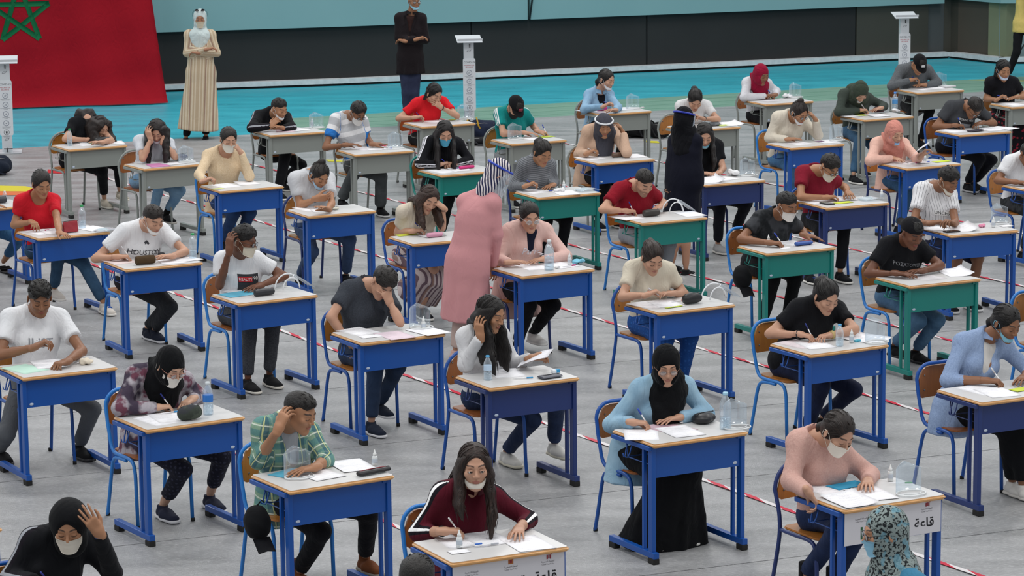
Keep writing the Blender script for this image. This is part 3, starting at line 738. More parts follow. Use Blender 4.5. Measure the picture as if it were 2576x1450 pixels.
    if bk != 'none':
        g2 = b.get('g', .010); bp = [cap(P+V(0, 0, -.02), P+up*.10, .108+g2, .092+g2, w=wP, s=1.36, k=.03)]; sg = [(P, P+up*.1, wP, 0)]
        for i in (0, 1):
            e_ = K[i]+(A[i]-K[i])*b.get('len', .93)
            if bk == 'shorts': e_ = None; bp.append(cap(hp[i], hp[i]+(K[i]-hp[i])*.85, .082+g2, .070+g2, flat=1, k=.03))
            elif bk == 'skirt': pass
            else: bp += [cap(hp[i], K[i], .078+g2, .052+g2, k=.03), cap(K[i], e_, .053+g2, b.get('hem', .040)+g2, flat=1, k=.02)]
            sg += [(hp[i], K[i], V(0, 0, 1)+wP*.1, 1), (K[i], A[i], -fwd+wP*.1, 2)]
        if bk == 'skirt':
            km = (K[0]+K[1])/2; am = (A[0]+A[1])/2; am = V(am[0], am[1], b.get('zb', .06))
            bp += [cap(P, km, .13, .105, w=wP, s=1.6, k=.04), cap(km, am, .105, b.get('rb', .14), w=wP, s=1.5, flat=1, k=.03, pl=.012)]; sg = [(P, km, wP, 0), (km, am, wP, 0)]
        v, f = sdf_mesh(bp, hv*1.55, k=.02, noise=.0035, nf=28, seed=1+d.get('seed', 0), smooth=1)
        if len(f):
            me = me_from(v, f, True, 'trousers'); set_attr(me, 'pc', pc_for(v, sg)); link({'skirt': 'skirt', 'shorts': 'shorts'}.get(bk, 'trousers'), me, cloth(b['c'], b.get('p', 'plain'), b.get('c2', '#ffffff')), o)
    # ---- shoes
    sh = d.get('shoe', ('plain', '#15161a', '#d8d6d0'))
    if sh:
        ms = shoe_meshes(sh[0])
        for i in (0, 1):
            fd = np.array(J['foot'][i]) if 'foot' in J else -J['b']; fd = nrm(fd*V(1, 1, 0)+V(0, 0, d.get('toe', [0, 0])[i])); zz = nrm(V(0, 0, 1)-fd*fd[2]); yy = np.cross(zz, fd)
            mt = M4(np.stack([fd, yy, zz], 1), A[i]); s1 = link('shoe', ms[0], cloth(sh[1], fold=.2), o); s1.matrix_local = mt
            s2 = link('sole', ms[1], simple('rubber_sole', sh[2], .6), s1)
            if ms[2]: link('laces', ms[2], simple('laces', sh[3] if len(sh) > 3 else '#cfccc6', .8), s1)
            if d.get('sock'):
                m = MB().tube([tuple(A[i]+nrm(K[i]-A[i])*q) for q in (-.02, .04, .095)], [.036, .035, .037], 12); m.build('sock', cloth(d['sock'], fold=.3), o, True)
    # ---- hair, scarves, caps
    hs = d.get('hair'); hcol = d.get('hc', '#17120f')
    if hs and hs != 'none':
        stl = {'long': 'part', 'curlylong': 'part'}.get(hs, hs)
        vv, ff = hair_mesh(stl, lod)
        if hs in ('long', 'curlylong'):
            LP = []; dn = V(0, 0, -1)
            RY = npR(Matrix.Rotation(R_(y), 3, 'Z')); hl = d.get('hl', .36); sw = d.get('sway', 0)
            LK = d.get('locks'); lists = []
            if LK: lists = [[H+RH@np.array(t_[0], float)]+[H+RY@np.array(c_, float) for c_ in t_[1:]] for t_ in LK]
            else:
                for s_ in (-1, 1):
                    for a, b, c, q_, e in ((.050, -.042, .055, 1, 0), (.060, -.018, .04, .9, .012), (.066, .006, .03, .7, .03), (.066, .034, .02, .3, .06)):
                        a2 = max(a, .066)+(.006 if hs == 'long' else .018); h_ = hl*(1 if s_ > 0 else d.get('hl2', 1.0))
                        lists.append([H+RH@V(s_*a, b, c), H+RH@V(s_*(a2+.006), b+.01, -.045), H+RY@V(s_*(a2+.008), b+.015-.02*q_, -.13), H+RY@V(s_*(a2+.018)+sw*.03, b-.035*q_, -.13-(h_-.13)*.5), H+RY@V(s_*(a2+.004)+sw*.06, b-.045*q_, -h_+e)])
                    for a in (.025, .058): lists.append([H+RH@V(s_*a*.8, .07, .02), H+RH@V(s_*a, .075, -.06), N-fwd*.062+wS*s_*a*1.1+up*.02, N-fwd*.085+wS*s_*a*1.6-up*.13])
            for pts in lists:
                n_ = len(pts)
                for a_ in range(n_-1):
                    rw = .030 if hs == 'curlylong' else .024; r0 = rw*(1-.04*a_)*d.get('lockr', 1); r1 = rw*(1-.04*(a_+1))*d.get('lockr', 1)*(1 if a_ < n_-2 else .55); LP.append(cap(pts[a_], pts[a_+1], r0, r1, k=.026))
            LP.append(ell(H+RH@V(0, .03, -.03), (.07, .07, .08), R=RH, k=.02))
            LP.append(ell(H+RH@V(0, -.108, -.030), (.066, .074, .108), R=RH, op='s', k=.006))
            rr = random.Random(d.get('seed', 0)); ms_ = MB()
            for pts in lists:
                for _ in range(9 if lod == 0 else 4):
                    of = np.array([rr.gauss(0, 1) for _ in range(3)])*.014; ph = rr.uniform(0, 6); pp = []
                    n_ = len(pts)
                    for a_ in range(n_*3-2):
                        i_, fr = divmod(a_/3, 1); i_ = int(i_); q = pts[i_]+(pts[min(i_+1, n_-1)]-pts[i_])*fr
                        wv = (.012 if hs == 'curlylong' else .004)*min(1, a_/4); nn = nrm(of)*(.024 if a_ > 1 else .016)
                        pp.append(tuple(q+nn+of*.25+V(math.sin(ph+a_*1.1), math.cos(ph+a_*1.3), 0)*wv))
                    k_ = len(pp)-rr.randint(0, 2); mm = MB(); mm.tube(pp[:k_], [.0022]*(k_-1)+[.0007], 4, cap=False); ms_.add(mm.v, mm.f)
            v2, f2 = sdf_mesh(LP, (.009, .012)[lod], k=.016, noise=.003 if hs == 'long' else .008, nf=45 if hs == 'long' else 60, seed=3)
            vv = xf(vv, RH, H); ff = np.concatenate([ff, f2+len(vv)]); vv = np.concatenate([vv, v2]); ff = np.concatenate([ff, np.array(ms_.f)+len(vv)]); vv = np.concatenate([vv, np.array(ms_.v)]); me = me_from(vv, ff, True, 'hair'); set_attr(me, 'pc', (vv-H)@RH); hr = link('hair', me, hairm(hcol, 'down'), o)
        else: me = me_from(xf(vv, RH, H), ff, True, 'hair'); set_attr(me, 'pc', vv); hr = link('hair', me, (cloth(hcol, fold=.6) if hs == 'hood' else hairm(hcol, 'back' if hs in ('bun', 'tail', 'lowtail') else 'down' if hs in ('part', 'bob') else 'short')), o)
        if hs == 'bun' or hs == 'tail':
            m = MB().tube([(.028*math.cos(a), (.040 if hs == 'bun' else .088)+.028*math.sin(a)*.9, (.104 if hs == 'bun' else .078)+.01*math.sin(a)) for a in [2*math.pi*i/12 for i in range(12)]], .006, 6, closed=True)
            hp_('hair_tie', (np.array(m.v), m.f), simple('hair_tie', d.get('tie', '#1b1a1c'), .8))
    sc_ = d.get('scarf')
    if sc_:
        q = [ell(H+RH@V(0, .016, .028), (.088, .106, .100), R=RH), ell(H+RH@V(0, -.02, -.075), (.070, .075, .055), R=RH, k=.03), cap(H+RH@V(0, .03, -.04), N+up*.0, .078, .085, k=.04),
             cap(N+up*.02+fwd*.03, N+fwd*.075-up*.05, .078, .07, w=wS, s=1.25, k=.04)]
        for s_ in (0, 1): q.append(cap(N+fwd*.02, M+(S[s_]-M)*.55+fwd*.02-up*0, .07, .062, k=.04))
        if sc_.get('bib', 1): q.append(cap(M+fwd*.07, Ch+fwd*(.095*sc_.get('bib', 1)+.0)-up*.04*sc_.get('bib', 1), .075, .05, w=wS, s=1.7, k=.04))
        if sc_.get('back'): q.append(cap(N-fwd*.03, M-fwd*.06-up*.10, .08, .07, w=wS, s=1.5, k=.04))
        rim = [H+RH@V(.062*math.cos(a), -.062+.012*math.sin(a), -.018+.082*math.sin(a)) for a in [6.2832*i/14 for i in range(15)]]
        for i in range(14): q.append(cap(rim[i], rim[i+1], .011, .011, k=.008))
        q.append(ell(H+RH@V(0, -.135, -.022), (.060, .085, .078), R=RH, op='s', k=.008))
        for rr_, dz_, tl in ((.086, .030, .18), (.094, .0, -.15)):
            ar = [N+up*(dz_+tl*.1*math.sin(a*2))+fwd*(.012+rr_*math.cos(a)*1.05)+wS*rr_*math.sin(a) for a in [R_(-115+230*i/12) for i in range(13)]]
            for i in range(12): q.append(cap(ar[i]-up*.02*math.cos(R_(-115+230*i/12)), ar[i+1]-up*.02*math.cos(R_(-115+230*(i+1)/12)), .014, .014, k=.012))
        vv, ff = sdf_mesh(q, hv*.9, k=.02, noise=.003, nf=38, seed=2+d.get('seed', 0)); link('headscarf', me_from(vv, ff, True, 'headscarf'), cloth(sc_['c'], sc_.get('p', 'plain'), sc_.get('c2', '#ffffff'), fold=1.7), o)
    if d.get('cap'):
        cp = d['cap']; vv, ff = hair_mesh('cap', lod); hat = hp_('cap', (vv, ff), cloth(cp['c'], fold=.3)); m = cap_brim(); q = np.array(m.v)
        if cp.get('back'): q = q*V(-1, -1, 1)+V(0, .03, 0)
        hp_('brim', (q, m.f), cloth(cp['c'], fold=.2), hat)
        m = MB().lathe([(.007, 0), (.005, .004), (.0005, .005)], (0, .014, .130), 10); hp_('button', (np.array(m.v), m.f), cloth(cp['c'], fold=.2), hat)
        if cp.get('badge'): m = MB().box((.0, -.094, .082), (.045, .012, .028), Matrix.Rotation(-.42, 3, 'X')); hp_('badge', (np.array(m.v), m.f), simple('cap_badge', cp['badge'], .6), hat)
    if d.get('mask'):
        mk = d['mask']; vv, ff = mask_mesh(mk[0] == 'chin'); hp_('mask', (vv, ff), simple('mask_cloth', mk[1], .85, bump=(60, .2, .002)))
    if d.get('glasses'):
        m = glasses_mb(); q = np.array(m.v)
        hd_ = d['glasses'][0] == 'head'; Rx_ = npR(Matrix.Rotation(R_(-58), 3, 'X'))
        if hd_: q = ((q+V(0, .105, 0))*V(1.2, 1, 1.25))@Rx_.T+V(0, -.056, .124)
        gl = hp_('glasses', (q, m.f), simple('glasses_frame', d['glasses'][1], .3, metal=.3))
        for s_ in (-1, 1):
            m = MB().prism([(.0195*math.cos(a), .016*math.sin(a)) for a in [2*math.pi*i/14 for i in range(14)]], 0, .001); q = np.array(m.v); q = np.stack([q[:, 0]+s_*.033, -.1045+q[:, 2]*1, q[:, 1]-.004], 1)
            if hd_: q = ((q+V(0, .105, 0))*V(1.2, 1, 1.25))@Rx_.T+V(0, -.056, .124)
            hp_('lens', (q, m.f), clear('lens', .16) if not hd_ else simple('dark_lens', '#15151a', .1), gl)
    if d.get('visor'):
        vz = d['visor']; m = MB(); m.tube([(.094*math.sin(a), .016-.112*math.cos(a), .055+.008*math.cos(a)) for a in [2*math.pi*i/28 for i in range(28)]], .010, 6, closed=True); hp_('visor_band', (np.array(m.v), m.f), simple('visor_band', vz[0], .4))
        if len(vz) > 1:
            gr = [[(.102*math.sin(a), .016-(.125+.03*e)*math.cos(a), (.055 if vz[1] == 'down' else .06)-(.20*e if vz[1] == 'down' else -.0*e)) for e in (0, .5, 1)] for a in [R_(-75+150*i/12) for i in range(13)]]
            m = MB().sheet(gr, .001); hp_('visor_shield', (np.array(m.v), m.f), clear())
    # wrist wear
    for i, c_ in (d.get('wrist') or {}).items():
        i = int(i); a_ = W[i]-nrm(W[i]-E[i])*.012; a2 = W[i]-nrm(W[i]-E[i])*(.020 if c_[0] == 'band' else .030)
        m = MB().tube([tuple(a_), tuple(a2)], .031 if long_ is False or 1 else .03, 14)
        wb = m.build('wristband' if c_[0] == 'band' else 'watch', simple('wrist', c_[1], .5), o, True)
    o['hr'] = 0; del o['hr']
    # ---- flat print on the front of the top
    if d.get('print'):
        bv = BVHTree.FromPolygons([tuple(q) for q in v_top(me_top(top))], [tuple(p_.vertices) for p_ in top.data.polygons])
        for pr in d['print']:
            print_on(top, bv, M, up, wS, fwd, pr)
    # pen in the writing hand
    if d.get('pen'):
        i, pcol, plab = d['pen']; R, side, sc = HR[i]
        tip = W[i]+R@(V(.118, side*.030, -.075)*sc); 
        if tip[2]+base[2] < .768 and not st: tip[2] = .768
        dirp = nrm(R@V(-.55, side*-.1, .75)); build_pen(tip+base, dirp, pcol, plab)
    return o
def me_top(o): return o.data
def v_top(me):
    a = np.empty(len(me.vertices)*3, np.float32); me.vertices.foreach_get('co', a); return a.reshape(-1, 3)
def print_on(top, bv, M, up, wS, fwd, pr):
    """pr: dict(kind text/box, s, col, size, dx, dz, w, h)"""
    c = M + up*pr.get('dz', -.12) + wS*pr.get('dx', 0)
    if pr['kind'] == 'text':
        tm = text_mesh(pr['s'], pr['size'], 0, None, pr.get('off', 0)); V0 = v_top(tm); F0 = [tuple(p.vertices) for p in tm.polygons]
        sc = V(pr.get('sx', 1), 1, 1); V0 = V0*sc
        import bmesh
        bm = bmesh.new(); bm.from_mesh(tm); bmesh.ops.triangulate(bm, faces=bm.faces[:])
        for _ in range(3):
            le = [e for e in bm.edges if e.calc_length() > .012]
            if not le: break
            bmesh.ops.subdivide_edges(bm, edges=le, cuts=1, use_grid_fill=False); bmesh.ops.triangulate(bm, faces=[f_ for f_ in bm.faces if len(f_.verts) > 3])
        bm.verts.index_update(); V0 = np.array([q.co[:] for q in bm.verts])*sc; F0 = [tuple(q.index for q in f_.verts) for f_ in bm.faces]; bm.free()
        # subdivide long triangles is not needed at this size
    elif pr['kind'] == 'box':
        n, m = 8, 6; V0 = np.array([((i/(n-1)-.5)*pr['w'], (j/(m-1)-.5)*pr['h'], 0) for i in range(n) for j in range(m)]); F0 = [(i*m+j, (i+1)*m+j, (i+1)*m+j+1, i*m+j+1) for i in range(n-1) for j in range(m-1)]
    else:
        V0 = np.array(pr['v'], float); F0 = pr['f']
    out = []
    ca, sa = math.cos(pr.get('rot', 0)), math.sin(pr.get('rot', 0))
    for q in V0:
        x, y = q[0]*ca-q[1]*sa, q[0]*sa+q[1]*ca
        P0 = c + wS*x + up*y + fwd*.35
        hit = bv.ray_cast(Vector(P0), Vector(-fwd), .5)
        out.append(hit[0]+Vector(fwd)*(.0035+pr.get('lift', 0)) if hit[0] is not None else Vector(c+wS*x+up*y+fwd*.13))
    link('print', me_from([tuple(q) for q in out], F0, False, 'print'), simple('print_ink', pr['col'], .8), top)
PENN = [0]
def build_pen(tip, dirp, col, lab, flat=False):
    t = thing('pen', lab, 'pen', tuple(tip)); d_ = Vector(tuple(dirp)); L = .142
    MB().tube([d_*0, d_*.008, d_*.016, d_*(L-.03)], [.0008, .003, .0042, .0042], 8).build('barrel', simple('pen_barrel', '#e8e8ea', .3), t, True)
    MB().tube([d_*(L-.045), d_*(L-.004), d_*L], [.0053, .0053, .003], 8).build('pen_cap', simple('pen_cap', col, .35), t, True)
    return t
# ---------------------------------------------------------------- hall shell
def quadme(pts): return me_from(pts, [tuple(range(len(pts)))], False)
def slab(name, outline, z0, z1, mat, parent=None, kind=None):
    m = MB().prism(outline, z0, z1); o = m.build(name, mat, parent)
    if kind: o['kind'] = kind
    return o
def floor_mat(name, col, c2, sheen=.38, scale=3.0, glint_spk=.12, glit=.25):
    t = NT(name); tc = t.n('ShaderNodeTexCoord').outputs['Object']
    mp = t.n('ShaderNodeMapping', {'Vector': tc, 'Rotation': (0, 0, R_(-22)), 'Scale': (.5, 1.6, 1)})
    n1 = t.n('ShaderNodeTexNoise', {'Vector': mp.outputs[0], 'Scale': scale, 'Detail': 6.0, 'Roughness': .65})
    c = t.mix(t.n('ShaderNodeMapRange', {0: n1.outputs[0], 1: .36, 2: .64}).outputs[0], srgb(col), srgb(c2))
    n2 = t.n('ShaderNodeTexNoise', {'Vector': mp.outputs[0], 'Scale': 60.0, 'Detail': 3.0, 'Roughness': .7})
    c = t.mix(t.math('MULTIPLY', t.n('ShaderNodeMapRange', {0: n2.outputs[0], 1: .5, 2: .72}).outputs[0], glint_spk), c, (.75, .75, .76, 1))  # pale flecks mixed into the colour stand in for glints off the floor
    t.base(c); t.set(t.b.inputs['Roughness'], t.n('ShaderNodeMapRange', {0: n1.outputs[0], 1: .3, 2: .7, 3: sheen-.09, 4: sheen+.12}).outputs[0])
    t.b.inputs['Specular IOR Level'].default_value = .55
    n4 = t.n('ShaderNodeTexNoise', {'Vector': tc, 'Scale': 130.0, 'Detail': 2.0})
    t.bump(t.math('ADD', t.math('MULTIPLY', n4.outputs[0], glit), t.math('ADD', n2.outputs[0], t.math('MULTIPLY', n1.outputs[0], 1.5))), .34, .012)
    return t.m
def ext(a, b, s):  # point along a->b
    return (a[0]+(b[0]-a[0])*s, a[1]+(b[1]-a[1])*s)
FL = slab('floor', [(-30, 2), (30, 2), (30, 70), (-30, 70)], -.25, -.012, simple('subfloor', '#3c3d3f', .7), kind='structure')
grey = floor_mat('grey_floor_covering', '#828384', '#999a9c', .36, 2.2, .42, 1.2)
ang = R_(22.3); ux, uy = math.cos(ang), math.sin(ang); vx, vy = -uy, ux
# rolled grey covering laid in strips that run along the wall; last strip ends at the painted court
def uv(u, v): return (u*ux+v*vx, u*uy+v*vy)
vend = -(-2.27)*math.sin(ang)*1 + 40.01*math.cos(ang)
vend = -2.27*vx + 40.01*vy
nst = 19; wst = 2.0
for i in range(nst):
    v1 = vend - i*wst; v0 = v1-wst+.012
    if v1 < 2: break
    st = slab('floor_strip', [uv(-22, v0), uv(32, v0), uv(32, v1), uv(-22, v1)], -.012, 0, grey, FL)
    st['kind'] = 'structure'
cyan = floor_mat('cyan_court', '#279fb3', '#36aec0', .33, 2, .03); green = floor_mat('green_court', '#6d9482', '#7a9f8c', .42, 2.5, .06)
vg = -2.36*vx + 41.62*vy
u0 = -2.95*ux + 39.9*uy
cc = slab('court_floor', [uv(-22, vend), uv(u0, vend), uv(u0+.35, vg), uv(34, vg+.0), uv(34, vg+14), uv(-22, vg+14)], -.012, 0, cyan, FL); cc['kind'] = 'structure'
gg = slab('court_floor', [uv(u0, vend), uv(34, vend), uv(34, vg), uv(u0+.35, vg)], -.012, 0, green, FL); gg['kind'] = 'structure'
for i, (dv, c_) in enumerate(((.22, '#55806c'), (.62, '#55806c'), (1.05, '#55806c'))):
    ln = slab('court_line', [uv(u0+1, vend+dv), uv(34, vend+dv), uv(34, vend+dv+.02), uv(u0+1, vend+dv+.02)], 0, .0012, simple('court_line', c_, .5), FL); ln['kind'] = 'structure'
yl = slab('court_line', [(7.0, 45.4), (9.5, 44.7), (9.52, 44.76), (7.02, 45.46)], 0, .0015, simple('yellow_line', '#b9b04a', .5), FL); yl['kind'] = 'structure'
# wall base line: kerb, dark boards, blue wall
KB = [(-9.6, 43.45), (-5.19, 44.84), (-2.57, 45.49), (2.76, 47.23), (7.19, 48.77)]
K2 = [(7.19, 48.77), (7.85, 47.75), (9.4, 47.75), (14, 48.2)]
def offs(P, d):
    out = []
    for i, q in enumerate(P):
        a = P[max(i-1, 0)]; b = P[min(i+1, len(P)-1)]; L = math.hypot(b[0]-a[0], b[1]-a[1]); out.append((q[0]-(b[1]-a[1])/L*d, q[1]+(b[0]-a[0])/L*d))
    return out
def strip(name, P, d0, d1, z0, z1, mat, kind='structure', parent=None):
    a = offs(P, d0); b = offs(P, d1); o = slab(name, a+b[::-1], z0, z1, mat, parent); o['kind'] = kind; return o
kerbm = simple('white_kerb', '#d9dde0', .6, bump=(20, .3, .01), var=(14, '#aab2b6'))
for i in range(4): strip('trim_%d' % (i+1), KB[i:i+2], 0, .16, .035, KERB, kerbm)
strip('trim_5', KB, .03, .14, 0, .035, simple('kerb_gap_shade', '#0c0d0e', .9))  # near-black strip under the kerb: the shadow gap painted as colour
for i in range(3): strip('trim_%d' % (i+6), K2[i:i+2], 0, .16, .035, KERB, kerbm)
strip('trim_9', K2, .03, .14, 0, .035, simple('kerb_gap_shade', '#0c0d0e', .9))  # painted shadow gap carried on below the turned kerb
db = simple('dark_board', '#252627', .7, var=(1.2, '#2c2d2e'), spec=.25); db2 = simple('dark_board_b', '#3a3a33', .6, var=(1.0, '#33312a')); 
bw = simple('blue_wall', '#6b959b', .65, var=(.5, '#7da4a8'))
W1 = strip('wall_back', KB, .20, .34, 0, 6.5, simple('wall_core', '#44494b', .7))
# dark boards, one by one
cuts = [(-9.6, -5.6), (-5.6, -1.55), (-1.50, -.58), (-.54, 2.2), (2.23, 5.65), (5.68, 6.9)]
def kx(x):
    for a, b in zip(KB[:-1], KB[1:]):
        if a[0] <= x <= b[0]+1e-6: return a[1]+(b[1]-a[1])*(x-a[0])/(b[0]-a[0])
    return KB[-1][1]
def kpath(x0, x1): return [(x0, kx(x0))]+[q for q in KB if x0+.01 < q[0] < x1-.01]+[(x1, kx(x1))]
for a, b in cuts:
    o = strip('panel', kpath(a, b), .15, .20, .10, 1.10, db if a < 5.6 else db2, parent=W1)
# padded blue sheeting above, slightly proud, with a seam
def bz(x): return BZ0 + (BZ1-BZ0)*(x+5.2)/12.4
for a, b in ((-9.6, .30), (.345, 7.12)):
    P_ = kpath(a, b); f_ = offs(P_, .04); r_ = offs(P_, .14); m = MB(); n_ = len(P_); v = []
    for q, qq in zip(f_, r_): v += [(q[0], q[1], bz(q[0])), (q[0], q[1], 6.5), (qq[0], qq[1], 6.5), (qq[0], qq[1], bz(q[0]))]
    fcs = []
    for i in range(n_-1):
        for k in range(4): fcs.append((4*i+k, 4*i+(k+1) % 4, 4*i+4+(k+1) % 4, 4*i+4+k))
    fcs += [(0, 3, 2, 1), (4*n_-4, 4*n_-3, 4*n_-2, 4*n_-1)]
    m.add(v, fcs); o = m.build('panel', bw, W1); o['kind'] = 'structure'
W2 = strip('wall_right', [(7.02, 49.05), (7.62, 48.14)], .17, .34, 0, 6.5, simple('brown_wall', '#4d463c', .7, var=(1.5, '#413d37')))
strip('pillar', [(7.62, 48.10), (7.86, 47.80)], .15, .5, 0, 6.5, simple('green_pillar', '#73795f', .7))
W3 = strip('wall_far', [(7.90, 47.80), (14, 48.3)], .20, .44, 0, 6.5, simple('grey_green_wall', '#6f8688', .65, var=(1.1, '#788d92')))
strip('wall_upper', [(7.10, 48.93), (7.85, 47.80), (8.5, 47.72)], .03, .15, .97, 6.5, bw)
strip('wall_corner', [(6.9, 48.72), (7.19, 48.80), (7.3, 48.6)], .20, .55, 0, 6.5, db2)
cb = thing('cable', 'thin dark cable hanging slack against the grey-green wall', 'cable', (8.15, 47.93, .1)); MB().tube([(0, 0, 0), (.14, -.02, .22), (.30, -.02, .45), (.42, 0, .78), (.52, .02, 1.2), (.60, .05, 1.9)], .012, 6).build('wire', simple('cable', '#1b1f20', .6), cb, True)
cs_ = MB().tube([(.315, kx(.315)+.02, bz(.32)+.0), (.40, kx(.4)+.02, bz(.4)+.6), (.50, kx(.5)+.02, 2.6)], .014, 6).build('strap', simple('strap', '#14181a', .7), None, True); tag(cs_, 'black strap on the seam of the blue wall sheeting', 'strap')
# ---- flag
def flag():
    t = thing('flag', 'large red flag with a green five-pointed star hanging against the wall', 'flag', (-5.0, 43.45, 0))
    x0, y0 = -5.03, 43.46; dirx = V(-.957, -.289, 0) if 0 else nrm(V(-7.36+5.03, 42.88-43.44, 0))
    nu, nv = 60, 50; Wd = 5.2; Ht = 3.7; nrm_ = np.cross(dirx, V(0, 0, 1)); nrm_ = nrm_ if nrm_[1] < 0 else -nrm_
    def pt(u, v):   # u along from the right edge, v up; metres
        fl = .16*math.exp(-v/.16) + .05*math.exp(-v/.6); back = .22*v
        wv = .038*math.sin(3.1*u+1.1*v)+.020*math.sin(7.7*u-1.9*v+1)+.006*math.sin(17*u+3*v)+.012*math.sin(11*v+2*u)*math.exp(-v)+.05*math.exp(-((u-.28-.5*v)/.06)**2)*math.exp(-v/.3)
        edge = .11*v*math.exp(-u/.5)*1.0
        return V(-5.03, 43.46, .02) + dirx*(u + edge*.95) + V(0, 0, v) + nrm_*(fl+wv-back*.28)
    base = V(-5.0, 43.45, 0)
    g = [[tuple(pt(Wd*i/nu, Ht*j/nv)-base) for j in range(nv+1)] for i in range(nu+1)]
    MB().sheet(g, .003).build('cloth', cloth('#8e0c1c', fold=.6), t, True)
    # star outline of five crossing bands
    cx, cy, Rr, w_ = STAR
    P = [(cx-Rr*math.sin(R_(72*k+STARROT)), cy+Rr*math.cos(R_(72*k+STARROT))) for k in range(5)]
    for k in range(5):
        a, b = P[k], P[(k+2) % 5]; L = math.hypot(b[0]-a[0], b[1]-a[1]); nx, ny = -(b[1]-a[1])/L*w_, (b[0]-a[0])/L*w_; gr = []
        for i in range(15):
            s = i/14; q = (a[0]+(b[0]-a[0])*s, a[1]+(b[1]-a[1])*s); tp_ = 1-.0*abs(s-.5)
            gr.append([tuple(pt(q[0]+nx*e, q[1]+ny*e)+nrm_*.006-base) for e in (-1, 0, 1)])
        MB().sheet(gr, .003).build('star_band', cloth('#0c5a36', fold=.3), t, True)
flag()
# ---- barrier tape on the floor
def tape_mat():
    t = NT('barrier_tape'); s, l, part = t.attr()
    f = t.math('FRACT', t.math('ADD', t.math('MULTIPLY', s, 1/.40), t.math('MULTIPLY', l, 9.0)))
    t.base(t.mix(stepm(t, f, .5), srgb('#d9d5d6'), srgb('#c2203a'))); t.rough(.4); return t.m
TM = tape_mat()
for i, (x0, x1, b0, lab) in enumerate(TAPES):
    n = 60; g = []; pc = []; rr = random.Random(i)
    dx, dy = 1/math.hypot(1, 1.69), -1.69/math.hypot(1, 1.69)
    v = []; f = []; s = 0
    for k in range(n+1):
        x = x0+(x1-x0)*k/n; y = b0-1.69*x+.02*math.sin(x*2.3+i); tw = .021
        for e in (-1, 1): v.append((x-dy*tw*e, y+dx*tw*e, .004+.003*(1+math.sin(x*9+i)))); pc.append(((x-x0)*1.964, e*.021, 0))
    f = [(2*k, 2*k+2, 2*k+3, 2*k+1) for k in range(n)]
    v += [(a, b, c-.0015) for a, b, c in v]; N2 = 2*(n+1); f += [tuple(q+N2 for q in reversed(p_)) for p_ in f[:]]; pc += pc
    me = me_from(v, f, False, 'tape'); set_attr(me, 'pc', pc); o = link('barrier_tape', me, TM); tag(o, lab, 'tape', 'red and white tape lines on the floor')

# ---------------------------------------------------------------- desks and chairs
STEEL = {'blue': '#0e4c9c', 'navy': '#1b3069', 'teal': '#107a72', 'grey': '#858a86', 'lblue': '#2277c6'}
def top_mat():
    t = NT('grey_laminate'); t.base(t.mix(t.noise(260, 2), srgb('#c6c5c5'), srgb('#d0cfce'))); t.rough(.38); return t.m
LAM = top_mat()
def wood_mat(name, a, b, sc=(1, 14, 14)):
    t = NT(name); mp = t.n('ShaderNodeMapping', {'Vector': t.n('ShaderNodeTexCoord').outputs['Object'], 'Scale': sc})
    n_ = t.n('ShaderNodeTexNoise', {'Vector': mp.outputs[0], 'Scale': 6.0, 'Detail': 4.0, 'Distortion': .6}); t.base(t.mix(n_.outputs[0], srgb(a), srgb(b))); t.rough(.35); t.b.inputs['Coat Weight'].default_value = .25; return t.m
OAK = wood_mat('oak_edge', '#c08a52', '#d8aa72'); PLY = [wood_mat('beech_plywood', '#9c6028', '#bf8038', (9, 9, 1.2)), wood_mat('beech_plywood_b', '#8a4f26', '#a9672f', (9, 9, 1.2))]
DW, DD_, DH = .70, .50, .76
def rrect(x0, y0, x1, y1, r, n=4):
    out = []
    for cx, cy, a0 in ((x1-r, y0+r, -90), (x1-r, y1-r, 0), (x0+r, y1-r, 90), (x0+r, y0+r, 180)):
        for k in range(n+1): a = R_(a0+90*k/n); out.append((cx+r*math.cos(a), cy+r*math.sin(a)))
    return out
def edge_me():
    import bmesh
    m = MB().prism(rrect(0, 0, DW, DD_, .022), DH-.026, DH-.0012).me(); bm = bmesh.new(); bm.from_mesh(m)
    ed = [e for e in bm.edges if abs(e.verts[0].co.z-e.verts[1].co.z) < 1e-5]
    bmesh.ops.bevel(bm, geom=ed, offset=.009, segments=3, affect='EDGES'); bm.to_mesh(m); bm.free(); return auto_smooth(m, 60)
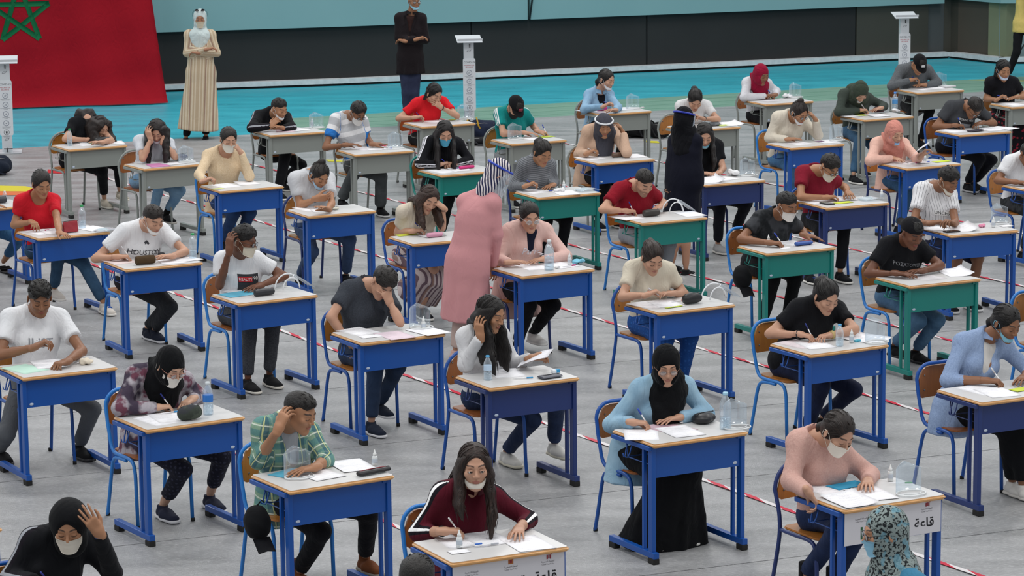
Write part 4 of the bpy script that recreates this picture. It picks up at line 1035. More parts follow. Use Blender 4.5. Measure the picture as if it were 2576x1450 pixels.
DM = dict(edge=edge_me(), lam=MB().prism(rrect(.010, .010, DW-.010, DD_-.010, .016), DH-.010, DH).me(),
    panel=MB().box((DW/2, .052, .635), (DW-.075, .0035, .198), bev=.001).box((DW/2, .06, .538), (DW-.09, .018, .003)).me(),
    col=MB().box((0, .062, .388), (.030, .050, .70), bev=.004).me(), thin=MB().box((0, .150, .388), (.022, .022, .70), bev=.003).me(),
    bar=MB().box((0, .275, .055), (.040, .53, .038), bev=.004).me(), rub=MB().box((0, 0, .018), (.044, .07, .036), bev=.005).me(),
    rail=MB().box((0, .26, .725), (.026, .44, .026), bev=.003).box((DW-.05, .26, .725), (.026, .44, .026), bev=.003).box((DW/2-.025, .45, .725), (DW-.05, .026, .026), bev=.003).box((DW/2-.025, .08, .725), (DW-.05, .026, .026), bev=.003).me(),
    shelf=MB().tube([(.06, .10, .60), (.06, .40, .60), (DW-.06, .40, .60), (DW-.06, .10, .60)], .004, 6).tube([(.2, .10, .60), (.2, .40, .60)], .003, 5).tube([(.35, .10, .60), (.35, .40, .60)], .003, 5).tube([(.5, .10, .60), (.5, .40, .60)], .003, 5).tube([(.06, .40, .60), (.06, .42, .71)], .004, 5).tube([(DW-.06, .40, .60), (DW-.06, .42, .71)], .004, 5).me(True),
    hook=MB().tube([(.012, .32, .715), (-.004, .32, .66), (-.014, .31, .628), (-.032, .30, .632), (-.036, .30, .652)], .0042, 6).tube([(.012, .27, .715), (-.004, .27, .66), (-.014, .28, .628), (-.030, .29, .632)], .0042, 6).me(True),
    plug=MB().lathe([(.016, 0), (.014, .002), (.001, .003)], (0, 0, 0), 14).me(True))
def desk(x, y, yaw, col, label, sticker=1, sign=0, wear=0):
    c2 = paint(STEEL[col]); o = thing('school_desk', label, 'desk', (x, y, 0), yaw, 'school desks in rows across the hall')
    tt = link('tabletop', DM['edge'], OAK, o); link('laminate', DM['lam'], LAM, tt)
    link('front_panel', DM['panel'], c2, o); link('top_frame', DM['rail'], c2, o)
    for sx in (.024, DW-.024):
        link('leg', DM['col'], c2, o, (sx, 0, 0)); link('leg', DM['thin'], c2, o, (sx, 0, 0)); b = link('foot_bar', DM['bar'], c2, o, (sx, 0, 0))
        for yy in (.045, .505): link('rubber_foot', DM['rub'], simple('black_rubber', '#161514', .8), b, (0, yy, 0))
    link('book_rack', DM['shelf'], c2, o); link('bag_hook', DM['hook'], c2, o)
    if sticker:
        s = link('sticker', DM['plug'], simple('sticker', '#b8c4d6', .4), o, (.075 if sticker == 1 else DW-.075,   .0495, .560), (math.pi/2, 0, 0)); s.scale = (1, .6, .5)
    return o
def chair(x, y, yaw, col, style, label, wood=0):
    """origin: floor under the seat centre; the sitter faces -y"""
    o = thing('school_chair', label, 'chair', (x, y, 0), yaw, 'tube-frame school chairs'); c2 = paint(STEEL[col]); key = ('chair', style)
    if key not in DM:
        m = MB(); w = .195; r = .0125; ztop = .84
        def arcpts(P, n=5):   # smooth a polyline
            out = []
            for i in range(len(P)-1):
                p0 = P[max(i-1, 0)]; p1 = P[i]; p2 = P[i+1]; p3 = P[min(i+2, len(P)-1)]
                for k in range(n):
                    t = k/n; out.append(tuple(.5*((2*p1[j])+(-p0[j]+p2[j])*t+(2*p0[j]-5*p1[j]+4*p2[j]-p3[j])*t*t+(-p0[j]+3*p1[j]-3*p2[j]+p3[j])*t**3) for j in range(3)))
            out.append(P[-1]); return out
        rd = .10 if style == 1 else .17; hoop = []
        for k in range(7): a = R_(180-90*k/6); hoop.append((-w+rd+rd*math.cos(a), .235, ztop-rd+rd*math.sin(a)))
        hoop += [(-q[0], q[1], q[2]) for q in hoop[::-1]]
        if style == 1:
            L = arcpts([(-w, -.19, .36), (-w, -.165, .425), (-w, -.10, .447), (-w, .02, .447), (-w, .12, .452), (-w, .165, .49), (-w, .19, .56), (-w, .215, .64)]); 
            m2 = lambda P: [(-q[0], q[1], q[2]) for q in P]
            m.tube([(-w*1.0, -.205, .006)]+L+hoop+m2(L)[::-1]+[(w, -.205, .006)], r, 8)
            for s in (-1, 1): m.tube(arcpts([(s*w, -.06, .428), (s*w, .06, .424), (s*w, .125, .405), (s*w, .165, .34), (s*w*1.02, .21, .15), (s*w*1.04, .245, .006)]), r, 8)
        else:
            for s in (-1, 1): m.tube(arcpts([(s*w, .17, .445), (s*w, .02, .445), (s*w, -.12, .445), (s*w, -.175, .42), (s*w, -.195, .35), (s*w, -.205, .15), (s*w*1.02, -.215, .006)]), r, 8)
            low = arcpts([(-w*1.06, .27, .006), (-w*1.03, .225, .2), (-w, .185, .40), (-w, .185, .52), (-w, .215, .62)]); m.tube(low+hoop+[(-q[0], q[1], q[2]) for q in low[::-1]], r, 8)
        DM[key] = m.me(True)
        sp = rrect(-.185, -.195, .185, .185, .05, 5); import bmesh
        sm = MB().prism(sp, .452, .466).me(); bm = bmesh.new(); bm.from_mesh(sm); bmesh.ops.bevel(bm, geom=[e for e in bm.edges if abs(e.verts[0].co.z-e.verts[1].co.z) < 1e-5], offset=.005, segments=2, affect='EDGES'); bm.to_mesh(sm); bm.free()
        DM[('seat', style)] = sm
        g = []; wb = w-.016
        for i in range(13):
            u = -1+2*i/12; x_ = u*wb; zt = ztop-.022-(rd*.9 if rd else 0)*(1-math.sqrt(max(0, 1-max(0, (abs(x_)-(wb-rd*.9))/(rd*.9))**2))); zb = .605+.02*(1-math.sqrt(max(0, 1-(max(0, abs(u)-.8)/.2)**2))); g.append([(x_, .232+.028*(1-u*u)-.0*j, zb+(zt-zb)*j/5) for j in range(6)])
        DM[('back', style)] = auto_smooth(MB().sheet(g, .011).me(), 40)
        DM['tip'] = MB().lathe([(.0145, 0), (.0145, .022), (.012, .024)], (0, 0, 0), 10).me(True)
        DM['screw'] = MB().lathe([(.007, 0), (.005, .002), (.0005, .003)], (0, 0, 0), 8).me(True)
    link('frame', DM[key], c2, o); link('seat', DM[('seat', style)], PLY[wood], o); b = link('backrest', DM[('back', style)], PLY[wood], o)
    for s in (-1, 1):
        for z in (.66, .76): link('screw', DM['screw'], simple('steel_screw', '#8a8a8a', .3, 1), b, (s*.13, .236, z), (math.pi/2, 0, 0))
        yb = .245 if style == 1 else .27
        link('leg_tip', DM['tip'], simple('black_rubber', '#161514', .8), o, (s*.20, yb, 0)); link('leg_tip', DM['tip'], simple('black_rubber', '#161514', .8), o, (s*.197, -.207 if style == 1 else -.215, 0))
    return o

# ---------------------------------------------------------------- things on the desks (placed in desk coordinates)
def paper_mat(col, ink=1):
    key = ('paper', col, ink)
    if key in MATS: return MATS[key]
    t = NT('printed_paper'); c = srgb(col)
    if ink:
        tc = t.n('ShaderNodeTexCoord').outputs['Object']; x = t.n('ShaderNodeSeparateXYZ', {0: tc})
        yv = t.math('MULTIPLY', x.outputs[1], 125.0); fr = t.math('FRACT', yv); fl = t.math('FLOOR', yv)
        vec = t.n('ShaderNodeCombineXYZ', {0: t.math('MULTIPLY', x.outputs[0], 420.0), 1: t.math('MULTIPLY', fl, 7.3), 2: 0.0})
        n_ = t.n('ShaderNodeTexNoise', {'Vector': vec.outputs[0], 'Scale': 1.0, 'Detail': 0.0})
        blk = t.n('ShaderNodeTexNoise', {'Vector': t.n('ShaderNodeCombineXYZ', {0: t.math('MULTIPLY', x.outputs[0], 9.0), 1: t.math('MULTIPLY', fl, .31)}).outputs[0], 'Scale': 1.0, 'Detail': 0.0})
        m = t.math('MULTIPLY', t.math('MULTIPLY', stepm(t, fr, .62), stepm(t, n_.outputs[0], .48)), stepm(t, blk.outputs[0], .47))
        inx = t.math('LESS_THAN', t.math('ABSOLUTE', x.outputs[0]), .085); iny = t.math('LESS_THAN', t.math('ABSOLUTE', x.outputs[1]), .128)
        m = t.math('MULTIPLY', t.math('MULTIPLY', m, t.math('MULTIPLY', inx, iny)), .42); t.base(t.mix(m, c, srgb('#4c4e58')))
    else: t.base(c)
    t.rough(.7); MATS[key] = t.m; return t.m
STK = {}
def onto(dk, x, y, z, rot=0):
    X, Y, yaw = DESKS[dk][:3]; c, s = math.cos(yaw), math.sin(yaw)
    return (X+x*c-y*s, Y+x*s+y*c, z), yaw+R_(rot)
def put(dk, name, lab, cat, x, y, rot=0, h=0.0, group=None):
    loc, rz = onto(dk, x, y, DH+h, rot); return thing(name, lab, cat, loc, rz, group)
def i_paper(dk, x, y, rot, lab, col='#efeff3', size=(.21, .297), curl=0, ink=1, folded=0, h=0.0):
    k = STK.get(dk, 0); STK[dk] = k+1; z = .0006+.0011*k+h
    loc, rz = onto(dk, x, y, DH+z, rot); n = 6; g = []
    for i in range(n+1):
        r = []
        for j in range(n+1):
            u = (i/n-.5)*size[0]; v = (j/n-.5)*size[1]; zz = max(0, (i/n-.55))**2*curl*.12 + max(0, (j/n-.6))**2*abs(curl)*.08+.0006*math.sin(5*i+3*j)*.3
            r.append((u, v, zz))
        g.append(r)
    o = MB().sheet(g, .0009).build('paper', paper_mat(col, ink), None, True, loc, (0, 0, rz))
    return tag(o, lab, 'paper')
def i_folder(dk, x, y, rot, lab, col, size=(.24, .17)):
    o = put(dk, 'folder', lab, 'folder', x, y, rot, .0015+.0011*STK.get(dk, 0)); STK[dk] = STK.get(dk, 0)+3
    MB().box((0, 0, .001), (size[0], size[1], .0012)).build('cover', simple('card', col, .5), o); MB().box((.003, -.002, .0026), (size[0]-.008, size[1]-.008, .0014)).build('sheet', simple('card', col, .6), o); return o
def i_pen(dk, x, y, rot, lab, col, h=.006):
    loc, rz = onto(dk, x, y, DH+h+.0011*STK.get(dk, 0), 0); a = rz+R_(rot); return build_pen(V(*loc), V(math.cos(a), math.sin(a), 0), col, lab)
def i_bottle(dk, x, y, lab, cap_c='#2f9a5a', H=.215, R=.033, lab_c=None, water=.5):
    o = put(dk, 'water_bottle', lab, 'bottle', x, y)
    pr = [(R*.8, 0), (R, .008), (R, H*.12), (R*.94, H*.15), (R, H*.18), (R, H*.34), (R*.93, H*.37), (R, H*.40), (R, H*.62), (R*.95, H*.70), (R*.6, H*.84), (R*.40, H*.89), (R*.40, H*.93)]
    MB().lathe(pr, seg=18).build('bottle_body', clear('bottle_plastic', .30), o, True)
    if water: MB().lathe([(R*.76, .004), (R*.93, .012), (R*.93, H*.62*water), (R*.02, H*.62*water)], seg=16).build('water', clear('water', .12, (.86, .93, .97, 1)), o, True)
    MB().lathe([(R*.46, H*.915), (R*.48, H*.93), (R*.48, H*.985), (R*.40, H), (.0005, H)], seg=14).build('bottle_cap', simple('bottle_cap', cap_c, .4), o, True)
    if lab_c: MB().lathe([(R*1.015, H*.40), (R*1.02, H*.41), (R*1.02, H*.60), (R*1.015, H*.61)], seg=18).build('label_sleeve', simple('bottle_label', lab_c, .4), o, True)
def i_dropper(dk, x, y, lab):
    o = put(dk, 'dropper_bottle', lab, 'bottle', x, y, 0, .003)
    MB().lathe([(.0155, 0), (.017, .003), (.017, .050), (.015, .056), (.009, .060)], seg=14).build('bottle_body', simple('white_plastic', '#d6dadb', .35), o, True)
    MB().lathe([(.011, .060), (.011, .074), (.007, .078), (.004, .092), (.0025, .096), (.0004, .097)], seg=12).build('nozzle', simple('white_cap', '#e2e4e3', .4), o, True)
    MB().lathe([(.01725, .018), (.01735, .020), (.01735, .040), (.01725, .042)], seg=14).build('label_sleeve', simple('dropper_label', '#b9c2cc', .5), o, True)
def i_case(dk, x, y, rot, lab, col, kind='roll', L=.21, R=.034, pat='plain', c2='#222222', zc='#1c1c1e'):
    o = put(dk, 'pencil_case', lab, 'pencil case', x, y, rot, .003); key = ('case', kind, L, R)
    if key not in DM:
        if kind == 'roll': q = [cap((-L/2+R*.6, 0, R), (L/2-R*.6, 0, R), R, R*.96, flat=3), ell((0, 0, R*1.15), (L*.42, R*.9, R*.8), k=.02)]
        elif kind == 'box': q = [cap((-L/2+.02, 0, R*.62), (L/2-.02, 0, R*.62), R*.62, R*.60, w=(0, 1, 0), s=1.6)]
        elif kind == 'pouch': q = [cap((-L/2+R*.8, 0, R*1.0), (L/2-R*.8, 0, R*1.05), R*1.0, R*.9, k=.02), ell((0, 0, R*1.25), (L*.40, R*.85, R*.95), k=.03)]
        elif kind == 'soft': q = [ell((-L*.15, 0, R*.6), (L*.34, R*1.5, R*.8)), ell((L*.2, R*.4, R*.55), (L*.28, R*1.2, R*.7), k=.02)]
        elif kind == 'flat': q = [cap((-L/2+.01, 0, .008), (L/2-.01, 0, .008), .010, .010, w=(0, 1, 0), s=4.5)]
        elif kind == 'stand': q = [cap((-L/2+.03, 0, .045), (L/2-.03, 0, .045), .040, .042, w=(0, 0, 1), s=1.35, flat=3), plane((0, .03, 0), (0, 1, .25)), plane((0, -.03, 0), (0, -1, .25)), plane((0, 0, .002), (0, 0, -1))]
        q += [plane((0, 0, .001), (0, 0, -1))] if kind != 'stand' else []
        DM[key] = me_from(*sdf_mesh(q, .0055, k=.012, noise=.0012, nf=60), True, 'case')
        zz = {'roll': 2*R, 'box': R*1.24, 'pouch': 2.1*R, 'soft': R*1.4, 'flat': .018, 'stand': .10}[kind]
        DM[key+('z',)] = MB().tube([(-L*.40, 0, zz-.002), (-L*.2, 0, zz+.0015), (0, 0, zz+.002), (L*.2, 0, zz+.0015), (L*.38, 0, zz-.002)], .0028, 6).me(True)
        DM[key+('p',)] = MB().box((L*.40, 0, zz+.004), (.022, .006, .004), bev=.001).me()
    link('pouch', DM[key], cloth(col, pat, c2, fold=.3) if pat != 'plain' else simple('case_fabric', col, .45, bump=(70, .2, .003)), o); z_ = link('zip', DM[key+('z',)], simple('zip', zc, .4), o); link('zip_pull', DM[key+('p',)], simple('zip_pull', '#a7a7a7', .3, 1), z_)
    return o
def i_shield(dk, x, y, rot, lab, stand='up', band='#d9dcdd', big=1.0):
    """a face shield: white head band ring lying on the desk with its clear visor standing or leaning"""
    o = put(dk, 'face_shield', lab, 'face shield', x, y, rot, .006)
    if stand == 'frame':   # white frame standing on edge with a sheet running down behind
        A_ = [(.11*math.cos(a)-.02, .0, .125*math.sin(a)) for a in [R_(8+164*i/14) for i in range(15)]]
        MB().tube(A_, [.006]*15, 7).tube([(.075*math.cos(a)-.01, -.055, .10*math.sin(a)) for a in [R_(5+170*i/12) for i in range(13)]], .0055, 6).tube([A_[5], (.03, -.03, .115), (-.0, -.055, .10)], .005, 6).build('head_band', simple('band_white', '#dcdfe2', .35), o, True)
        g = [[(.03+.17*j/6+.0*i, -.005+.055*(i/6-.5)*2, .118*(1-j/6)**.9+.002) for j in range(7)] for i in range(7)]
        MB().sheet(g, .0012).build('visor', clear(), o, True); MB().tube([(.035, .05, .118), (.19, .05, .006)], .0035, 5).build('visor_edge', simple('band_white', '#dcdfe2', .35), o, True); return o
    r = .078*big
    MB().tube([(r*1.15*math.cos(a), r*.85*math.sin(a), .003) for a in [2*math.pi*i/24 for i in range(24)]], .0048, 6, closed=True).tube([(r*.8*math.cos(a), r*.55*math.sin(a), .006) for a in [R_(200+140*i/10) for i in range(11)]], .0036, 6).build('head_band', simple('band_pale', band, .4), o, True)
    Hh = .17 if stand == 'up' else .02
    g = []
    for i in range(13):
        a = R_(-20-140*i/12) if stand == 'up' else R_(-160+140*i/12)
        g.append([(r*1.2*math.cos(a), r*.9*math.sin(a)*-1, .006+Hh*j/4*(1-.25*max(0, j/4-.7)/.3*abs(math.cos(a)))) for j in range(5)])
    if stand == 'up': MB().sheet(g, .0012).build('visor', clear(), o, True)
    else:
        g = [[(-.11+.22*i/8, -.14+.16*j/6, .006+.016*math.sin(math.pi*i/8)) for j in range(7)] for i in range(9)]; MB().sheet(g, .0012).build('visor', clear(), o, True)
    return o
def i_crumple(dk, x, y, lab, col='#dedee0', r=.03, name='tissue', cat='tissue'):
    loc, rz = onto(dk, x, y, DH+.003, 0); rr = random.Random(lab)
    q = [ell((rr.uniform(-r, r), rr.uniform(-r, r), rr.uniform(.25, .8)*r), (rr.uniform(.5, 1)*r, rr.uniform(.3, .8)*r, rr.uniform(.3, .7)*r)) for _ in range(6)]+[plane((0, 0, 0), (0, 0, -1))]
    v, f = sdf_mesh(q, .004, k=.004, noise=.004, nf=110, seed=len(lab)); return tag(link(name, me_from(v, f, False, name), simple('soft_'+name, col, .85), None, loc, (0, 0, rz)), lab, cat)
def i_flat(dk, x, y, rot, lab, col, size, name, cat, bev=.003, h=.0, part2=None):
    o = put(dk, name, lab, cat, x, y, rot, h+.0011*STK.get(dk, 0)); MB().box((0, 0, size[2]/2), size, bev=bev).build('body', simple(name, col, .4), o)
    if name == 'calculator':
        MB().box((0, size[1]*.28, size[2]), (size[0]*.8, size[1]*.25, .002)).build('screen', simple('lcd', '#7c8a80', .2), o)
        for i in range(4):
            for j in range(3): MB().box((-size[0]*.27+size[0]*.27*j, -size[1]*.36+size[1]*.13*i, size[2]), (size[0]*.18, size[1]*.08, .003)).build('key', simple('calc_key', '#9b9b9b', .5), o)
    if name == 'eraser': MB().box((size[0]*.2, 0, size[2]/2), (size[0]*.5, size[1]*1.04, size[2]*1.05), bev=.002).build('sleeve', simple('eraser_sleeve', part2 or '#2b6fb3', .5), o)
    if name == 'phone': MB().box((0, 0, size[2]), (size[0]*.92, size[1]*.95, .0006)).build('screen', simple('phone_screen', '#0a0b0d', .08), o)
    return o

# ---- sanitiser totems
def totem(x, y, yaw, label, tray=1):
    o = thing('sanitiser_stand', label, 'sanitiser stand', (x, y, 0), yaw, 'white hand sanitiser stands by the wall'); wh = simple('white_sheet_metal', '#c4c9ce', .4); 
    MB().box((0, .02, .008), (.36, .34, .012), bev=.003).build('base_plate', wh, o)
    MB().box((0, .03, .58), (.13, .10, 1.16), bev=.004).build('column', wh, o)
    import bmesh
    fp = MB(); pts = [(x_, z_) for x_, z_ in rrect(-.085, .22, .085, .93, .025, 4)]; n = len(pts)
    fp.add([(a, -.026, b) for a, b in pts]+[(a, -.021, b) for a, b in pts], [tuple(range(n)), tuple(range(n, 2*n))[::-1]]+[(i, n+i, n+(i+1) % n, (i+1) % n) for i in range(n)]); face = fp.build('face_panel', simple('white_face', '#ced3d8', .45), o)
    tr = MB().box((0, 0, 0), (.34, .30, .006), Matrix.Rotation(R_(14), 3, 'X')).box((0, -.145, .0), (.34, .004, .03), Matrix.Rotation(R_(14), 3, 'X')).build('tray', wh, o); tr.location = (0, 0, 1.19)
    MB().box((.01, -.028, 1.10), (.012, .01, .05)).build('nozzle', simple('black_plastic', '#17181a', .4), o)
    MB().box((.015, -.10, .06), (.11, .07, .008), Matrix.Rotation(R_(-12), 3, 'X')).tube([(.0, -.07, .012), (.0, -.05, .065)], .006, 6).build('foot_pedal', simple('black_plastic', '#17181a', .4), o)
    def tx(s, z, size, col, sx=1, xo=0):
        t_ = link('lettering', text_mesh(s, size), simple('sign_ink', col, .6), face, (xo, -.0275, z), (math.pi/2, 0, 0)); t_.scale = (sx, 1, 1)
    tx('COVID-19', .875, .034, '#3b3f46'); tx('MESURES DE', .835, .024, '#b03a48'); tx('SÉCURITÉ', .808, .024, '#b03a48')
    caps = [('GARDER SES DISTANCES', 'AVEC LES AUTRES'), ('SE LAVER RÉGULIÈREMENT', 'LES MAINS'), ('NE PAS SE SERRER', 'LA MAIN'), ('PORTER UN MASQUE', 'OBLIGATOIREMENT'), ('RESTER CHEZ SOI', 'AU MAXIMUM')]
    for i, (a, b) in enumerate(caps):
        z = .735-.118*i
        ic = MB().tube([(.034*math.cos(q), 0, .034*math.sin(q)) for q in [2*math.pi*k/20 for k in range(20)]], .0022, 4, closed=True)
        if i == 4: ic.box((0, 0, -.004), (.020, .002, .020)).box((0, 0, .012), (.024, .002, .006)).box((0, -.001, -.008), (.007, .002, .012))
        else: ic.tube([(-.014, 0, -.012+.003*i), (.0, 0, .014-.005*i), (.012, 0, .008), (.004, 0, -.012)], .0016, 4).tube([(-.004, 0, -.006), (.010, 0, -.002*i)], .0016, 4).tube([(.014, 0, .020), (.024, 0, .026)], .0012, 4)
        k_ = ic.build('icon', simple('sign_ink', '#2c3f63' if i < 4 else '#15181d', .6), face, True); k_.location = (0, -.027, z)
        tx(a, z-.047, .0115, '#565b66'); tx(b, z-.060, .0115, '#565b66')
    m = MB().tube([(-.03, 0, -.01), (-.01, 0, .012), (.018, 0, .010), (.03, 0, .018), (.014, 0, -.006), (-.012, 0, -.012), (-.03, 0, -.01)], .0018, 4); e = m.build('emblem', simple('sign_ink2', '#6b6f78', .6), o, True); e.location = (.0, -.022, 1.03)
    e2 = m.build('emblem', simple('sign_ink2', '#6b6f78', .6), o, True); e2.location = (.0, -.022, .17)

# ---- desks and chairs
desk(*DESKS['A1'], 'grey', 'grey school desk of the curly-haired girl bent low', sticker=1)
desk(*DESKS['A2'], 'grey', 'grey school desk of the girl holding her head', sticker=1)
desk(*DESKS['A3'], 'blue', 'bright blue school desk of the girl in the cream blouse', sticker=1)
desk(*DESKS['A4'], 'grey', 'grey school desk of the boy in the black tracksuit', sticker=1)
desk(*DESKS['A5'], 'blue', 'bright blue school desk of the boy with the topknot', sticker=1)
desk(*DESKS['B1'], 'blue', 'bright blue school desk of the girl in scoop-neck red', sticker=1)
desk(*DESKS['B2'], 'blue', 'bright blue school desk of the boy in the HOUSTON tee', sticker=1)
desk(*DESKS['B3'], 'blue', 'bright blue school desk of the boy in the REALITY tee', sticker=2)
desk(*DESKS['B4'], 'blue', 'bright blue school desk of the boy in dark grey', sticker=1)
desk(*DESKS['B5'], 'navy', 'navy blue school desk of the girl in the white blouse', sticker=1)
desk(*DESKS['C1'], 'blue', 'bright blue school desk of the boy in the JUST tee', sticker=1)
desk(*DESKS['C2'], 'blue', 'bright blue school desk of the girl in tie-dye', sticker=2)
desk(*DESKS['C3'], 'blue', 'bright blue school desk of the boy in green plaid', sticker=1)
desk(*DESKS['C4'], 'blue', 'bright blue school desk of the girl in burgundy', sticker=0)
desk(*DESKS['PAR'], 'blue', 'bright blue school desk of the girl in the pink cardigan', sticker=0)
desk(*DESKS['SK'], 'blue', 'bright blue school desk of the girl in the striped skirt', sticker=1)
desk(*DESKS['TG'], 'teal', 'teal green school desk of the girl in the grey cardigan', sticker=1)
desk(*DESKS['TA'], 'teal', 'teal green school desk of the girl with white sleeve stripes', sticker=1)
desk(*DESKS['ST'], 'grey', 'grey school desk of the boy in the banded tee', sticker=1)
desk(*DESKS['RT'], 'grey', 'grey school desk of the girl in the bright red tee', sticker=2)
desk(*DESKS['TC'], 'grey', 'grey school desk of the boy in the teal shirt and cap', sticker=1)
desk(*DESKS['DP'], 'grey', 'grey school desk of the girl in the light denim jacket', sticker=1)
desk(*DESKS['TR'], 'blue', 'bright blue school desk of the girl in the trench coat', sticker=1)
desk(*DESKS['CB'], 'blue', 'bright blue school desk of the girl in the cream sweater', sticker=1)
desk(*DESKS['GH'], 'grey', 'grey school desk of the girl in the olive headscarf', sticker=1)
desk(*DESKS['DC'], 'grey', 'grey school desk of the boy in the grey denim jacket', sticker=1)
desk(*DESKS['VN'], 'grey', 'grey school desk of the girl in the V-neck tee', sticker=1)
desk(*DESKS['BT'], 'blue', 'bright blue school desk of the boy in the band-print tee', sticker=1)
desk(*DESKS['PH'], 'blue', 'bright blue school desk of the girl in the peach headscarf', sticker=1)
desk(*DESKS['UN'], 'blue', 'bright blue school desk of the boy in the UNCHANG tee', sticker=1)
desk(*DESKS['MB'], 'navy', 'navy blue school desk of the boy in the maroon tee', sticker=1)
desk(*DESKS['DG'], 'navy', 'navy blue school desk of the half-hidden girl', sticker=1)
desk(*DESKS['RP'], 'teal', 'teal green school desk of the boy in the dark red polo', sticker=2)
desk(*DESKS['MM'], 'teal', 'teal green school desk of the boy in the camouflage tee', sticker=1)
desk(*DESKS['PT'], 'teal', 'teal green school desk of the boy in the backwards cap', sticker=1)
desk(*DESKS['CT'], 'blue', 'bright blue school desk of the girl in the cream tee', sticker=1)
desk(*DESKS['BG'], 'blue', 'bright blue school desk of the ponytailed girl in black', sticker=2)
desk(*DESKS['HG'], 'blue', 'bright blue school desk of the black-scarfed girl in denim', sticker=2)
desk(*DESKS['PS'], 'blue', 'bright blue school desk of the girl in the dusty pink sweater', sticker=0)
desk(*DESKS['DD'], 'navy', 'navy blue school desk of the girl in the open blue shirt', sticker=1)
desk(*DESKS['DW'], 'grey', 'grey school desk of the girl with hands at her mouth', sticker=1)
desk(*DESKS['CH'], 'grey', 'grey school desk of the girl in the crimson headscarf', sticker=1)
desk(*DESKS['AW'], 'blue', 'bright blue school desk of the white-shirted boy at the right edge', sticker=1)
desk(*DESKS['LD'], 'blue', 'bright blue school desk of the sandalled person at the left edge', sticker=1)
desk(*DESKS['LB'], 'blue', 'bright blue school desk of nobody, cut off at the lower left edge', sticker=1)
chair(-4.847, 32.889, 0.5257, 'grey', 2, 'silver grey tube chair under the curly-haired girl bent low', 0)
chair(-3.862, 31.251, 0.5704, 'grey', 2, 'silver grey tube chair under the girl holding her head', 1)
chair(-2.877, 29.562, 0.5082, 'lblue', 1, 'light blue tube chair under the girl in the cream blouse', 0)
chair(-2.699, 33.974, 0.47, 'grey', 2, 'silver grey tube chair under the boy in the black tracksuit', 1)
chair(-1.883, 27.878, 0.4816, 'navy', 2, 'navy blue tube chair under the boy with the topknot', 0)
chair(-4.247, 26.726, 0.5586, 'blue', 2, 'blue tube chair under the girl in scoop-neck red', 0)
chair(-3.218, 25.044, 0.4958, 'lblue', 1, 'light blue tube chair under the boy in the HOUSTON tee', 0)
chair(-2.177, 23.408, 0.5497, 'lblue', 1, 'light blue tube chair under the boy in the REALITY tee', 1)
chair(-1.130, 21.766, 0.5223, 'blue', 1, 'blue tube chair under the boy in dark grey', 0)
chair(-0.189, 20.152, 0.5074, 'blue', 2, 'blue tube chair under the girl in the white blouse', 1)
chair(-3.379, 20.648, 0.5174, 'blue', 2, 'blue tube chair under the boy in the JUST tee', 0)
chair(-2.374, 18.990, 0.563, 'lblue', 1, 'light blue tube chair under the girl in tie-dye', 1)
chair(-1.357, 17.359, 0.5585, 'lblue', 1, 'light blue tube chair under the boy in green plaid', 0)
chair(-0.335, 15.769, 0.4689, 'lblue', 1, 'light blue tube chair under the girl in burgundy', 1)
chair(0.037, 24.509, 0.5199, 'navy', 2, 'navy blue tube chair under the girl in the pink cardigan', 0)
chair(-0.869, 26.210, 0.4826, 'blue', 1, 'blue tube chair under the girl in the striped skirt', 1)
chair(0.248, 28.917, 0.4698, 'navy', 2, 'navy blue tube chair under the girl in the grey cardigan', 0)
chair(-0.750, 30.552, 0.5247, 'teal', 1, 'teal tube chair under the girl with white sleeve stripes', 1)
chair(-1.651, 32.218, 0.456, 'grey', 2, 'silver grey tube chair under the boy in the banded tee', 0)
chair(-1.029, 34.632, 0.4857, 'grey', 2, 'silver grey tube chair under the girl in the bright red tee', 1)
chair(-0.015, 32.985, 0.4966, 'grey', 2, 'silver grey tube chair under the boy in the teal shirt and cap', 0)
chair(1.063, 35.675, 0.4652, 'grey', 2, 'silver grey tube chair under the girl in the light denim jacket', 1)
chair(0.882, 31.327, 0.4812, 'grey', 2, 'silver grey tube chair under the girl in the trench coat', 0)
chair(2.982, 32.415, 0.4831, 'lblue', 1, 'light blue tube chair under the girl in the cream sweater', 0)
chair(4.062, 34.876, 0.4798, 'grey', 2, 'silver grey tube chair under the girl in the olive headscarf', 0)
chair(5.079, 37.623, 0.4297, 'grey', 2, 'silver grey tube chair under the boy in the grey denim jacket', 1)
chair(5.993, 35.981, 0.4068, 'grey', 2, 'silver grey tube chair under the girl in the V-neck tee', 0)
chair(4.955, 33.387, 0.4541, 'blue', 1, 'blue tube chair under the boy in the band-print tee', 1)
chair(3.975, 30.716, 0.5123, 'navy', 2, 'navy blue tube chair under the girl in the peach headscarf', 0)
chair(3.872, 26.401, 0.3942, 'navy', 2, 'navy blue tube chair under the boy in the UNCHANG tee', 1)
chair(2.927, 28.078, 0.4514, 'blue', 2, 'blue tube chair under the boy in the maroon tee', 0)
chair(1.900, 29.677, 0.4652, 'navy', 2, 'navy blue tube chair under the half-hidden girl', 1)
chair(1.156, 27.263, 0.4865, 'lblue', 1, 'light blue tube chair under the boy in the dark red polo', 0)
chair(2.150, 25.523, 0.4553, 'lblue', 1, 'light blue tube chair under the boy in the camouflage tee', 1)
chair(3.121, 23.886, 0.4796, 'lblue', 1, 'light blue tube chair under the boy in the backwards cap', 0)
chair(1.068, 22.840, 0.5089, 'blue', 2, 'blue tube chair under the girl in the cream tee', 0)
chair(2.027, 21.176, 0.5327, 'lblue', 1, 'light blue tube chair under the ponytailed girl in black', 0)
chair(0.814, 18.447, 0.5146, 'blue', 1, 'blue tube chair under the black-scarfed girl in denim', 1)
chair(1.803, 16.797, 0.4992, 'navy', 2, 'navy blue tube chair under the girl in the dusty pink sweater', 0)
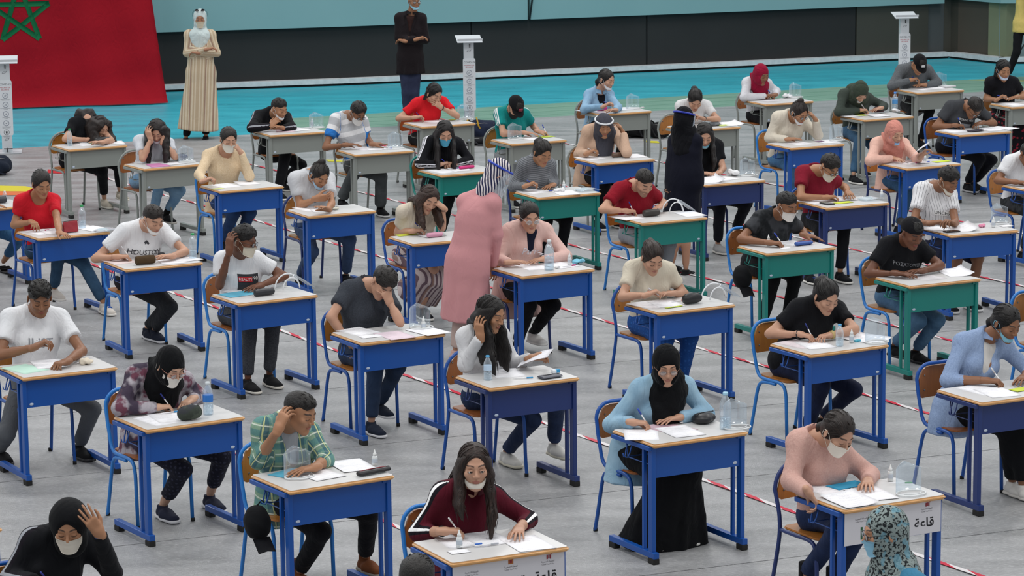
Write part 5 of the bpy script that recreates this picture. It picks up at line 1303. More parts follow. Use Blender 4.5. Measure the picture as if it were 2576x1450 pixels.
chair(3.000, 19.551, 0.4854, 'blue', 1, 'blue tube chair under the girl in the open blue shirt', 1)
chair(1.982, 34.042, 0.485, 'grey', 2, 'silver grey tube chair under the girl with hands at her mouth', 0)
chair(3.069, 36.542, 0.475, 'grey', 2, 'silver grey tube chair under the girl in the crimson headscarf', 1)
chair(4.982, 29.042, 0.485, 'blue', 1, 'blue tube chair under the white-shirted boy at the right edge', 0)
chair(-5.221, 28.401, 0.53, 'lblue', 1, 'light blue tube chair under the sandalled person at the left edge', 1)
chair(-2.471, 14.641, 0.53, 'blue', 1, 'blue tube chair under the hooded girl', 0)
chair(4.082, 22.242, 0.485, 'lblue', 1, 'light blue tube chair under the patterned-blouse person at the right edge', 0)
chair(1.903, 14.041, -1.222, 'blue', 1, 'blue tube chair under the seated woman in the printed headscarf')
chair(-0.467, 12.487, 2.793, 'blue', 1, 'blue tube chair under the person at the bottom edge')
# ---- people
PEOPLE = [
{'J': {'P': [-4.856, 32.924, 0.55], 'N': [-4.688, 32.859, 1.026], 'H': [-4.534, 32.803, 0.93], 'S': [[-4.82, 32.8, 0.97], [-4.592, 32.932, 0.96]], 'E': [[-4.895, 32.589, 0.821], [-4.401, 32.703, 0.787]], 'W': [[-4.672, 32.712, 0.8], [-4.473, 32.429, 0.8]], 'T': [[-4.577, 32.736, 0.818], [-4.536, 32.353, 0.818]], 'A': [[-4.541, 32.98, 0.1], [-4.378, 33.109, 0.167]], 'K': [[-4.521, 32.75, 0.451], [-4.357, 32.863, 0.506]], 'e': [0.865, 0.502, 0.0], 'b': [-0.502, 0.865, 0.0]}, 'rot': (45, 30.4, 5), 'label': 'girl in a black tee bent low over her desk, curly hair hanging forward', 'pose': ('write', 'flat'), 'seed': 0, 'lod': 1, 'f': 1, 'skin': '#c0937a', 'top': {'k': 'tee', 'c': '#111216'}, 'bot': {'k': 'trousers', 'c': '#111216', 'len': 0.8}, 'hair': 'curlylong', 'hl': 0.2, 'lockr': 1.8, 'hc': '#1f1613', 'mask': ('chin', '#dcd9d3'), 'shoe': ('lace', '#b8b0a2', '#d6d2c6'), 'pen': (0, '#e0e0e0', 'white pen held by the curly-haired girl bent low')},
{'J': {'P': [-3.872, 31.286, 0.55], 'N': [-3.738, 31.204, 1.009], 'H': [-3.699, 31.039, 1.094], 'S': [[-3.896, 31.123, 0.973], [-3.612, 31.305, 0.92]], 'E': [[-3.837, 30.886, 0.815], [-3.513, 31.02, 0.815]], 'W': [[-3.752, 30.921, 1.019], [-3.637, 30.995, 0.987]], 'T': [[-3.776, 30.907, 1.115], [-3.61, 31.013, 1.082]], 'A': [[-3.789, 31.217, 0.182], [-3.66, 31.325, 0.176]], 'K': [[-3.67, 30.973, 0.58], [-3.479, 31.06, 0.46]], 'e': [0.842, 0.54, 0.0], 'b': [-0.54, 0.842, 0.0]}, 'rot': (0, 36.0, 0), 'label': 'girl in a white tee holding her head in both hands', 'pose': ('cheek', 'cheek'), 'seed': 1, 'lod': 1, 'f': 1, 'skin': '#c0937a', 'top': {'k': 'tee', 'c': '#c9ccd2'}, 'bot': {'k': 'trousers', 'c': '#6f93b4', 'p': 'jean', 'c2': '#86a6c0', 'len': 0.8}, 'hair': 'curlylong', 'hl': 0.36, 'lockr': 1.2, 'hc': '#1d1513', 'shoe': ('plain', '#17171a', '#b9b5ad'), 'sock': '#141416', 'mask': ('chin', '#d6d6d8')},
{'J': {'P': [-2.885, 29.597, 0.55], 'N': [-2.862, 29.595, 1.074], 'H': [-2.801, 29.459, 1.193], 'S': [[-3.006, 29.516, 1.021], [-2.723, 29.674, 0.998]], 'E': [[-3.083, 29.258, 0.864], [-2.604, 29.484, 0.815]], 'W': [[-3.012, 29.001, 0.84], [-2.681, 29.446, 1.06]], 'T': [[-2.917, 29.008, 0.873], [-2.735, 29.416, 1.139]], 'A': [[-2.893, 29.491, 0.161], [-2.741, 29.576, 0.161]], 'K': [[-2.742, 29.217, 0.485], [-2.589, 29.301, 0.482]], 'e': [0.874, 0.487, 0.0], 'b': [-0.487, 0.874, 0.0]}, 'rot': (20, 17.6, 3), 'label': 'girl in a cream embroidered blouse with one hand at her cheek', 'pose': ('write', 'cheek'), 'seed': 2, 'lod': 1, 'f': 1, 'skin': '#c0937a', 'top': {'k': 'blouse', 'c': '#cdb594', 'neck': 'scoop', 'p': 'tone', 'c2': '#d8c4a6', 'skirt': (0.4, 0.2, 0.15), 'g': 0.013}, 'bot': {'k': 'trousers', 'c': '#263a5e', 'p': 'jean', 'c2': '#2f4870'}, 'hair': 'lowtail', 'mask': ('on', '#ded9cd'), 'shoe': ('plain', '#111216', '#222'), 'pen': (0, '#d0d0d4', 'ballpoint pen held by the girl in the cream blouse')},
{'J': {'P': [-2.706, 34.01, 0.55], 'N': [-2.719, 33.843, 0.95], 'H': [-2.625, 33.688, 1.008], 'S': [[-2.862, 33.791, 0.908], [-2.572, 33.938, 0.872]], 'E': [[-2.923, 33.497, 0.815], [-2.484, 33.742, 0.788]], 'W': [[-2.71, 33.566, 0.827], [-2.578, 33.591, 0.8]], 'T': [[-2.642, 33.6, 0.892], [-2.642, 33.519, 0.827]], 'A': [[-2.64, 34.209, 0.1], [-2.633, 33.486, 0.1]], 'K': [[-2.404, 33.945, 0.326], [-2.556, 33.619, 0.491]], 'e': [0.892, 0.453, 0.0], 'b': [-0.453, 0.892, 0.0]}, 'rot': (50, 20.0, 0), 'label': 'boy in a black tracksuit resting his chin on his hand', 'pose': ('cheek', 'flat'), 'seed': 3, 'lod': 1, 'skin': '#a97a5b', 'top': {'k': 'jacket', 'c': '#111216', 'p': 'sleeve1', 'c2': '#9a9da4', 'neck': 'high', 'g': 0.018}, 'bot': {'k': 'trousers', 'c': '#111216', 'g': 0.016}, 'hair': 'short', 'mask': ('chin', '#dcdde0')},
{'J': {'P': [-1.891, 27.913, 0.55], 'N': [-1.877, 27.866, 1.073], 'H': [-1.794, 27.695, 1.063], 'S': [[-2.026, 27.794, 1.02], [-1.73, 27.948, 0.996]], 'E': [[-1.983, 27.73, 0.771], [-1.678, 27.63, 0.801]], 'W': [[-1.816, 27.582, 0.86], [-1.696, 27.305, 0.8]], 'T': [[-1.718, 27.595, 0.871], [-1.748, 27.225, 0.832]], 'A': [[-2.001, 27.772, 0.1], [-1.571, 27.835, 0.1]], 'K': [[-1.859, 27.486, 0.373], [-1.516, 27.641, 0.468]], 'e': [0.886, 0.463, 0.0], 'b': [-0.463, 0.886, 0.0]}, 'rot': (35, 33.6, 5), 'label': 'boy in a pale polo with a small topknot', 'pose': ('cheek', 'flat'), 'seed': 4, 'lod': 1, 'skin': '#a97a5b', 'top': {'k': 'polo', 'c': '#c3c5c9', 'neck': 'crew'}, 'bot': {'k': 'trousers', 'c': '#33435e', 'p': 'jean', 'c2': '#3e5171'}, 'hair': 'bun', 'hc': '#1c1512', 'mask': ('chin', '#a9c9e2'), 'shoe': ('lace', '#111216', '#111114', '#222226'), 'wrist': {0: ('watch', '#17181c')}},
{'J': {'P': [-4.257, 26.761, 0.55], 'N': [-4.274, 26.641, 1.061], 'H': [-4.208, 26.508, 1.179], 'S': [[-4.405, 26.571, 1.009], [-4.139, 26.737, 0.985]], 'E': [[-4.481, 26.585, 0.791], [-4.055, 26.38, 0.842]], 'W': [[-4.298, 26.417, 0.845], [-3.987, 26.034, 0.8]], 'T': [[-4.247, 26.331, 0.837], [-3.923, 25.957, 0.795]], 'A': [[-4.157, 26.697, 0.19], [-3.671, 26.428, 0.1]], 'K': [[-4.059, 26.455, 0.603], [-3.868, 26.514, 0.461]], 'e': [0.848, 0.53, 0.0], 'b': [-0.53, 0.848, 0.0]}, 'rot': (30, 25.6, -3), 'label': 'girl in a red top beside a red pouch', 'pose': ('write', 'flat'), 'seed': 5, 'lod': 1, 'f': 1, 'skin': '#a97a5b', 'top': {'k': 'tee', 'c': '#c21d2b', 'neck': 'scoop', 'sl': 0.55}, 'bot': {'k': 'trousers', 'c': '#2c455e', 'p': 'jean', 'c2': '#3a5873'}, 'hair': 'lowtail', 'hc': '#191312', 'shoe': ('plain', '#c9c2ba', '#d9d5cf')},
{'J': {'P': [-3.226, 25.08, 0.55], 'N': [-3.103, 24.987, 1.034], 'H': [-3.017, 24.83, 1.099], 'S': [[-3.267, 24.916, 0.986], [-2.967, 25.078, 0.958]], 'E': [[-3.516, 24.843, 0.762], [-2.758, 24.935, 0.802]], 'W': [[-3.309, 24.718, 0.8], [-2.857, 24.711, 0.8]], 'T': [[-3.211, 24.739, 0.795], [-2.928, 24.642, 0.812]], 'A': [[-3.139, 25.218, 0.1], [-3.065, 25.123, 0.1]], 'K': [[-2.925, 24.949, 0.341], [-2.89, 24.831, 0.346]], 'e': [0.88, 0.476, 0.0], 'b': [-0.476, 0.88, 0.0]}, 'rot': (40, 25.6, 0), 'label': 'boy in a white tee printed HOUSTON', 'pose': ('write', 'flat'), 'seed': 6, 'lod': 1, 'skin': '#c0937a', 'top': {'k': 'tee', 'c': '#dcdde0', 'neck': 'crew'}, 'bot': {'k': 'trousers', 'c': '#25272b', 'p': 'tone', 'c2': '#2e3034'}, 'hair': 'short', 'hc': '#1f1713', 'mask': ('chin', '#e3e2e0'), 'shoe': ('lace', '#1d2230', '#c9c9cc', '#1d2230'), 'print': [{'kind': 'text', 's': 'HOUSTON', 'col': '#3a3a40', 'size': 0.062, 'dz': -0.145}, {'kind': 'v', 'v': [(-0.115, -0.02, 0), (0, 0.075, 0), (0.115, -0.02, 0), (0.085, -0.02, 0), (0, 0.05, 0), (-0.085, -0.02, 0)], 'f': [(0, 1, 4, 5), (1, 2, 3, 4)], 'col': '#3a3a40', 'dz': -0.115}, {'kind': 'v', 'v': [(-0.115, 0.02, 0), (0, -0.06, 0), (0.115, 0.02, 0), (0.095, 0.02, 0), (0, -0.045, 0), (-0.095, 0.02, 0)], 'f': [(0, 1, 4, 5), (1, 2, 3, 4)], 'col': '#3a3a40', 'dz': -0.18}], 'pen': (0, '#d0d0d4', 'ballpoint pen held by the boy in the HOUSTON tee')},
{'J': {'P': [-2.187, 23.443, 0.55], 'N': [-2.156, 23.317, 1.058], 'H': [-2.107, 23.17, 1.169], 'S': [[-2.285, 23.253, 1.009], [-2.033, 23.407, 0.981]], 'E': [[-2.305, 23.179, 0.815], [-1.808, 23.405, 0.845]], 'W': [[-2.206, 23.027, 1.12], [-1.991, 23.246, 0.8]], 'T': [[-2.197, 23.033, 1.219], [-2.05, 23.165, 0.797]], 'A': [[-2.087, 22.995, 0.1], [-1.931, 23.183, 0.1]], 'K': [[-2.06, 23.008, 0.519], [-1.887, 23.113, 0.512]], 'e': [0.853, 0.522, 0.0], 'b': [-0.522, 0.853, 0.0]}, 'rot': (70, 12, 0), 'label': 'boy in a white REALITY tee with his hand behind his head', 'pose': ('cheek', 'flat'), 'seed': 7, 'lod': 1, 'skin': '#6f4632', 'top': {'k': 'tee', 'c': '#dcdde0', 'neck': 'crew'}, 'bot': {'k': 'trousers', 'c': '#34363b', 'p': 'tone', 'c2': '#44464b'}, 'hair': 'curly', 'hc': '#141110', 'mask': ('on', '#cfc6b4'), 'glasses': ('on', '#3a3230'), 'shoe': ('lace', '#1a1a1c', '#cfcac0', '#8f8f92'), 'print': [{'kind': 'box', 'w': 0.19, 'h': 0.21, 'col': '#2c2e33', 'dz': -0.185, 'dx': 0.03}, {'kind': 'box', 'w': 0.12, 'h': 0.042, 'col': '#b3262f', 'dz': -0.12, 'dx': -0.0, 'lift': 0.002}, {'kind': 'text', 's': 'REALITY', 'col': '#e9e6e4', 'size': 0.032, 'dz': -0.12, 'dx': -0.0, 'lift': 0.005}, {'kind': 'text', 's': "'90", 'col': '#e9e6e4', 'size': 0.045, 'dz': -0.115, 'dx': 0.09, 'lift': 0.004}, {'kind': 'box', 'w': 0.17, 'h': 0.05, 'col': '#8c9098', 'dz': -0.235, 'dx': 0.03, 'lift': 0.002}]},
{'J': {'P': [-1.139, 21.802, 0.55], 'N': [-1.069, 21.781, 1.07], 'H': [-0.953, 21.633, 1.098], 'S': [[-1.204, 21.71, 1.032], [-0.95, 21.856, 0.979]], 'E': [[-1.334, 21.539, 0.861], [-0.822, 21.518, 0.815]], 'W': [[-1.209, 21.588, 0.661], [-0.9, 21.583, 0.958]], 'T': [[-1.147, 21.594, 0.583], [-0.939, 21.56, 1.047]], 'A': [[-1.041, 21.419, 0.1], [-0.996, 21.779, 0.161]], 'K': [[-1.004, 21.373, 0.516], [-0.843, 21.511, 0.495]], 'e': [0.867, 0.499, 0.0], 'b': [-0.499, 0.867, 0.0]}, 'rot': (30, 48.4, 12), 'label': 'boy in a dark grey tee with his forehead in his hand', 'pose': ('curl', 'cheek'), 'seed': 8, 'lod': 1, 'skin': '#c0937a', 'top': {'k': 'tee', 'c': '#34383f', 'neck': 'crew', 'p': 'tone', 'c2': '#3d4149'}, 'bot': {'k': 'trousers', 'c': '#263349', 'p': 'jean', 'c2': '#2f3f58'}, 'hair': 'curly', 'hc': '#1c1714', 'shoe': ('plain', '#1b2230', '#c9c9cc')},
{'J': {'P': [-0.197, 20.188, 0.55], 'N': [-0.203, 20.038, 1.053], 'H': [-0.148, 19.905, 1.177], 'S': [[-0.317, 19.99, 1.001], [-0.088, 20.118, 0.98]], 'E': [[-0.323, 19.931, 0.815], [0.011, 20.235, 0.754]], 'W': [[-0.216, 19.787, 1.04], [0.121, 20.036, 0.84]], 'T': [[-0.224, 19.783, 1.139], [0.215, 20.044, 0.873]], 'A': [[-0.05, 20.42, 0.1], [0.285, 20.364, 0.17]], 'K': [[0.133, 20.164, 0.378], [0.301, 20.117, 0.509]], 'e': [0.874, 0.486, 0.0], 'b': [-0.486, 0.874, 0.0]}, 'rot': (55, 20.0, 0), 'label': 'girl in a white blouse holding up a sheet of paper', 'pose': ('cheek', 'write'), 'seed': 9, 'lod': 0, 'f': 1, 'skin': '#a97a5b', 'top': {'k': 'blouse', 'c': '#d3d3d5', 'neck': 'scoop', 'g': 0.013}, 'bot': {'k': 'trousers', 'c': '#232f4a', 'p': 'jean', 'c2': '#2a3856'}, 'hair': 'long', 'hl': 0.4, 'hc': '#16110f', 'shoe': ('lace', '#cfcdc8', '#c4bfae', '#85868a'), 'wrist': {0: ('band', '#c9a05a')}},
{'J': {'P': [-3.387, 20.683, 0.55], 'N': [-3.368, 20.72, 1.086], 'H': [-3.309, 20.575, 1.193], 'S': [[-3.531, 20.624, 1.04], [-3.21, 20.807, 1.002]], 'E': [[-3.578, 20.437, 0.816], [-3.021, 20.558, 0.815]], 'W': [[-3.327, 20.387, 0.88], [-3.089, 20.258, 0.8]], 'T': [[-3.238, 20.404, 0.922], [-3.146, 20.176, 0.796]], 'A': [[-3.644, 20.661, 0.1], [-3.093, 20.761, 0.1]], 'K': [[-3.532, 20.299, 0.282], [-2.958, 20.508, 0.407]], 'e': [0.869, 0.495, 0.0], 'b': [-0.495, 0.869, 0.0]}, 'rot': (18, 22.4, 0), 'label': 'boy in a white tee printed JUST', 'pose': ('write', 'write'), 'seed': 10, 'lod': 0, 'skin': '#8a5f45', 'top': {'k': 'tee', 'c': '#dcdde0', 'neck': 'crew'}, 'bot': {'k': 'trousers', 'c': '#55585d'}, 'hair': 'curly', 'hc': '#15110f', 'shoe': ('lace', '#1b1b1d', '#2b2b2d', '#333333'), 'print': [{'kind': 'text', 's': 'JUST', 'col': '#85878d', 'size': 0.095, 'dz': -0.16}], 'beard': 0, 'pen': (0, '#d0d0d4', 'ballpoint pen held by the boy in the JUST tee')},
{'J': {'P': [-2.384, 19.025, 0.55], 'N': [-2.275, 18.927, 1.011], 'H': [-2.196, 18.764, 1.069], 'S': [[-2.428, 18.85, 0.988], [-2.147, 19.027, 0.91]], 'E': [[-2.516, 18.658, 0.816], [-2.057, 19.184, 0.775]], 'W': [[-2.286, 18.746, 0.8], [-2.076, 18.901, 0.819]], 'T': [[-2.193, 18.781, 0.796], [-2.128, 18.818, 0.797]], 'A': [[-2.296, 18.98, 0.1], [-2.015, 19.24, 0.1]], 'K': [[-2.133, 18.727, 0.392], [-1.9, 18.992, 0.419]], 'e': [0.846, 0.534, 0.0], 'b': [-0.534, 0.846, 0.0]}, 'rot': (40, 30.4, 0), 'label': 'girl in a black headscarf and tie-dye top', 'pose': ('write', 'curl'), 'seed': 11, 'lod': 0, 'f': 1, 'skin': '#c99f86', 'top': {'k': 'long', 'c': '#a8a2a9', 'p': 'tiedye', 'c2': '#6a3f4e', 'g': 0.014, 'skirt': (0.42, 0.2, 0.16)}, 'bot': {'k': 'trousers', 'c': '#1d1e2b', 'p': 'dots', 'c2': '#353748', 'len': 0.72}, 'scarf': {'c': '#0d0e11', 'bib': 1.2}, 'mask': ('on', '#e2ddd5'), 'glasses': ('on', '#b07a68'), 'shoe': ('lace', '#252838', '#c9c9cc', '#3a3d50'), 'pen': (0, '#1d2f86', 'ballpoint pen held by the girl in tie-dye')},
{'J': {'P': [-1.367, 17.394, 0.55], 'N': [-1.347, 17.241, 1.035], 'H': [-1.253, 17.1, 1.12], 'S': [[-1.474, 17.18, 1.002], [-1.224, 17.336, 0.944]], 'E': [[-1.506, 17.16, 0.815], [-1.111, 17.236, 0.798]], 'W': [[-1.366, 16.947, 1.054], [-1.168, 17.039, 0.8]], 'T': [[-1.325, 16.972, 1.142], [-1.25, 16.982, 0.793]], 'A': [[-1.29, 17.306, 0.1], [-0.911, 17.635, 0.1]], 'K': [[-1.14, 17.06, 0.406], [-0.872, 17.39, 0.439]], 'e': [0.848, 0.53, 0.0], 'b': [-0.53, 0.848, 0.0]}, 'rot': (58, 20, 0), 'label': 'boy in a green plaid shirt with a finger at his ear', 'pose': ('cheek', 'flat'), 'seed': 12, 'lod': 0, 'skin': '#a97a5b', 'top': {'k': 'shirt_open', 'c': '#5f8a86', 'p': 'plaid', 'c2': '#93ab8a', 'neck': 'deep', 'under': '#9b9ea3', 'sl': 1.0, 'cuff': 0.55, 'skirt': (0.38, 0.19, 0.15)}, 'bot': {'k': 'trousers', 'c': '#131317'}, 'hair': 'fade', 'hc': '#14100e', 'shoe': ('boot', '#6b3d22', '#8a8378')},
{'J': {'P': [-0.342, 15.805, 0.55], 'N': [-0.239, 15.699, 1.015], 'H': [-0.213, 15.569, 1.151], 'S': [[-0.383, 15.644, 0.978], [-0.118, 15.778, 0.928]], 'E': [[-0.522, 15.68, 0.756], [0.077, 15.826, 0.787]], 'W': [[-0.377, 15.484, 0.814], [0.026, 15.58, 0.8]], 'T': [[-0.278, 15.497, 0.811], [0.018, 15.481, 0.797]], 'A': [[-0.322, 15.501, 0.1], [-0.108, 15.609, 0.1]], 'K': [[-0.242, 15.367, 0.49], [-0.048, 15.466, 0.49]], 'e': [0.892, 0.452, 0.0], 'b': [-0.452, 0.892, 0.0]}, 'rot': (8, 6, 0), 'label': 'girl in a burgundy tracksuit top looking up', 'pose': ('write', 'flat'), 'seed': 13, 'lod': 0, 'f': 1, 'eyes': 1, 'skin': '#c0937a', 'top': {'k': 'jacket', 'c': '#541423', 'p': 'sleeve1', 'neck': 'vee', 'cuff': 0.35}, 'bot': {'k': 'trousers', 'c': '#541423'}, 'hair': 'long', 'hl': 0.38, 'hl2': 0.72, 'hc': '#2a1b15', 'mask': ('chin', '#ded7cb'), 'wrist': {0: ('band', '#17171a')}, 'pen': (0, '#dddddd', 'ballpoint pen held by the girl in burgundy')},
{'J': {'P': [0.029, 24.544, 0.55], 'N': [0.145, 24.623, 1.068], 'H': [0.149, 24.45, 1.147], 'S': [[-0.014, 24.53, 1.019], [0.28, 24.699, 0.99]], 'E': [[-0.104, 24.433, 0.79], [0.454, 24.557, 0.792]], 'W': [[-0.022, 24.204, 0.806], [0.264, 24.367, 0.803]], 'T': [[0.077, 24.221, 0.808], [0.184, 24.307, 0.799]], 'A': [[0.037, 24.283, 0.1], [0.174, 24.532, 0.16]], 'K': [[0.145, 24.113, 0.469], [0.341, 24.249, 0.439]], 'e': [0.868, 0.497, 0.0], 'b': [-0.497, 0.868, 0.0]}, 'rot': (18, 18, 0), 'label': 'girl in a pale pink cardigan with clear-rimmed glasses', 'pose': ('flat', 'flat'), 'seed': 14, 'lod': 1, 'f': 1, 'skin': '#c0937a', 'top': {'k': 'cardigan', 'c': '#d3b0a8', 'neck': 'deep', 'under': '#15192b', 'g': 0.013, 'skirt': (0.3, 0.24, 0.16)}, 'bot': {'k': 'trousers', 'c': '#111216', 'len': 0.9}, 'hair': 'lowtail', 'hc': '#17120f', 'glasses': ('on', '#c9cfd2'), 'shoe': ('lace', '#cfcdca', '#d6d4d0', '#85868a'), 'sock': '#17181c', 'print': [{'kind': 'text', 's': 'Paris', 'col': '#d6d4dc', 'size': 0.085, 'dz': -0.165}]},
{'J': {'P': [-0.876, 26.246, 0.55], 'N': [-0.813, 26.119, 1.005], 'H': [-0.729, 25.968, 1.084], 'S': [[-0.951, 26.066, 0.954], [-0.691, 26.202, 0.931]], 'E': [[-1.01, 26.164, 0.749], [-0.612, 26.023, 0.815]], 'W': [[-0.867, 25.946, 0.8], [-0.596, 25.959, 1.002]], 'T': [[-0.769, 25.965, 0.807], [-0.667, 25.922, 1.062]], 'A': [[-0.836, 26.304, 0.1], [-0.804, 26.038, 0.1]], 'K': [[-0.63, 26.012, 0.321], [-0.684, 25.87, 0.465]], 'e': [0.886, 0.464, 0.0], 'b': [-0.464, 0.886, 0.0]}, 'rot': (25, 28.0, 15), 'label': 'girl with long brown hair in a striped skirt', 'pose': ('write', 'cheek'), 'seed': 15, 'lod': 1, 'f': 1, 'skin': '#c0937a', 'top': {'k': 'tee', 'c': '#c9bfae', 'neck': 'scoop'}, 'bot': {'k': 'skirt', 'c': '#c3b4b2', 'p': 'band_v', 'c2': '#6e5a62', 'zb': 0.22, 'rb': 0.17}, 'hair': 'long', 'hl': 0.26, 'hc': '#35221a', 'wrist': {1: ('band', '#17181c')}, 'pen': (0, '#1d2f86', 'ballpoint pen held by the girl in the striped skirt')},
{'J': {'P': [0.241, 28.952, 0.55], 'N': [0.257, 28.817, 1.057], 'H': [0.306, 28.651, 1.134], 'S': [[0.132, 28.769, 1.003], [0.378, 28.894, 0.984]], 'E': [[0.02, 28.806, 0.778], [0.424, 29.012, 0.797]], 'W': [[0.148, 28.592, 0.82], [0.407, 28.734, 0.804]], 'T': [[0.241, 28.607, 0.854], [0.354, 28.649, 0.797]], 'A': [[0.261, 28.648, 0.1], [0.475, 28.757, 0.1]], 'K': [[0.341, 28.515, 0.49], [0.535, 28.613, 0.49]], 'e': [0.892, 0.453, 0.0], 'b': [-0.453, 0.892, 0.0]}, 'rot': (30, 30.4, 0), 'label': 'girl in a fine grey striped cardigan with a high ponytail', 'pose': ('write', 'flat'), 'seed': 16, 'lod': 1, 'f': 1, 'skin': '#a97a5b', 'top': {'k': 'long', 'c': '#7e8186', 'p': 'fine_h', 'c2': '#5e6166', 'neck': 'vee'}, 'bot': {'k': 'trousers', 'c': '#111216'}, 'hair': 'tail', 'tie': '#b0303a', 'pen': (0, '#2a49b8', 'ballpoint pen held by the girl in the grey cardigan')},
{'J': {'P': [-0.759, 30.587, 0.55], 'N': [-0.683, 30.501, 1.062], 'H': [-0.672, 30.324, 1.131], 'S': [[-0.838, 30.425, 1.017], [-0.545, 30.595, 0.98]], 'E': [[-0.932, 30.233, 0.825], [-0.428, 30.582, 0.814]], 'W': [[-0.723, 30.296, 0.807], [-0.576, 30.381, 0.801]], 'T': [[-0.629, 30.322, 0.825], [-0.645, 30.311, 0.819]], 'A': [[-0.722, 30.285, 0.1], [-0.515, 30.405, 0.1]], 'K': [[-0.635, 30.156, 0.49], [-0.447, 30.265, 0.49]], 'e': [0.865, 0.501, 0.0], 'b': [-0.501, 0.865, 0.0]}, 'rot': (12, 28.0, 0), 'label': 'girl in a black jacket with three white sleeve stripes', 'pose': ('write', 'curl'), 'seed': 17, 'lod': 1, 'f': 1, 'skin': '#c0937a', 'top': {'k': 'jacket', 'c': '#131419', 'p': 'sleeve3', 'c2': '#dfdfe6', 'neck': 'high'}, 'bot': {'k': 'trousers', 'c': '#111216'}, 'hair': 'long', 'hl': 0.44, 'hc': '#150f10', 'mask': ('on', '#52a8c9'), 'pen': (0, '#3a4ad0', 'blue pen held by the girl with white sleeve stripes')},
{'J': {'P': [-1.658, 32.254, 0.55], 'N': [-1.764, 32.227, 1.109], 'H': [-1.65, 32.079, 1.144], 'S': [[-1.89, 32.162, 1.061], [-1.617, 32.296, 1.028]], 'E': [[-2.003, 32.029, 0.768], [-1.547, 32.275, 0.812]], 'W': [[-1.772, 31.897, 0.816], [-1.486, 32.037, 0.801]], 'T': [[-1.677, 31.925, 0.813], [-1.387, 32.053, 0.802]], 'A': [[-1.424, 32.145, 0.1], [-1.837, 32.077, 0.202]], 'K': [[-1.399, 31.943, 0.468], [-1.679, 31.863, 0.527]], 'e': [0.898, 0.44, 0.0], 'b': [-0.44, 0.898, 0.0]}, 'rot': (35, 33.6, 0), 'label': 'boy in a grey tee with blue and white bands', 'pose': ('flat', 'flat'), 'seed': 18, 'lod': 1, 'skin': '#8a5f45', 'top': {'k': 'tee', 'c': '#b4b6ba', 'p': 'hstripe', 'c2': '#dcdcde'}, 'bot': {'k': 'trousers', 'c': '#44484a', 'p': 'jean', 'c2': '#54585a', 'g': 0.013, 'hem': 0.055}, 'hair': 'wavy', 'hc': '#14110f', 'mask': ('on', '#e2e1de'), 'glasses': ('on', '#2a2725'), 'wrist': {0: ('watch', '#17181c')}, 'shoe': ('plain', '#17171a', '#cfcfcf')},
{'J': {'P': [-1.036, 34.667, 0.55], 'N': [-0.922, 34.568, 1.021], 'H': [-0.879, 34.395, 1.087], 'S': [[-1.086, 34.5, 0.961], [-0.784, 34.659, 0.955]], 'E': [[-1.301, 34.471, 0.789], [-0.614, 34.451, 0.815]], 'W': [[-1.103, 34.327, 0.819], [-0.796, 34.36, 0.928]], 'T': [[-1.007, 34.351, 0.828], [-0.868, 34.322, 0.986]], 'A': [[-1.012, 34.364, 0.1], [-0.799, 34.476, 0.1]], 'K': [[-0.929, 34.232, 0.49], [-0.737, 34.333, 0.49]], 'e': [0.884, 0.467, 0.0], 'b': [-0.467, 0.884, 0.0]}, 'rot': (40, 30.4, 0), 'label': 'girl in a bright red tee with her chin on her hand', 'pose': ('write', 'cheek'), 'seed': 19, 'lod': 1, 'f': 1, 'skin': '#c0937a', 'top': {'k': 'tee', 'c': '#d3202a'}, 'bot': {'k': 'trousers', 'c': '#111216'}, 'hair': 'part', 'hc': '#100d0e', 'wrist': {0: ('band', '#8a2a2a'), 1: ('band', '#17171a')}, 'pen': (0, '#1d2f86', 'ballpoint pen held by the girl in the bright red tee')},
{'J': {'P': [-0.023, 33.02, 0.55], 'N': [0.021, 32.963, 1.07], 'H': [0.054, 32.78, 1.108], 'S': [[-0.116, 32.897, 1.015], [0.149, 33.041, 0.996]], 'E': [[-0.081, 32.716, 0.815], [0.267, 33.155, 0.832]], 'W': [[0.146, 32.805, 0.817], [0.309, 32.893, 0.819]], 'T': [[0.242, 32.831, 0.804], [0.406, 32.901, 0.798]], 'A': [[0.005, 32.717, 0.1], [0.216, 32.831, 0.1]], 'K': [[0.089, 32.586, 0.49], [0.28, 32.69, 0.49]], 'e': [0.879, 0.476, 0.0], 'b': [-0.476, 0.879, 0.0]}, 'rot': (30, 52.8, 0), 'label': 'boy in a teal football shirt and black cap', 'pose': ('flat', 'write'), 'seed': 20, 'lod': 1, 'skin': '#c0937a', 'top': {'k': 'tee', 'c': '#12817f', 'p': 'sleeve3', 'c2': '#d9dcdc'}, 'bot': {'k': 'trousers', 'c': '#8a8e92'}, 'hair': 'short', 'cap': {'c': '#131316', 'badge': '#7a1f33'}, 'mask': ('on', '#17181b'), 'pen': (1, '#2a49b8', 'ballpoint pen held by the boy in the teal shirt and cap')},
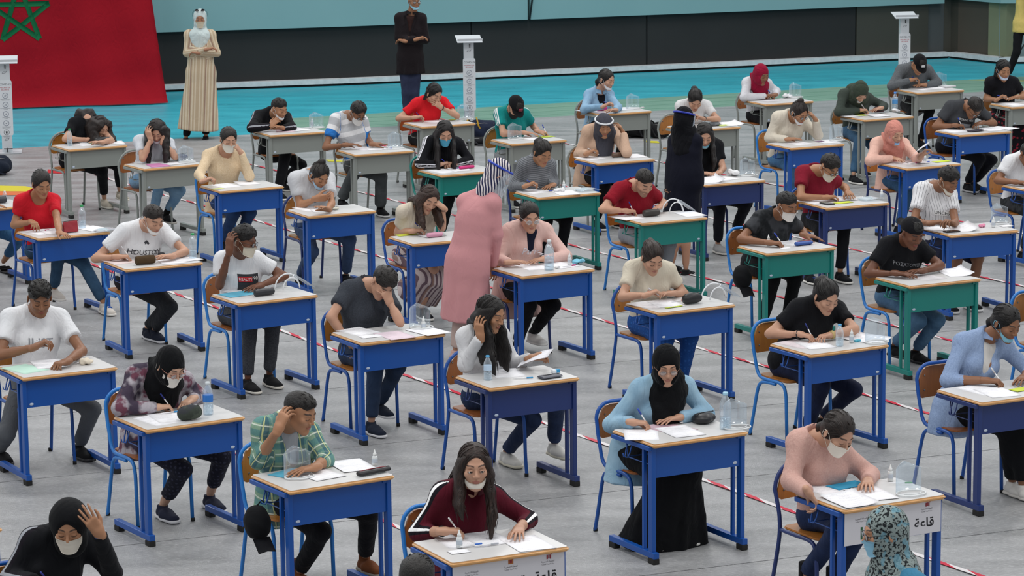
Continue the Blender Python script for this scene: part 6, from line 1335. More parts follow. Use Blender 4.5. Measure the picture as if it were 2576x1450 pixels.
{'J': {'P': [1.056, 35.711, 0.55], 'N': [1.065, 35.556, 0.983], 'H': [1.149, 35.451, 1.117], 'S': [[0.947, 35.516, 0.929], [1.182, 35.634, 0.914]], 'E': [[0.876, 35.218, 0.789], [1.281, 35.32, 0.797]], 'W': [[1.105, 35.009, 0.85], [1.238, 35.022, 0.8]], 'T': [[1.193, 35.019, 0.896], [1.169, 34.951, 0.809]], 'A': [[1.074, 35.407, 0.1], [1.289, 35.515, 0.1]], 'K': [[1.154, 35.273, 0.49], [1.348, 35.371, 0.49]], 'e': [0.894, 0.449, 0.0], 'b': [-0.449, 0.894, 0.0]}, 'rot': (50, 17.6, 0), 'label': 'girl in a light denim jacket at the grey desk by the court', 'pose': ('write', 'flat'), 'seed': 21, 'lod': 1, 'f': 1, 'skin': '#c0937a', 'top': {'k': 'jacket', 'c': '#7fa3c1', 'p': 'jean', 'c2': '#93b4cd', 'neck': 'deep', 'under': '#15151a', 'g': 0.013}, 'bot': {'k': 'trousers', 'c': '#111216'}, 'hair': 'lowtail', 'hc': '#17110f', 'mask': ('chin', '#dbdcdf'), 'pen': (0, '#2a49b8', 'ballpoint pen held by the girl in the light denim jacket')},
{'J': {'P': [0.874, 31.363, 0.55], 'N': [0.974, 31.312, 1.063], 'H': [0.982, 31.125, 1.093], 'S': [[0.824, 31.245, 1.016], [1.102, 31.39, 0.982]], 'E': [[0.718, 31.248, 0.771], [1.214, 31.032, 0.815]], 'W': [[0.803, 31.021, 0.813], [1.184, 31.152, 1.01]], 'T': [[0.895, 31.029, 0.853], [1.142, 31.13, 1.098]], 'A': [[0.898, 31.059, 0.1], [1.11, 31.17, 0.1]], 'K': [[0.979, 30.927, 0.49], [1.172, 31.027, 0.49]], 'e': [0.886, 0.463, 0.0], 'b': [-0.463, 0.886, 0.0]}, 'rot': (8, 22.4, 0), 'label': 'girl in a beige trench coat and grey headscarf with a white visor', 'pose': ('write', 'cheek'), 'seed': 22, 'lod': 1, 'f': 1, 'skin': '#a97a5b', 'top': {'k': 'coat', 'c': '#c3a48e', 'neck': 'deep', 'under': '#17171c', 'g': 0.018, 'skirt': (0.25, 0.25, 0.18), 'collar': '#c3a48e'}, 'bot': {'k': 'trousers', 'c': '#111216'}, 'scarf': {'c': '#45464f', 'bib': 1.6}, 'visor': ('#cfd2d6',), 'pen': (0, '#d0d0d4', 'ballpoint pen held by the girl in the trench coat')},
{'J': {'P': [1.974, 34.078, 0.55], 'N': [2.113, 33.991, 1.017], 'H': [2.103, 33.805, 1.054], 'S': [[1.947, 33.922, 0.966], [2.248, 34.081, 0.945]], 'E': [[1.982, 33.98, 0.806], [2.373, 33.915, 0.81]], 'W': [[2.041, 33.693, 0.832], [2.197, 33.775, 0.836]], 'T': [[2.11, 33.73, 0.895], [2.114, 33.732, 0.871]], 'A': [[1.999, 33.774, 0.1], [2.211, 33.886, 0.1]], 'K': [[2.081, 33.642, 0.49], [2.274, 33.743, 0.49]], 'e': [0.885, 0.466, 0.0], 'b': [-0.466, 0.885, 0.0]}, 'rot': (8, 45.8, 0), 'label': 'girl in a white tee with a topknot and hands at her mouth', 'pose': ('curl', 'curl'), 'seed': 23, 'lod': 1, 'f': 1, 'skin': '#c0937a', 'top': {'k': 'tee', 'c': '#d5d5d6'}, 'bot': {'k': 'trousers', 'c': '#3b5878', 'p': 'jean', 'c2': '#48698c'}, 'hair': 'tail', 'hc': '#14100f', 'wrist': {1: ('band', '#17181c')}},
{'J': {'P': [3.062, 36.578, 0.55], 'N': [3.022, 36.399, 1.008], 'H': [3.058, 36.227, 1.081], 'S': [[2.899, 36.353, 0.963], [3.154, 36.484, 0.931]], 'E': [[2.847, 36.197, 0.802], [3.283, 36.647, 0.822]], 'W': [[3.131, 36.31, 0.808], [3.242, 36.367, 0.812]], 'T': [[3.229, 36.33, 0.815], [3.168, 36.3, 0.806]], 'A': [[3.084, 36.274, 0.1], [3.297, 36.384, 0.1]], 'K': [[3.165, 36.141, 0.49], [3.358, 36.241, 0.49]], 'e': [0.889, 0.457, 0.0], 'b': [-0.457, 0.889, 0.0]}, 'rot': (35, 22.4, 0), 'label': 'girl in a crimson headscarf and white top', 'pose': ('write', 'flat'), 'seed': 24, 'lod': 1, 'f': 1, 'skin': '#8a5f45', 'top': {'k': 'long', 'c': '#cfcfd4', 'g': 0.014}, 'bot': {'k': 'trousers', 'c': '#111216'}, 'scarf': {'c': '#8e1434', 'bib': 1.3}, 'pen': (0, '#2a49b8', 'ballpoint pen held by the girl in the crimson headscarf')},
{'J': {'P': [2.975, 32.451, 0.55], 'N': [3.065, 32.34, 1.048], 'H': [3.127, 32.164, 1.083], 'S': [[2.908, 32.274, 1.02], [3.203, 32.429, 0.951]], 'E': [[2.815, 32.276, 0.797], [3.354, 32.322, 0.815]], 'W': [[3.01, 32.122, 0.8], [3.309, 32.18, 1.007]], 'T': [[3.106, 32.15, 0.803], [3.25, 32.149, 1.081]], 'A': [[2.998, 32.147, 0.1], [3.211, 32.258, 0.1]], 'K': [[3.08, 32.015, 0.49], [3.273, 32.116, 0.49]], 'e': [0.886, 0.465, 0.0], 'b': [-0.465, 0.886, 0.0]}, 'rot': (38, 30.4, 0), 'label': 'girl in a cream sweater with a bun and glasses', 'pose': ('flat', 'cheek'), 'seed': 25, 'lod': 1, 'f': 1, 'skin': '#a97a5b', 'top': {'k': 'long', 'c': '#cfc7b8', 'neck': 'scoop', 'g': 0.016}, 'bot': {'k': 'trousers', 'c': '#3f6488', 'p': 'jean', 'c2': '#5580a6'}, 'hair': 'bun', 'hc': '#1f1613', 'glasses': ('on', '#2e2724'), 'mask': ('chin', '#d6d6d8'), 'wrist': {1: ('watch', '#17181c')}},
{'J': {'P': [4.055, 34.911, 0.55], 'N': [4.041, 34.745, 1.023], 'H': [4.071, 34.559, 1.042], 'S': [[3.894, 34.686, 0.994], [4.191, 34.841, 0.93]], 'E': [[3.82, 34.53, 0.808], [4.402, 34.991, 0.819]], 'W': [[4.077, 34.619, 0.815], [4.334, 34.752, 0.824]], 'T': [[4.174, 34.645, 0.816], [4.259, 34.686, 0.814]], 'A': [[3.971, 34.304, 0.1], [4.133, 34.965, 0.1]], 'K': [[4.051, 34.442, 0.489], [4.308, 34.638, 0.296]], 'e': [0.887, 0.462, 0.0], 'b': [-0.462, 0.887, 0.0]}, 'rot': (20, 51.0, 0), 'label': 'girl in an olive headscarf and dark green top', 'pose': ('write', 'flat'), 'seed': 26, 'lod': 1, 'f': 1, 'skin': '#c0937a', 'top': {'k': 'long', 'c': '#3d453f', 'g': 0.014}, 'bot': {'k': 'trousers', 'c': '#35536f', 'p': 'jean', 'c2': '#416381'}, 'scarf': {'c': '#3b4439', 'bib': 0.6, 'back': 1}, 'mask': ('chin', '#c9cacc'), 'pen': (0, '#d0d0d4', 'ballpoint pen held by the girl in the olive headscarf')},
{'J': {'P': [5.074, 37.659, 0.55], 'N': [5.105, 37.519, 1.038], 'H': [5.132, 37.334, 1.07], 'S': [[4.927, 37.455, 0.985], [5.277, 37.615, 0.965]], 'E': [[4.783, 37.317, 0.8], [5.414, 37.595, 0.806]], 'W': [[5.027, 37.341, 0.87], [5.224, 37.431, 0.8]], 'T': [[5.124, 37.356, 0.89], [5.143, 37.372, 0.807]], 'A': [[4.968, 37.061, 0.1], [5.177, 37.386, 0.1]], 'K': [[5.051, 37.191, 0.491], [5.268, 37.274, 0.495]], 'e': [0.909, 0.417, 0.0], 'b': [-0.417, 0.909, 0.0]}, 'rot': (18, 48.4, 0), 'label': 'boy in a grey denim jacket and black cap', 'pose': ('write', 'flat'), 'seed': 27, 'lod': 1, 'skin': '#a97a5b', 'top': {'k': 'jacket', 'c': '#55595d', 'p': 'tone', 'c2': '#666a6e', 'g': 0.015}, 'bot': {'k': 'trousers', 'c': '#121215'}, 'hair': 'short', 'cap': {'c': '#111114', 'badge': '#c9c9cb'}, 'shoe': ('boot', '#17171a', '#222222'), 'pen': (0, '#1d2f86', 'ballpoint pen held by the boy in the grey denim jacket')},
{'J': {'P': [5.988, 36.017, 0.55], 'N': [5.932, 35.878, 1.053], 'H': [5.923, 35.722, 1.16], 'S': [[5.783, 35.826, 0.999], [6.093, 35.96, 0.981]], 'E': [[5.753, 35.916, 0.788], [6.233, 36.003, 0.798]], 'W': [[5.848, 35.663, 0.808], [6.105, 35.774, 0.825]], 'T': [[5.927, 35.649, 0.868], [6.023, 35.718, 0.817]], 'A': [[5.989, 35.713, 0.1], [6.209, 35.808, 0.1]], 'K': [[6.06, 35.574, 0.49], [6.26, 35.66, 0.49]], 'e': [0.918, 0.396, 0.0], 'b': [-0.396, 0.918, 0.0]}, 'rot': (15, 17.6, 0), 'label': 'girl in a black V-neck tee with a chin mask', 'pose': ('write', 'flat'), 'seed': 28, 'lod': 1, 'f': 1, 'skin': '#a97a5b', 'top': {'k': 'tee', 'c': '#15151a', 'neck': 'vee'}, 'bot': {'k': 'skirt', 'c': '#17151a', 'p': 'floral', 'c2': '#8a2433', 'zb': 0.2}, 'hair': 'part', 'hc': '#100e0f', 'mask': ('chin', '#b9c6dc'), 'wrist': {1: ('watch', '#b9a36a')}, 'pen': (0, '#2a49b8', 'ballpoint pen held by the girl in the V-neck tee')},
{'J': {'P': [4.948, 33.423, 0.55], 'N': [5.127, 33.354, 1.029], 'H': [5.174, 33.172, 1.004], 'S': [[4.937, 33.279, 1.004], [5.277, 33.445, 0.933]], 'E': [[4.759, 33.253, 0.783], [5.464, 33.475, 0.786]], 'W': [[4.972, 33.134, 0.81], [5.293, 33.291, 0.818]], 'T': [[5.064, 33.171, 0.799], [5.214, 33.23, 0.806]], 'A': [[5.179, 33.539, 0.1], [5.27, 33.641, 0.1]], 'K': [[5.276, 33.277, 0.414], [5.422, 33.372, 0.384]], 'e': [0.899, 0.439, 0.0], 'b': [-0.439, 0.899, 0.0]}, 'rot': (35, 54.6, 0), 'label': 'boy in a dark grey tee with a printed band poster', 'pose': ('write', 'curl'), 'seed': 29, 'lod': 1, 'skin': '#8a5f45', 'top': {'k': 'tee', 'c': '#3f4145'}, 'bot': {'k': 'trousers', 'c': '#15161c'}, 'hair': 'wavy', 'hc': '#1d1714', 'glasses': ('on', '#1e1c1c'), 'shoe': ('plain', '#1a1a1c', '#b9b9bb'), 'print': [{'kind': 'box', 'w': 0.2, 'h': 0.19, 'col': '#1b1c20', 'dz': -0.17}, {'kind': 'text', 's': 'BORING MEN', 'col': '#c9c9cb', 'size': 0.032, 'dz': -0.095, 'lift': 0.002}, {'kind': 'box', 'w': 0.15, 'h': 0.09, 'col': '#7d8085', 'dz': -0.18, 'lift': 0.002}, {'kind': 'text', 's': 'ARE BACK', 'col': '#c9c9cb', 'size': 0.024, 'dz': -0.245, 'lift': 0.002}], 'pen': (0, '#2a49b8', 'ballpoint pen held by the boy in the band-print tee')},
{'J': {'P': [3.967, 30.751, 0.55], 'N': [3.91, 30.557, 0.993], 'H': [3.935, 30.389, 1.077], 'S': [[3.769, 30.497, 0.948], [4.065, 30.663, 0.917]], 'E': [[3.678, 30.313, 0.795], [4.176, 30.433, 0.794]], 'W': [[3.929, 30.42, 0.81], [4.184, 30.195, 0.86]], 'T': [[3.98, 30.335, 0.803], [4.249, 30.189, 0.936]], 'A': [[3.999, 30.448, 0.1], [4.209, 30.566, 0.1]], 'K': [[4.085, 30.319, 0.49], [4.275, 30.425, 0.49]], 'e': [0.872, 0.49, 0.0], 'b': [-0.49, 0.872, 0.0]}, 'rot': (25, 20.0, 0), 'label': 'girl in a peach headscarf and peach sweater reading a sheet', 'pose': ('flat', 'write'), 'seed': 30, 'lod': 1, 'f': 1, 'skin': '#c0937a', 'top': {'k': 'long', 'c': '#dcb2a3', 'g': 0.015, 'skirt': (0.42, 0.2, 0.16)}, 'bot': {'k': 'trousers', 'c': '#31506f', 'p': 'jean', 'c2': '#3c5f80'}, 'scarf': {'c': '#c9877a', 'bib': 0.9}, 'mask': ('chin', '#8fb4dc')},
{'J': {'P': [4.974, 29.078, 0.55], 'N': [5.042, 28.954, 1.025], 'H': [5.03, 28.766, 1.048], 'S': [[4.87, 28.881, 0.969], [5.198, 29.055, 0.956]], 'E': [[4.74, 28.819, 0.79], [5.294, 28.839, 0.788]], 'W': [[4.885, 28.643, 0.8], [5.135, 28.671, 0.8]], 'T': [[4.984, 28.627, 0.796], [5.049, 28.621, 0.795]], 'A': [[4.999, 28.774, 0.1], [5.211, 28.886, 0.1]], 'K': [[5.081, 28.642, 0.49], [5.274, 28.743, 0.49]], 'e': [0.885, 0.466, 0.0], 'b': [-0.466, 0.885, 0.0]}, 'rot': (25, 32.0, 0), 'label': 'boy in a white tee cut off by the right edge', 'pose': ('flat', 'flat'), 'seed': 31, 'lod': 1, 'skin': '#8a5f45', 'top': {'k': 'tee', 'c': '#dcdde0'}, 'bot': {'k': 'trousers', 'c': '#26292b', 'p': 'camo', 'c2': '#3b3e40'}, 'hair': 'curly'},
{'J': {'P': [3.868, 26.437, 0.55], 'N': [3.786, 26.427, 1.099], 'H': [3.877, 26.27, 1.155], 'S': [[3.659, 26.372, 1.061], [3.929, 26.484, 1.008]], 'E': [[3.57, 26.173, 0.797], [3.94, 26.164, 0.795]], 'W': [[3.692, 25.913, 0.83], [3.871, 25.864, 0.83]], 'T': [[3.791, 25.926, 0.843], [3.806, 25.798, 0.869]], 'A': [[3.865, 26.133, 0.1], [4.086, 26.225, 0.1]], 'K': [[3.935, 25.994, 0.49], [4.136, 26.077, 0.49]], 'e': [0.923, 0.384, 0.0], 'b': [-0.384, 0.923, 0.0]}, 'rot': (42, 25.6, 0), 'label': 'boy in a pinstriped white tee printed UNCHANG', 'pose': ('curl', 'curl'), 'seed': 32, 'lod': 1, 'skin': '#8a5f45', 'top': {'k': 'tee', 'c': '#d9d9dc', 'p': 'pin_v', 'c2': '#3d3f46'}, 'bot': {'k': 'shorts', 'c': '#1d2136'}, 'hair': 'curly', 'hc': '#120f0e', 'mask': ('chin', '#d6d0c2'), 'shoe': ('plain', '#17171a', '#cccccc'), 'print': [{'kind': 'box', 'w': 0.21, 'h': 0.045, 'col': '#e3e3e4', 'dz': -0.19}, {'kind': 'text', 's': 'UNCHANG', 'col': '#1a1b1f', 'size': 0.042, 'dz': -0.19, 'lift': 0.002}]},
{'J': {'P': [2.921, 28.113, 0.55], 'N': [2.874, 27.943, 1.044], 'H': [2.986, 27.795, 1.083], 'S': [[2.749, 27.898, 1.015], [3.01, 28.025, 0.949]], 'E': [[2.713, 27.724, 0.806], [3.188, 28.187, 0.83]], 'W': [[2.959, 27.75, 0.8], [3.186, 27.942, 0.814]], 'T': [[3.057, 27.767, 0.802], [3.198, 27.843, 0.805]], 'A': [[2.797, 27.637, 0.1], [3.09, 27.694, 0.1]], 'K': [[2.908, 27.643, 0.505], [3.133, 27.733, 0.516]], 'e': [0.9, 0.436, 0.0], 'b': [-0.436, 0.9, 0.0]}, 'rot': (38, 36.0, 0), 'label': 'boy in a maroon tee with glasses and a mask at his chin', 'pose': ('curl', 'flat'), 'seed': 33, 'lod': 1, 'skin': '#a97a5b', 'top': {'k': 'tee', 'c': '#7f1c2e', 'neck': 'crew', 'sl': 0.55}, 'bot': {'k': 'trousers', 'c': '#15161a'}, 'hair': 'curly', 'hc': '#17120f', 'mask': ('on', '#d6cfc2'), 'glasses': ('on', '#221d1b')},
{'J': {'P': [1.893, 29.713, 0.55], 'N': [1.974, 29.778, 1.106], 'H': [1.936, 29.603, 1.17], 'S': [[1.849, 29.713, 1.06], [2.082, 29.83, 1.025]], 'E': [[1.828, 29.647, 0.792], [2.131, 29.731, 0.815]], 'W': [[1.874, 29.401, 0.813], [2.077, 29.503, 0.803]], 'T': [[1.972, 29.383, 0.814], [2.027, 29.417, 0.804]], 'A': [[2.061, 29.423, 0.1], [2.262, 29.809, 0.175]], 'K': [[2.069, 29.316, 0.506], [2.358, 29.553, 0.493]], 'e': [0.894, 0.449, 0.0], 'b': [-0.449, 0.894, 0.0]}, 'rot': (5, 28.0, 0), 'label': 'girl with long dark hair and a lowered blue mask behind the black-clad proctor', 'pose': ('flat', 'flat'), 'seed': 34, 'lod': 1, 'f': 1, 'skin': '#c0937a', 'top': {'k': 'tee', 'c': '#111216'}, 'bot': {'k': 'trousers', 'c': '#14151c'}, 'hair': 'long', 'hl': 0.36, 'hc': '#16100f', 'mask': ('chin', '#7fb6c9'), 'shoe': ('lace', '#9a9a9a', '#c9c6c0', '#2a2a2a')},
{'J': {'P': [1.149, 27.299, 0.55], 'N': [1.122, 27.126, 1.039], 'H': [1.211, 26.962, 1.073], 'S': [[0.991, 27.074, 0.992], [1.259, 27.216, 0.963]], 'E': [[0.827, 26.914, 0.827], [1.419, 27.363, 0.816]], 'W': [[1.046, 26.939, 0.812], [1.37, 27.11, 0.823]], 'T': [[1.135, 26.984, 0.799], [1.313, 27.031, 0.8]], 'A': [[1.174, 26.995, 0.1], [1.386, 27.108, 0.1]], 'K': [[1.256, 26.863, 0.49], [1.448, 26.965, 0.49]], 'e': [0.884, 0.468, 0.0], 'b': [-0.468, 0.884, 0.0]}, 'rot': (30, 36.0, 0), 'label': 'boy in a dark red polo at a teal desk', 'pose': ('write', 'flat'), 'seed': 35, 'lod': 1, 'skin': '#c0937a', 'top': {'k': 'polo', 'c': '#851525', 'neck': 'crew'}, 'bot': {'k': 'trousers', 'c': '#8d9096'}, 'hair': 'short', 'hc': '#17120f', 'beard': 1, 'pen': (0, '#1d2f86', 'ballpoint pen held by the boy in the dark red polo')},
{'J': {'P': [2.143, 25.559, 0.55], 'N': [2.296, 25.476, 1.0], 'H': [2.357, 25.317, 1.085], 'S': [[2.146, 25.421, 0.968], [2.41, 25.55, 0.911]], 'E': [[1.962, 25.248, 0.812], [2.543, 25.721, 0.801]], 'W': [[2.201, 25.115, 0.8], [2.533, 25.449, 0.809]], 'T': [[2.297, 25.09, 0.796], [2.627, 25.419, 0.793]], 'A': [[2.159, 25.255, 0.1], [2.374, 25.36, 0.1]], 'K': [[2.237, 25.12, 0.49], [2.432, 25.216, 0.49]], 'e': [0.898, 0.44, 0.0], 'b': [-0.44, 0.898, 0.0]}, 'rot': (42, 17.6, 0), 'label': 'boy in a dark camouflage tee and full mask', 'pose': ('write', 'flat'), 'seed': 36, 'lod': 1, 'skin': '#8a5f45', 'top': {'k': 'tee', 'c': '#1c1f22', 'p': 'camo', 'c2': '#2b2e31'}, 'bot': {'k': 'trousers', 'c': '#101114'}, 'hair': 'short', 'hc': '#100e0d', 'mask': ('on', '#ded9d3'), 'pen': (0, '#2a49b8', 'ballpoint pen held by the boy in the camouflage tee')},
{'J': {'P': [3.113, 23.922, 0.55], 'N': [3.167, 23.792, 1.036], 'H': [3.207, 23.621, 1.108], 'S': [[3.026, 23.736, 0.994], [3.297, 23.877, 0.952]], 'E': [[2.864, 23.657, 0.776], [3.468, 23.78, 0.814]], 'W': [[3.071, 23.525, 0.8], [3.296, 23.619, 0.8]], 'T': [[3.157, 23.474, 0.797], [3.218, 23.557, 0.808]], 'A': [[3.107, 23.829, 0.158], [3.289, 23.89, 0.1]], 'K': [[3.268, 23.535, 0.411], [3.427, 23.625, 0.396]], 'e': [0.887, 0.461, 0.0], 'b': [-0.461, 0.887, 0.0]}, 'rot': (30, 25.6, 0), 'label': 'boy in a black tee and backwards cap at a teal desk', 'pose': ('flat', 'flat'), 'seed': 37, 'lod': 1, 'skin': '#6f4632', 'top': {'k': 'tee', 'c': '#15161a'}, 'bot': {'k': 'trousers', 'c': '#41607f', 'p': 'jean', 'c2': '#567795'}, 'hair': 'short', 'hc': '#100e0d', 'cap': {'c': '#141418', 'back': 1}, 'shoe': ('plain', '#121214', '#1a1a1c'), 'print': [{'kind': 'text', 's': 'POZATOWER', 'col': '#85878c', 'size': 0.042, 'dz': -0.115}]},
{'J': {'P': [1.06, 22.875, 0.55], 'N': [1.067, 22.719, 1.046], 'H': [1.077, 22.54, 1.11], 'S': [[0.924, 22.656, 1.004], [1.208, 22.815, 0.964]], 'E': [[0.84, 22.478, 0.814], [1.341, 22.883, 0.767]], 'W': [[1.026, 22.323, 0.86], [1.226, 22.659, 0.808]], 'T': [[1.119, 22.34, 0.892], [1.156, 22.588, 0.822]], 'A': [[1.091, 22.572, 0.1], [1.301, 22.689, 0.1]], 'K': [[1.177, 22.442, 0.49], [1.367, 22.548, 0.49]], 'e': [0.873, 0.487, 0.0], 'b': [-0.487, 0.873, 0.0]}, 'rot': (20, 30.4, 0), 'label': 'girl in a cream tee with a brown ponytail', 'pose': ('write', 'flat'), 'seed': 38, 'lod': 1, 'f': 1, 'skin': '#c0937a', 'top': {'k': 'tee', 'c': '#cfc6b4'}, 'bot': {'k': 'trousers', 'c': '#1f4a8c', 'p': 'dots', 'c2': '#2a5aa0', 'g': 0.013}, 'hair': 'tail', 'hc': '#2a1d18', 'tie': '#c9c3bb', 'print': [{'kind': 'box', 'w': 0.05, 'h': 0.022, 'col': '#b02a3a', 'dz': -0.14, 'dx': -0.06}, {'kind': 'box', 'w': 0.05, 'h': 0.026, 'col': '#b02a3a', 'dz': -0.15, 'dx': 0.05, 'rot': 0.6}], 'pen': (0, '#d0d0d4', 'ballpoint pen held by the girl in the cream tee')},
{'J': {'P': [2.018, 21.211, 0.55], 'N': [2.229, 21.173, 1.008], 'H': [2.245, 20.996, 1.076], 'S': [[2.06, 21.091, 0.973], [2.351, 21.263, 0.924]], 'E': [[1.843, 21.05, 0.794], [2.463, 21.056, 0.82]], 'W': [[2.054, 20.92, 0.815], [2.266, 20.946, 0.8]], 'T': [[2.145, 20.882, 0.797], [2.195, 20.875, 0.802]], 'A': [[2.115, 21.011, 0.1], [2.269, 21.401, 0.1]], 'K': [[2.206, 20.825, 0.465], [2.469, 21.138, 0.358]], 'e': [0.861, 0.508, 0.0], 'b': [-0.508, 0.861, 0.0]}, 'rot': (28, 30.4, 0), 'label': 'girl in a black tee with a ponytail beside a small bottle', 'pose': ('write', 'curl'), 'seed': 39, 'lod': 1, 'f': 1, 'big': 1.08, 'skin': '#c0937a', 'top': {'k': 'tee', 'c': '#141519', 'g': 0.018}, 'bot': {'k': 'trousers', 'c': '#1b2137', 'p': 'jean', 'c2': '#222a44'}, 'hair': 'tail', 'hc': '#14100f', 'wrist': {0: ('band', '#17171a'), 1: ('watch', '#b9a36a')}, 'shoe': ('plain', '#17171a', '#b03040'), 'pen': (0, '#22337a', 'ballpoint pen held by the ponytailed girl in black')},
{'J': {'P': [0.806, 18.483, 0.55], 'N': [0.963, 18.41, 1.024], 'H': [0.959, 18.263, 1.145], 'S': [[0.804, 18.338, 0.975], [1.087, 18.498, 0.95]], 'E': [[0.615, 18.329, 0.748], [1.226, 18.502, 0.774]], 'W': [[0.744, 18.137, 0.806], [1.044, 18.295, 0.8]], 'T': [[0.843, 18.134, 0.796], [0.96, 18.24, 0.797]], 'A': [[0.839, 18.18, 0.1], [1.048, 18.298, 0.1]], 'K': [[0.925, 18.05, 0.49], [1.115, 18.157, 0.49]], 'e': [0.87, 0.492, 0.0], 'b': [-0.492, 0.87, 0.0]}, 'rot': (5, 18, 0), 'label': 'girl in a black headscarf and light denim shirt', 'pose': ('write', 'flat'), 'seed': 40, 'lod': 0, 'f': 1, 'skin': '#c0937a', 'top': {'k': 'shirt_open', 'c': '#86a9c1', 'p': 'jean', 'c2': '#9bbacd', 'neck': 'deep', 'under': '#0f1013', 'g': 0.014, 'skirt': (0.36, 0.24, 0.18)}, 'bot': {'k': 'skirt', 'c': '#0d0e11', 'zb': 0.02, 'rb': 0.21}, 'scarf': {'c': '#0c0d10', 'bib': 1.8}, 'glasses': ('on', '#8a6a5a'), 'wrist': {1: ('watch', '#17181c')}, 'pen': (0, '#2746b0', 'ballpoint pen held by the black-scarfed girl in denim')},
{'J': {'P': [1.795, 16.833, 0.55], 'N': [1.739, 16.668, 1.045], 'H': [1.838, 16.515, 1.099], 'S': [[1.63, 16.623, 1.018], [1.86, 16.748, 0.948]], 'E': [[1.575, 16.519, 0.818], [2.063, 16.82, 0.77]], 'W': [[1.653, 16.3, 0.804], [2.019, 16.576, 0.8]], 'T': [[1.706, 16.31, 0.719], [2.007, 16.476, 0.798]], 'A': [[1.846, 16.75, 0.173], [1.68, 16.679, 0.223]], 'K': [[1.969, 16.491, 0.546], [1.83, 16.436, 0.531]], 'e': [0.878, 0.479, 0.0], 'b': [-0.479, 0.878, 0.0]}, 'rot': (35, 33.6, 3), 'label': 'girl in a dusty pink sweater reaching under her desk', 'pose': ('curl', 'flat'), 'seed': 41, 'lod': 0, 'f': 1, 'skin': '#c0937a', 'top': {'k': 'long', 'c': '#c39a90', 'neck': 'crew', 'p': 'tone', 'c2': '#cba59a', 'g': 0.018}, 'bot': {'k': 'trousers', 'c': '#202c4a', 'p': 'jean', 'c2': '#293759'}, 'hair': 'lowtail', 'hc': '#221814', 'mask': ('on', '#e3dccf'), 'shoe': ('boot', '#17171a', '#222222')},
{'J': {'P': [2.993, 19.587, 0.55], 'N': [3.177, 19.652, 1.04], 'H': [3.29, 19.542, 1.146], 'S': [[3.009, 19.567, 1.008], [3.306, 19.723, 0.949]], 'E': [[2.888, 19.429, 0.78], [3.47, 19.646, 0.792]], 'W': [[3.132, 19.322, 0.8], [3.397, 19.418, 0.8]], 'T': [[3.227, 19.293, 0.796], [3.357, 19.326, 0.798]], 'A': [[3.328, 19.389, 0.1], [3.378, 19.293, 0.1]], 'K': [[3.255, 19.27, 0.496], [3.326, 19.272, 0.516]], 'e': [0.885, 0.467, 0.0], 'b': [-0.467, 0.885, 0.0]}, 'rot': (38, 25.6, 0), 'label': 'girl in an open light blue shirt over a printed tee', 'pose': ('write', 'flat'), 'seed': 42, 'lod': 0, 'f': 1, 'skin': '#8a5f45', 'top': {'k': 'shirt_open', 'c': '#8296b8', 'p': 'tone', 'c2': '#8fa3c4', 'neck': 'deep', 'under': '#d0cdc9', 'cuff': 0.5, 'skirt': (0.4, 0.22, 0.17)}, 'bot': {'k': 'trousers', 'c': '#111216'}, 'hair': 'lowtail', 'hc': '#14100f', 'mask': ('chin', '#7fb9cf'), 'shoe': ('lace', '#d0cdc8', '#cfcbc4', '#dddddd'), 'pen': (0, '#d0d0d4', 'ballpoint pen held by the girl in the open blue shirt')},
{'J': {'P': [-2.481, 14.676, 0.55], 'N': [-2.283, 14.719, 1.034], 'H': [-2.236, 14.549, 1.105], 'S': [[-2.433, 14.639, 1.005], [-2.176, 14.789, 0.941]], 'E': [[-2.553, 14.61, 0.823], [-2.05, 14.714, 0.815]], 'W': [[-2.394, 14.414, 0.858], [-2.075, 14.47, 1.09]], 'T': [[-2.295, 14.425, 0.854], [-2.121, 14.443, 1.174]], 'A': [[-2.443, 14.374, 0.1], [-2.235, 14.495, 0.1]], 'K': [[-2.354, 14.245, 0.49], [-2.167, 14.355, 0.49]], 'e': [0.863, 0.506, 0.0], 'b': [-0.506, 0.863, 0.0]}, 'rot': (3, 17.6, 0), 'label': 'hooded girl in a black top pressing her hand to her forehead', 'pose': ('write', 'spread'), 'seed': 43, 'lod': 0, 'f': 1, 'skin': '#a97a5b', 'top': {'k': 'hoodie', 'c': '#141519', 'p': 'sleeve1', 'c2': '#9a9da4', 'neck': 'high', 'g': 0.014}, 'bot': {'k': 'trousers', 'c': '#111216'}, 'hair': 'hood', 'hc': '#101114', 'mask': ('on', '#ded6c8'), 'wrist': {1: ('band', '#2f63b0')}, 'zh': {1: (0.15, -1, 0.35)}, 'pen': (0, '#1d2f86', 'ballpoint pen held by the hooded girl')},
{'J': {'P': [4.074, 22.278, 0.55], 'N': [4.158, 22.119, 1.05], 'H': [4.214, 22.012, 1.17], 'S': [[4.012, 22.075, 0.99], [4.277, 22.215, 0.99]], 'E': [[3.965, 21.971, 0.8], [4.421, 22.178, 0.8]], 'W': [[4.164, 21.85, 0.8], [4.402, 21.999, 0.8]], 'T': [[4.263, 21.834, 0.79], [4.36, 21.908, 0.79]], 'A': [[4.109, 21.912, 0.1], [4.375, 22.052, 0.1]], 'K': [[4.173, 21.836, 0.508], [4.393, 21.953, 0.508]], 'e': [0.885, 0.466, 0.0], 'b': [-0.466, 0.885, 0.0]}, 'rot': (25, 24.0, 0), 'label': 'person in a patterned blouse cut off by the right edge', 'pose': ('flat', 'flat'), 'seed': 44, 'lod': 1, 'f': 1, 'skin': '#c0937a', 'top': {'k': 'long', 'c': '#26282c', 'p': 'scarfprint', 'c2': '#8c8f94', 'g': 0.02}, 'bot': {'k': 'trousers', 'c': '#111216'}, 'hair': 'none', 'scarf': {'c': '#2a2c30', 'p': 'scarfprint', 'c2': '#9a9da2', 'bib': 1}},
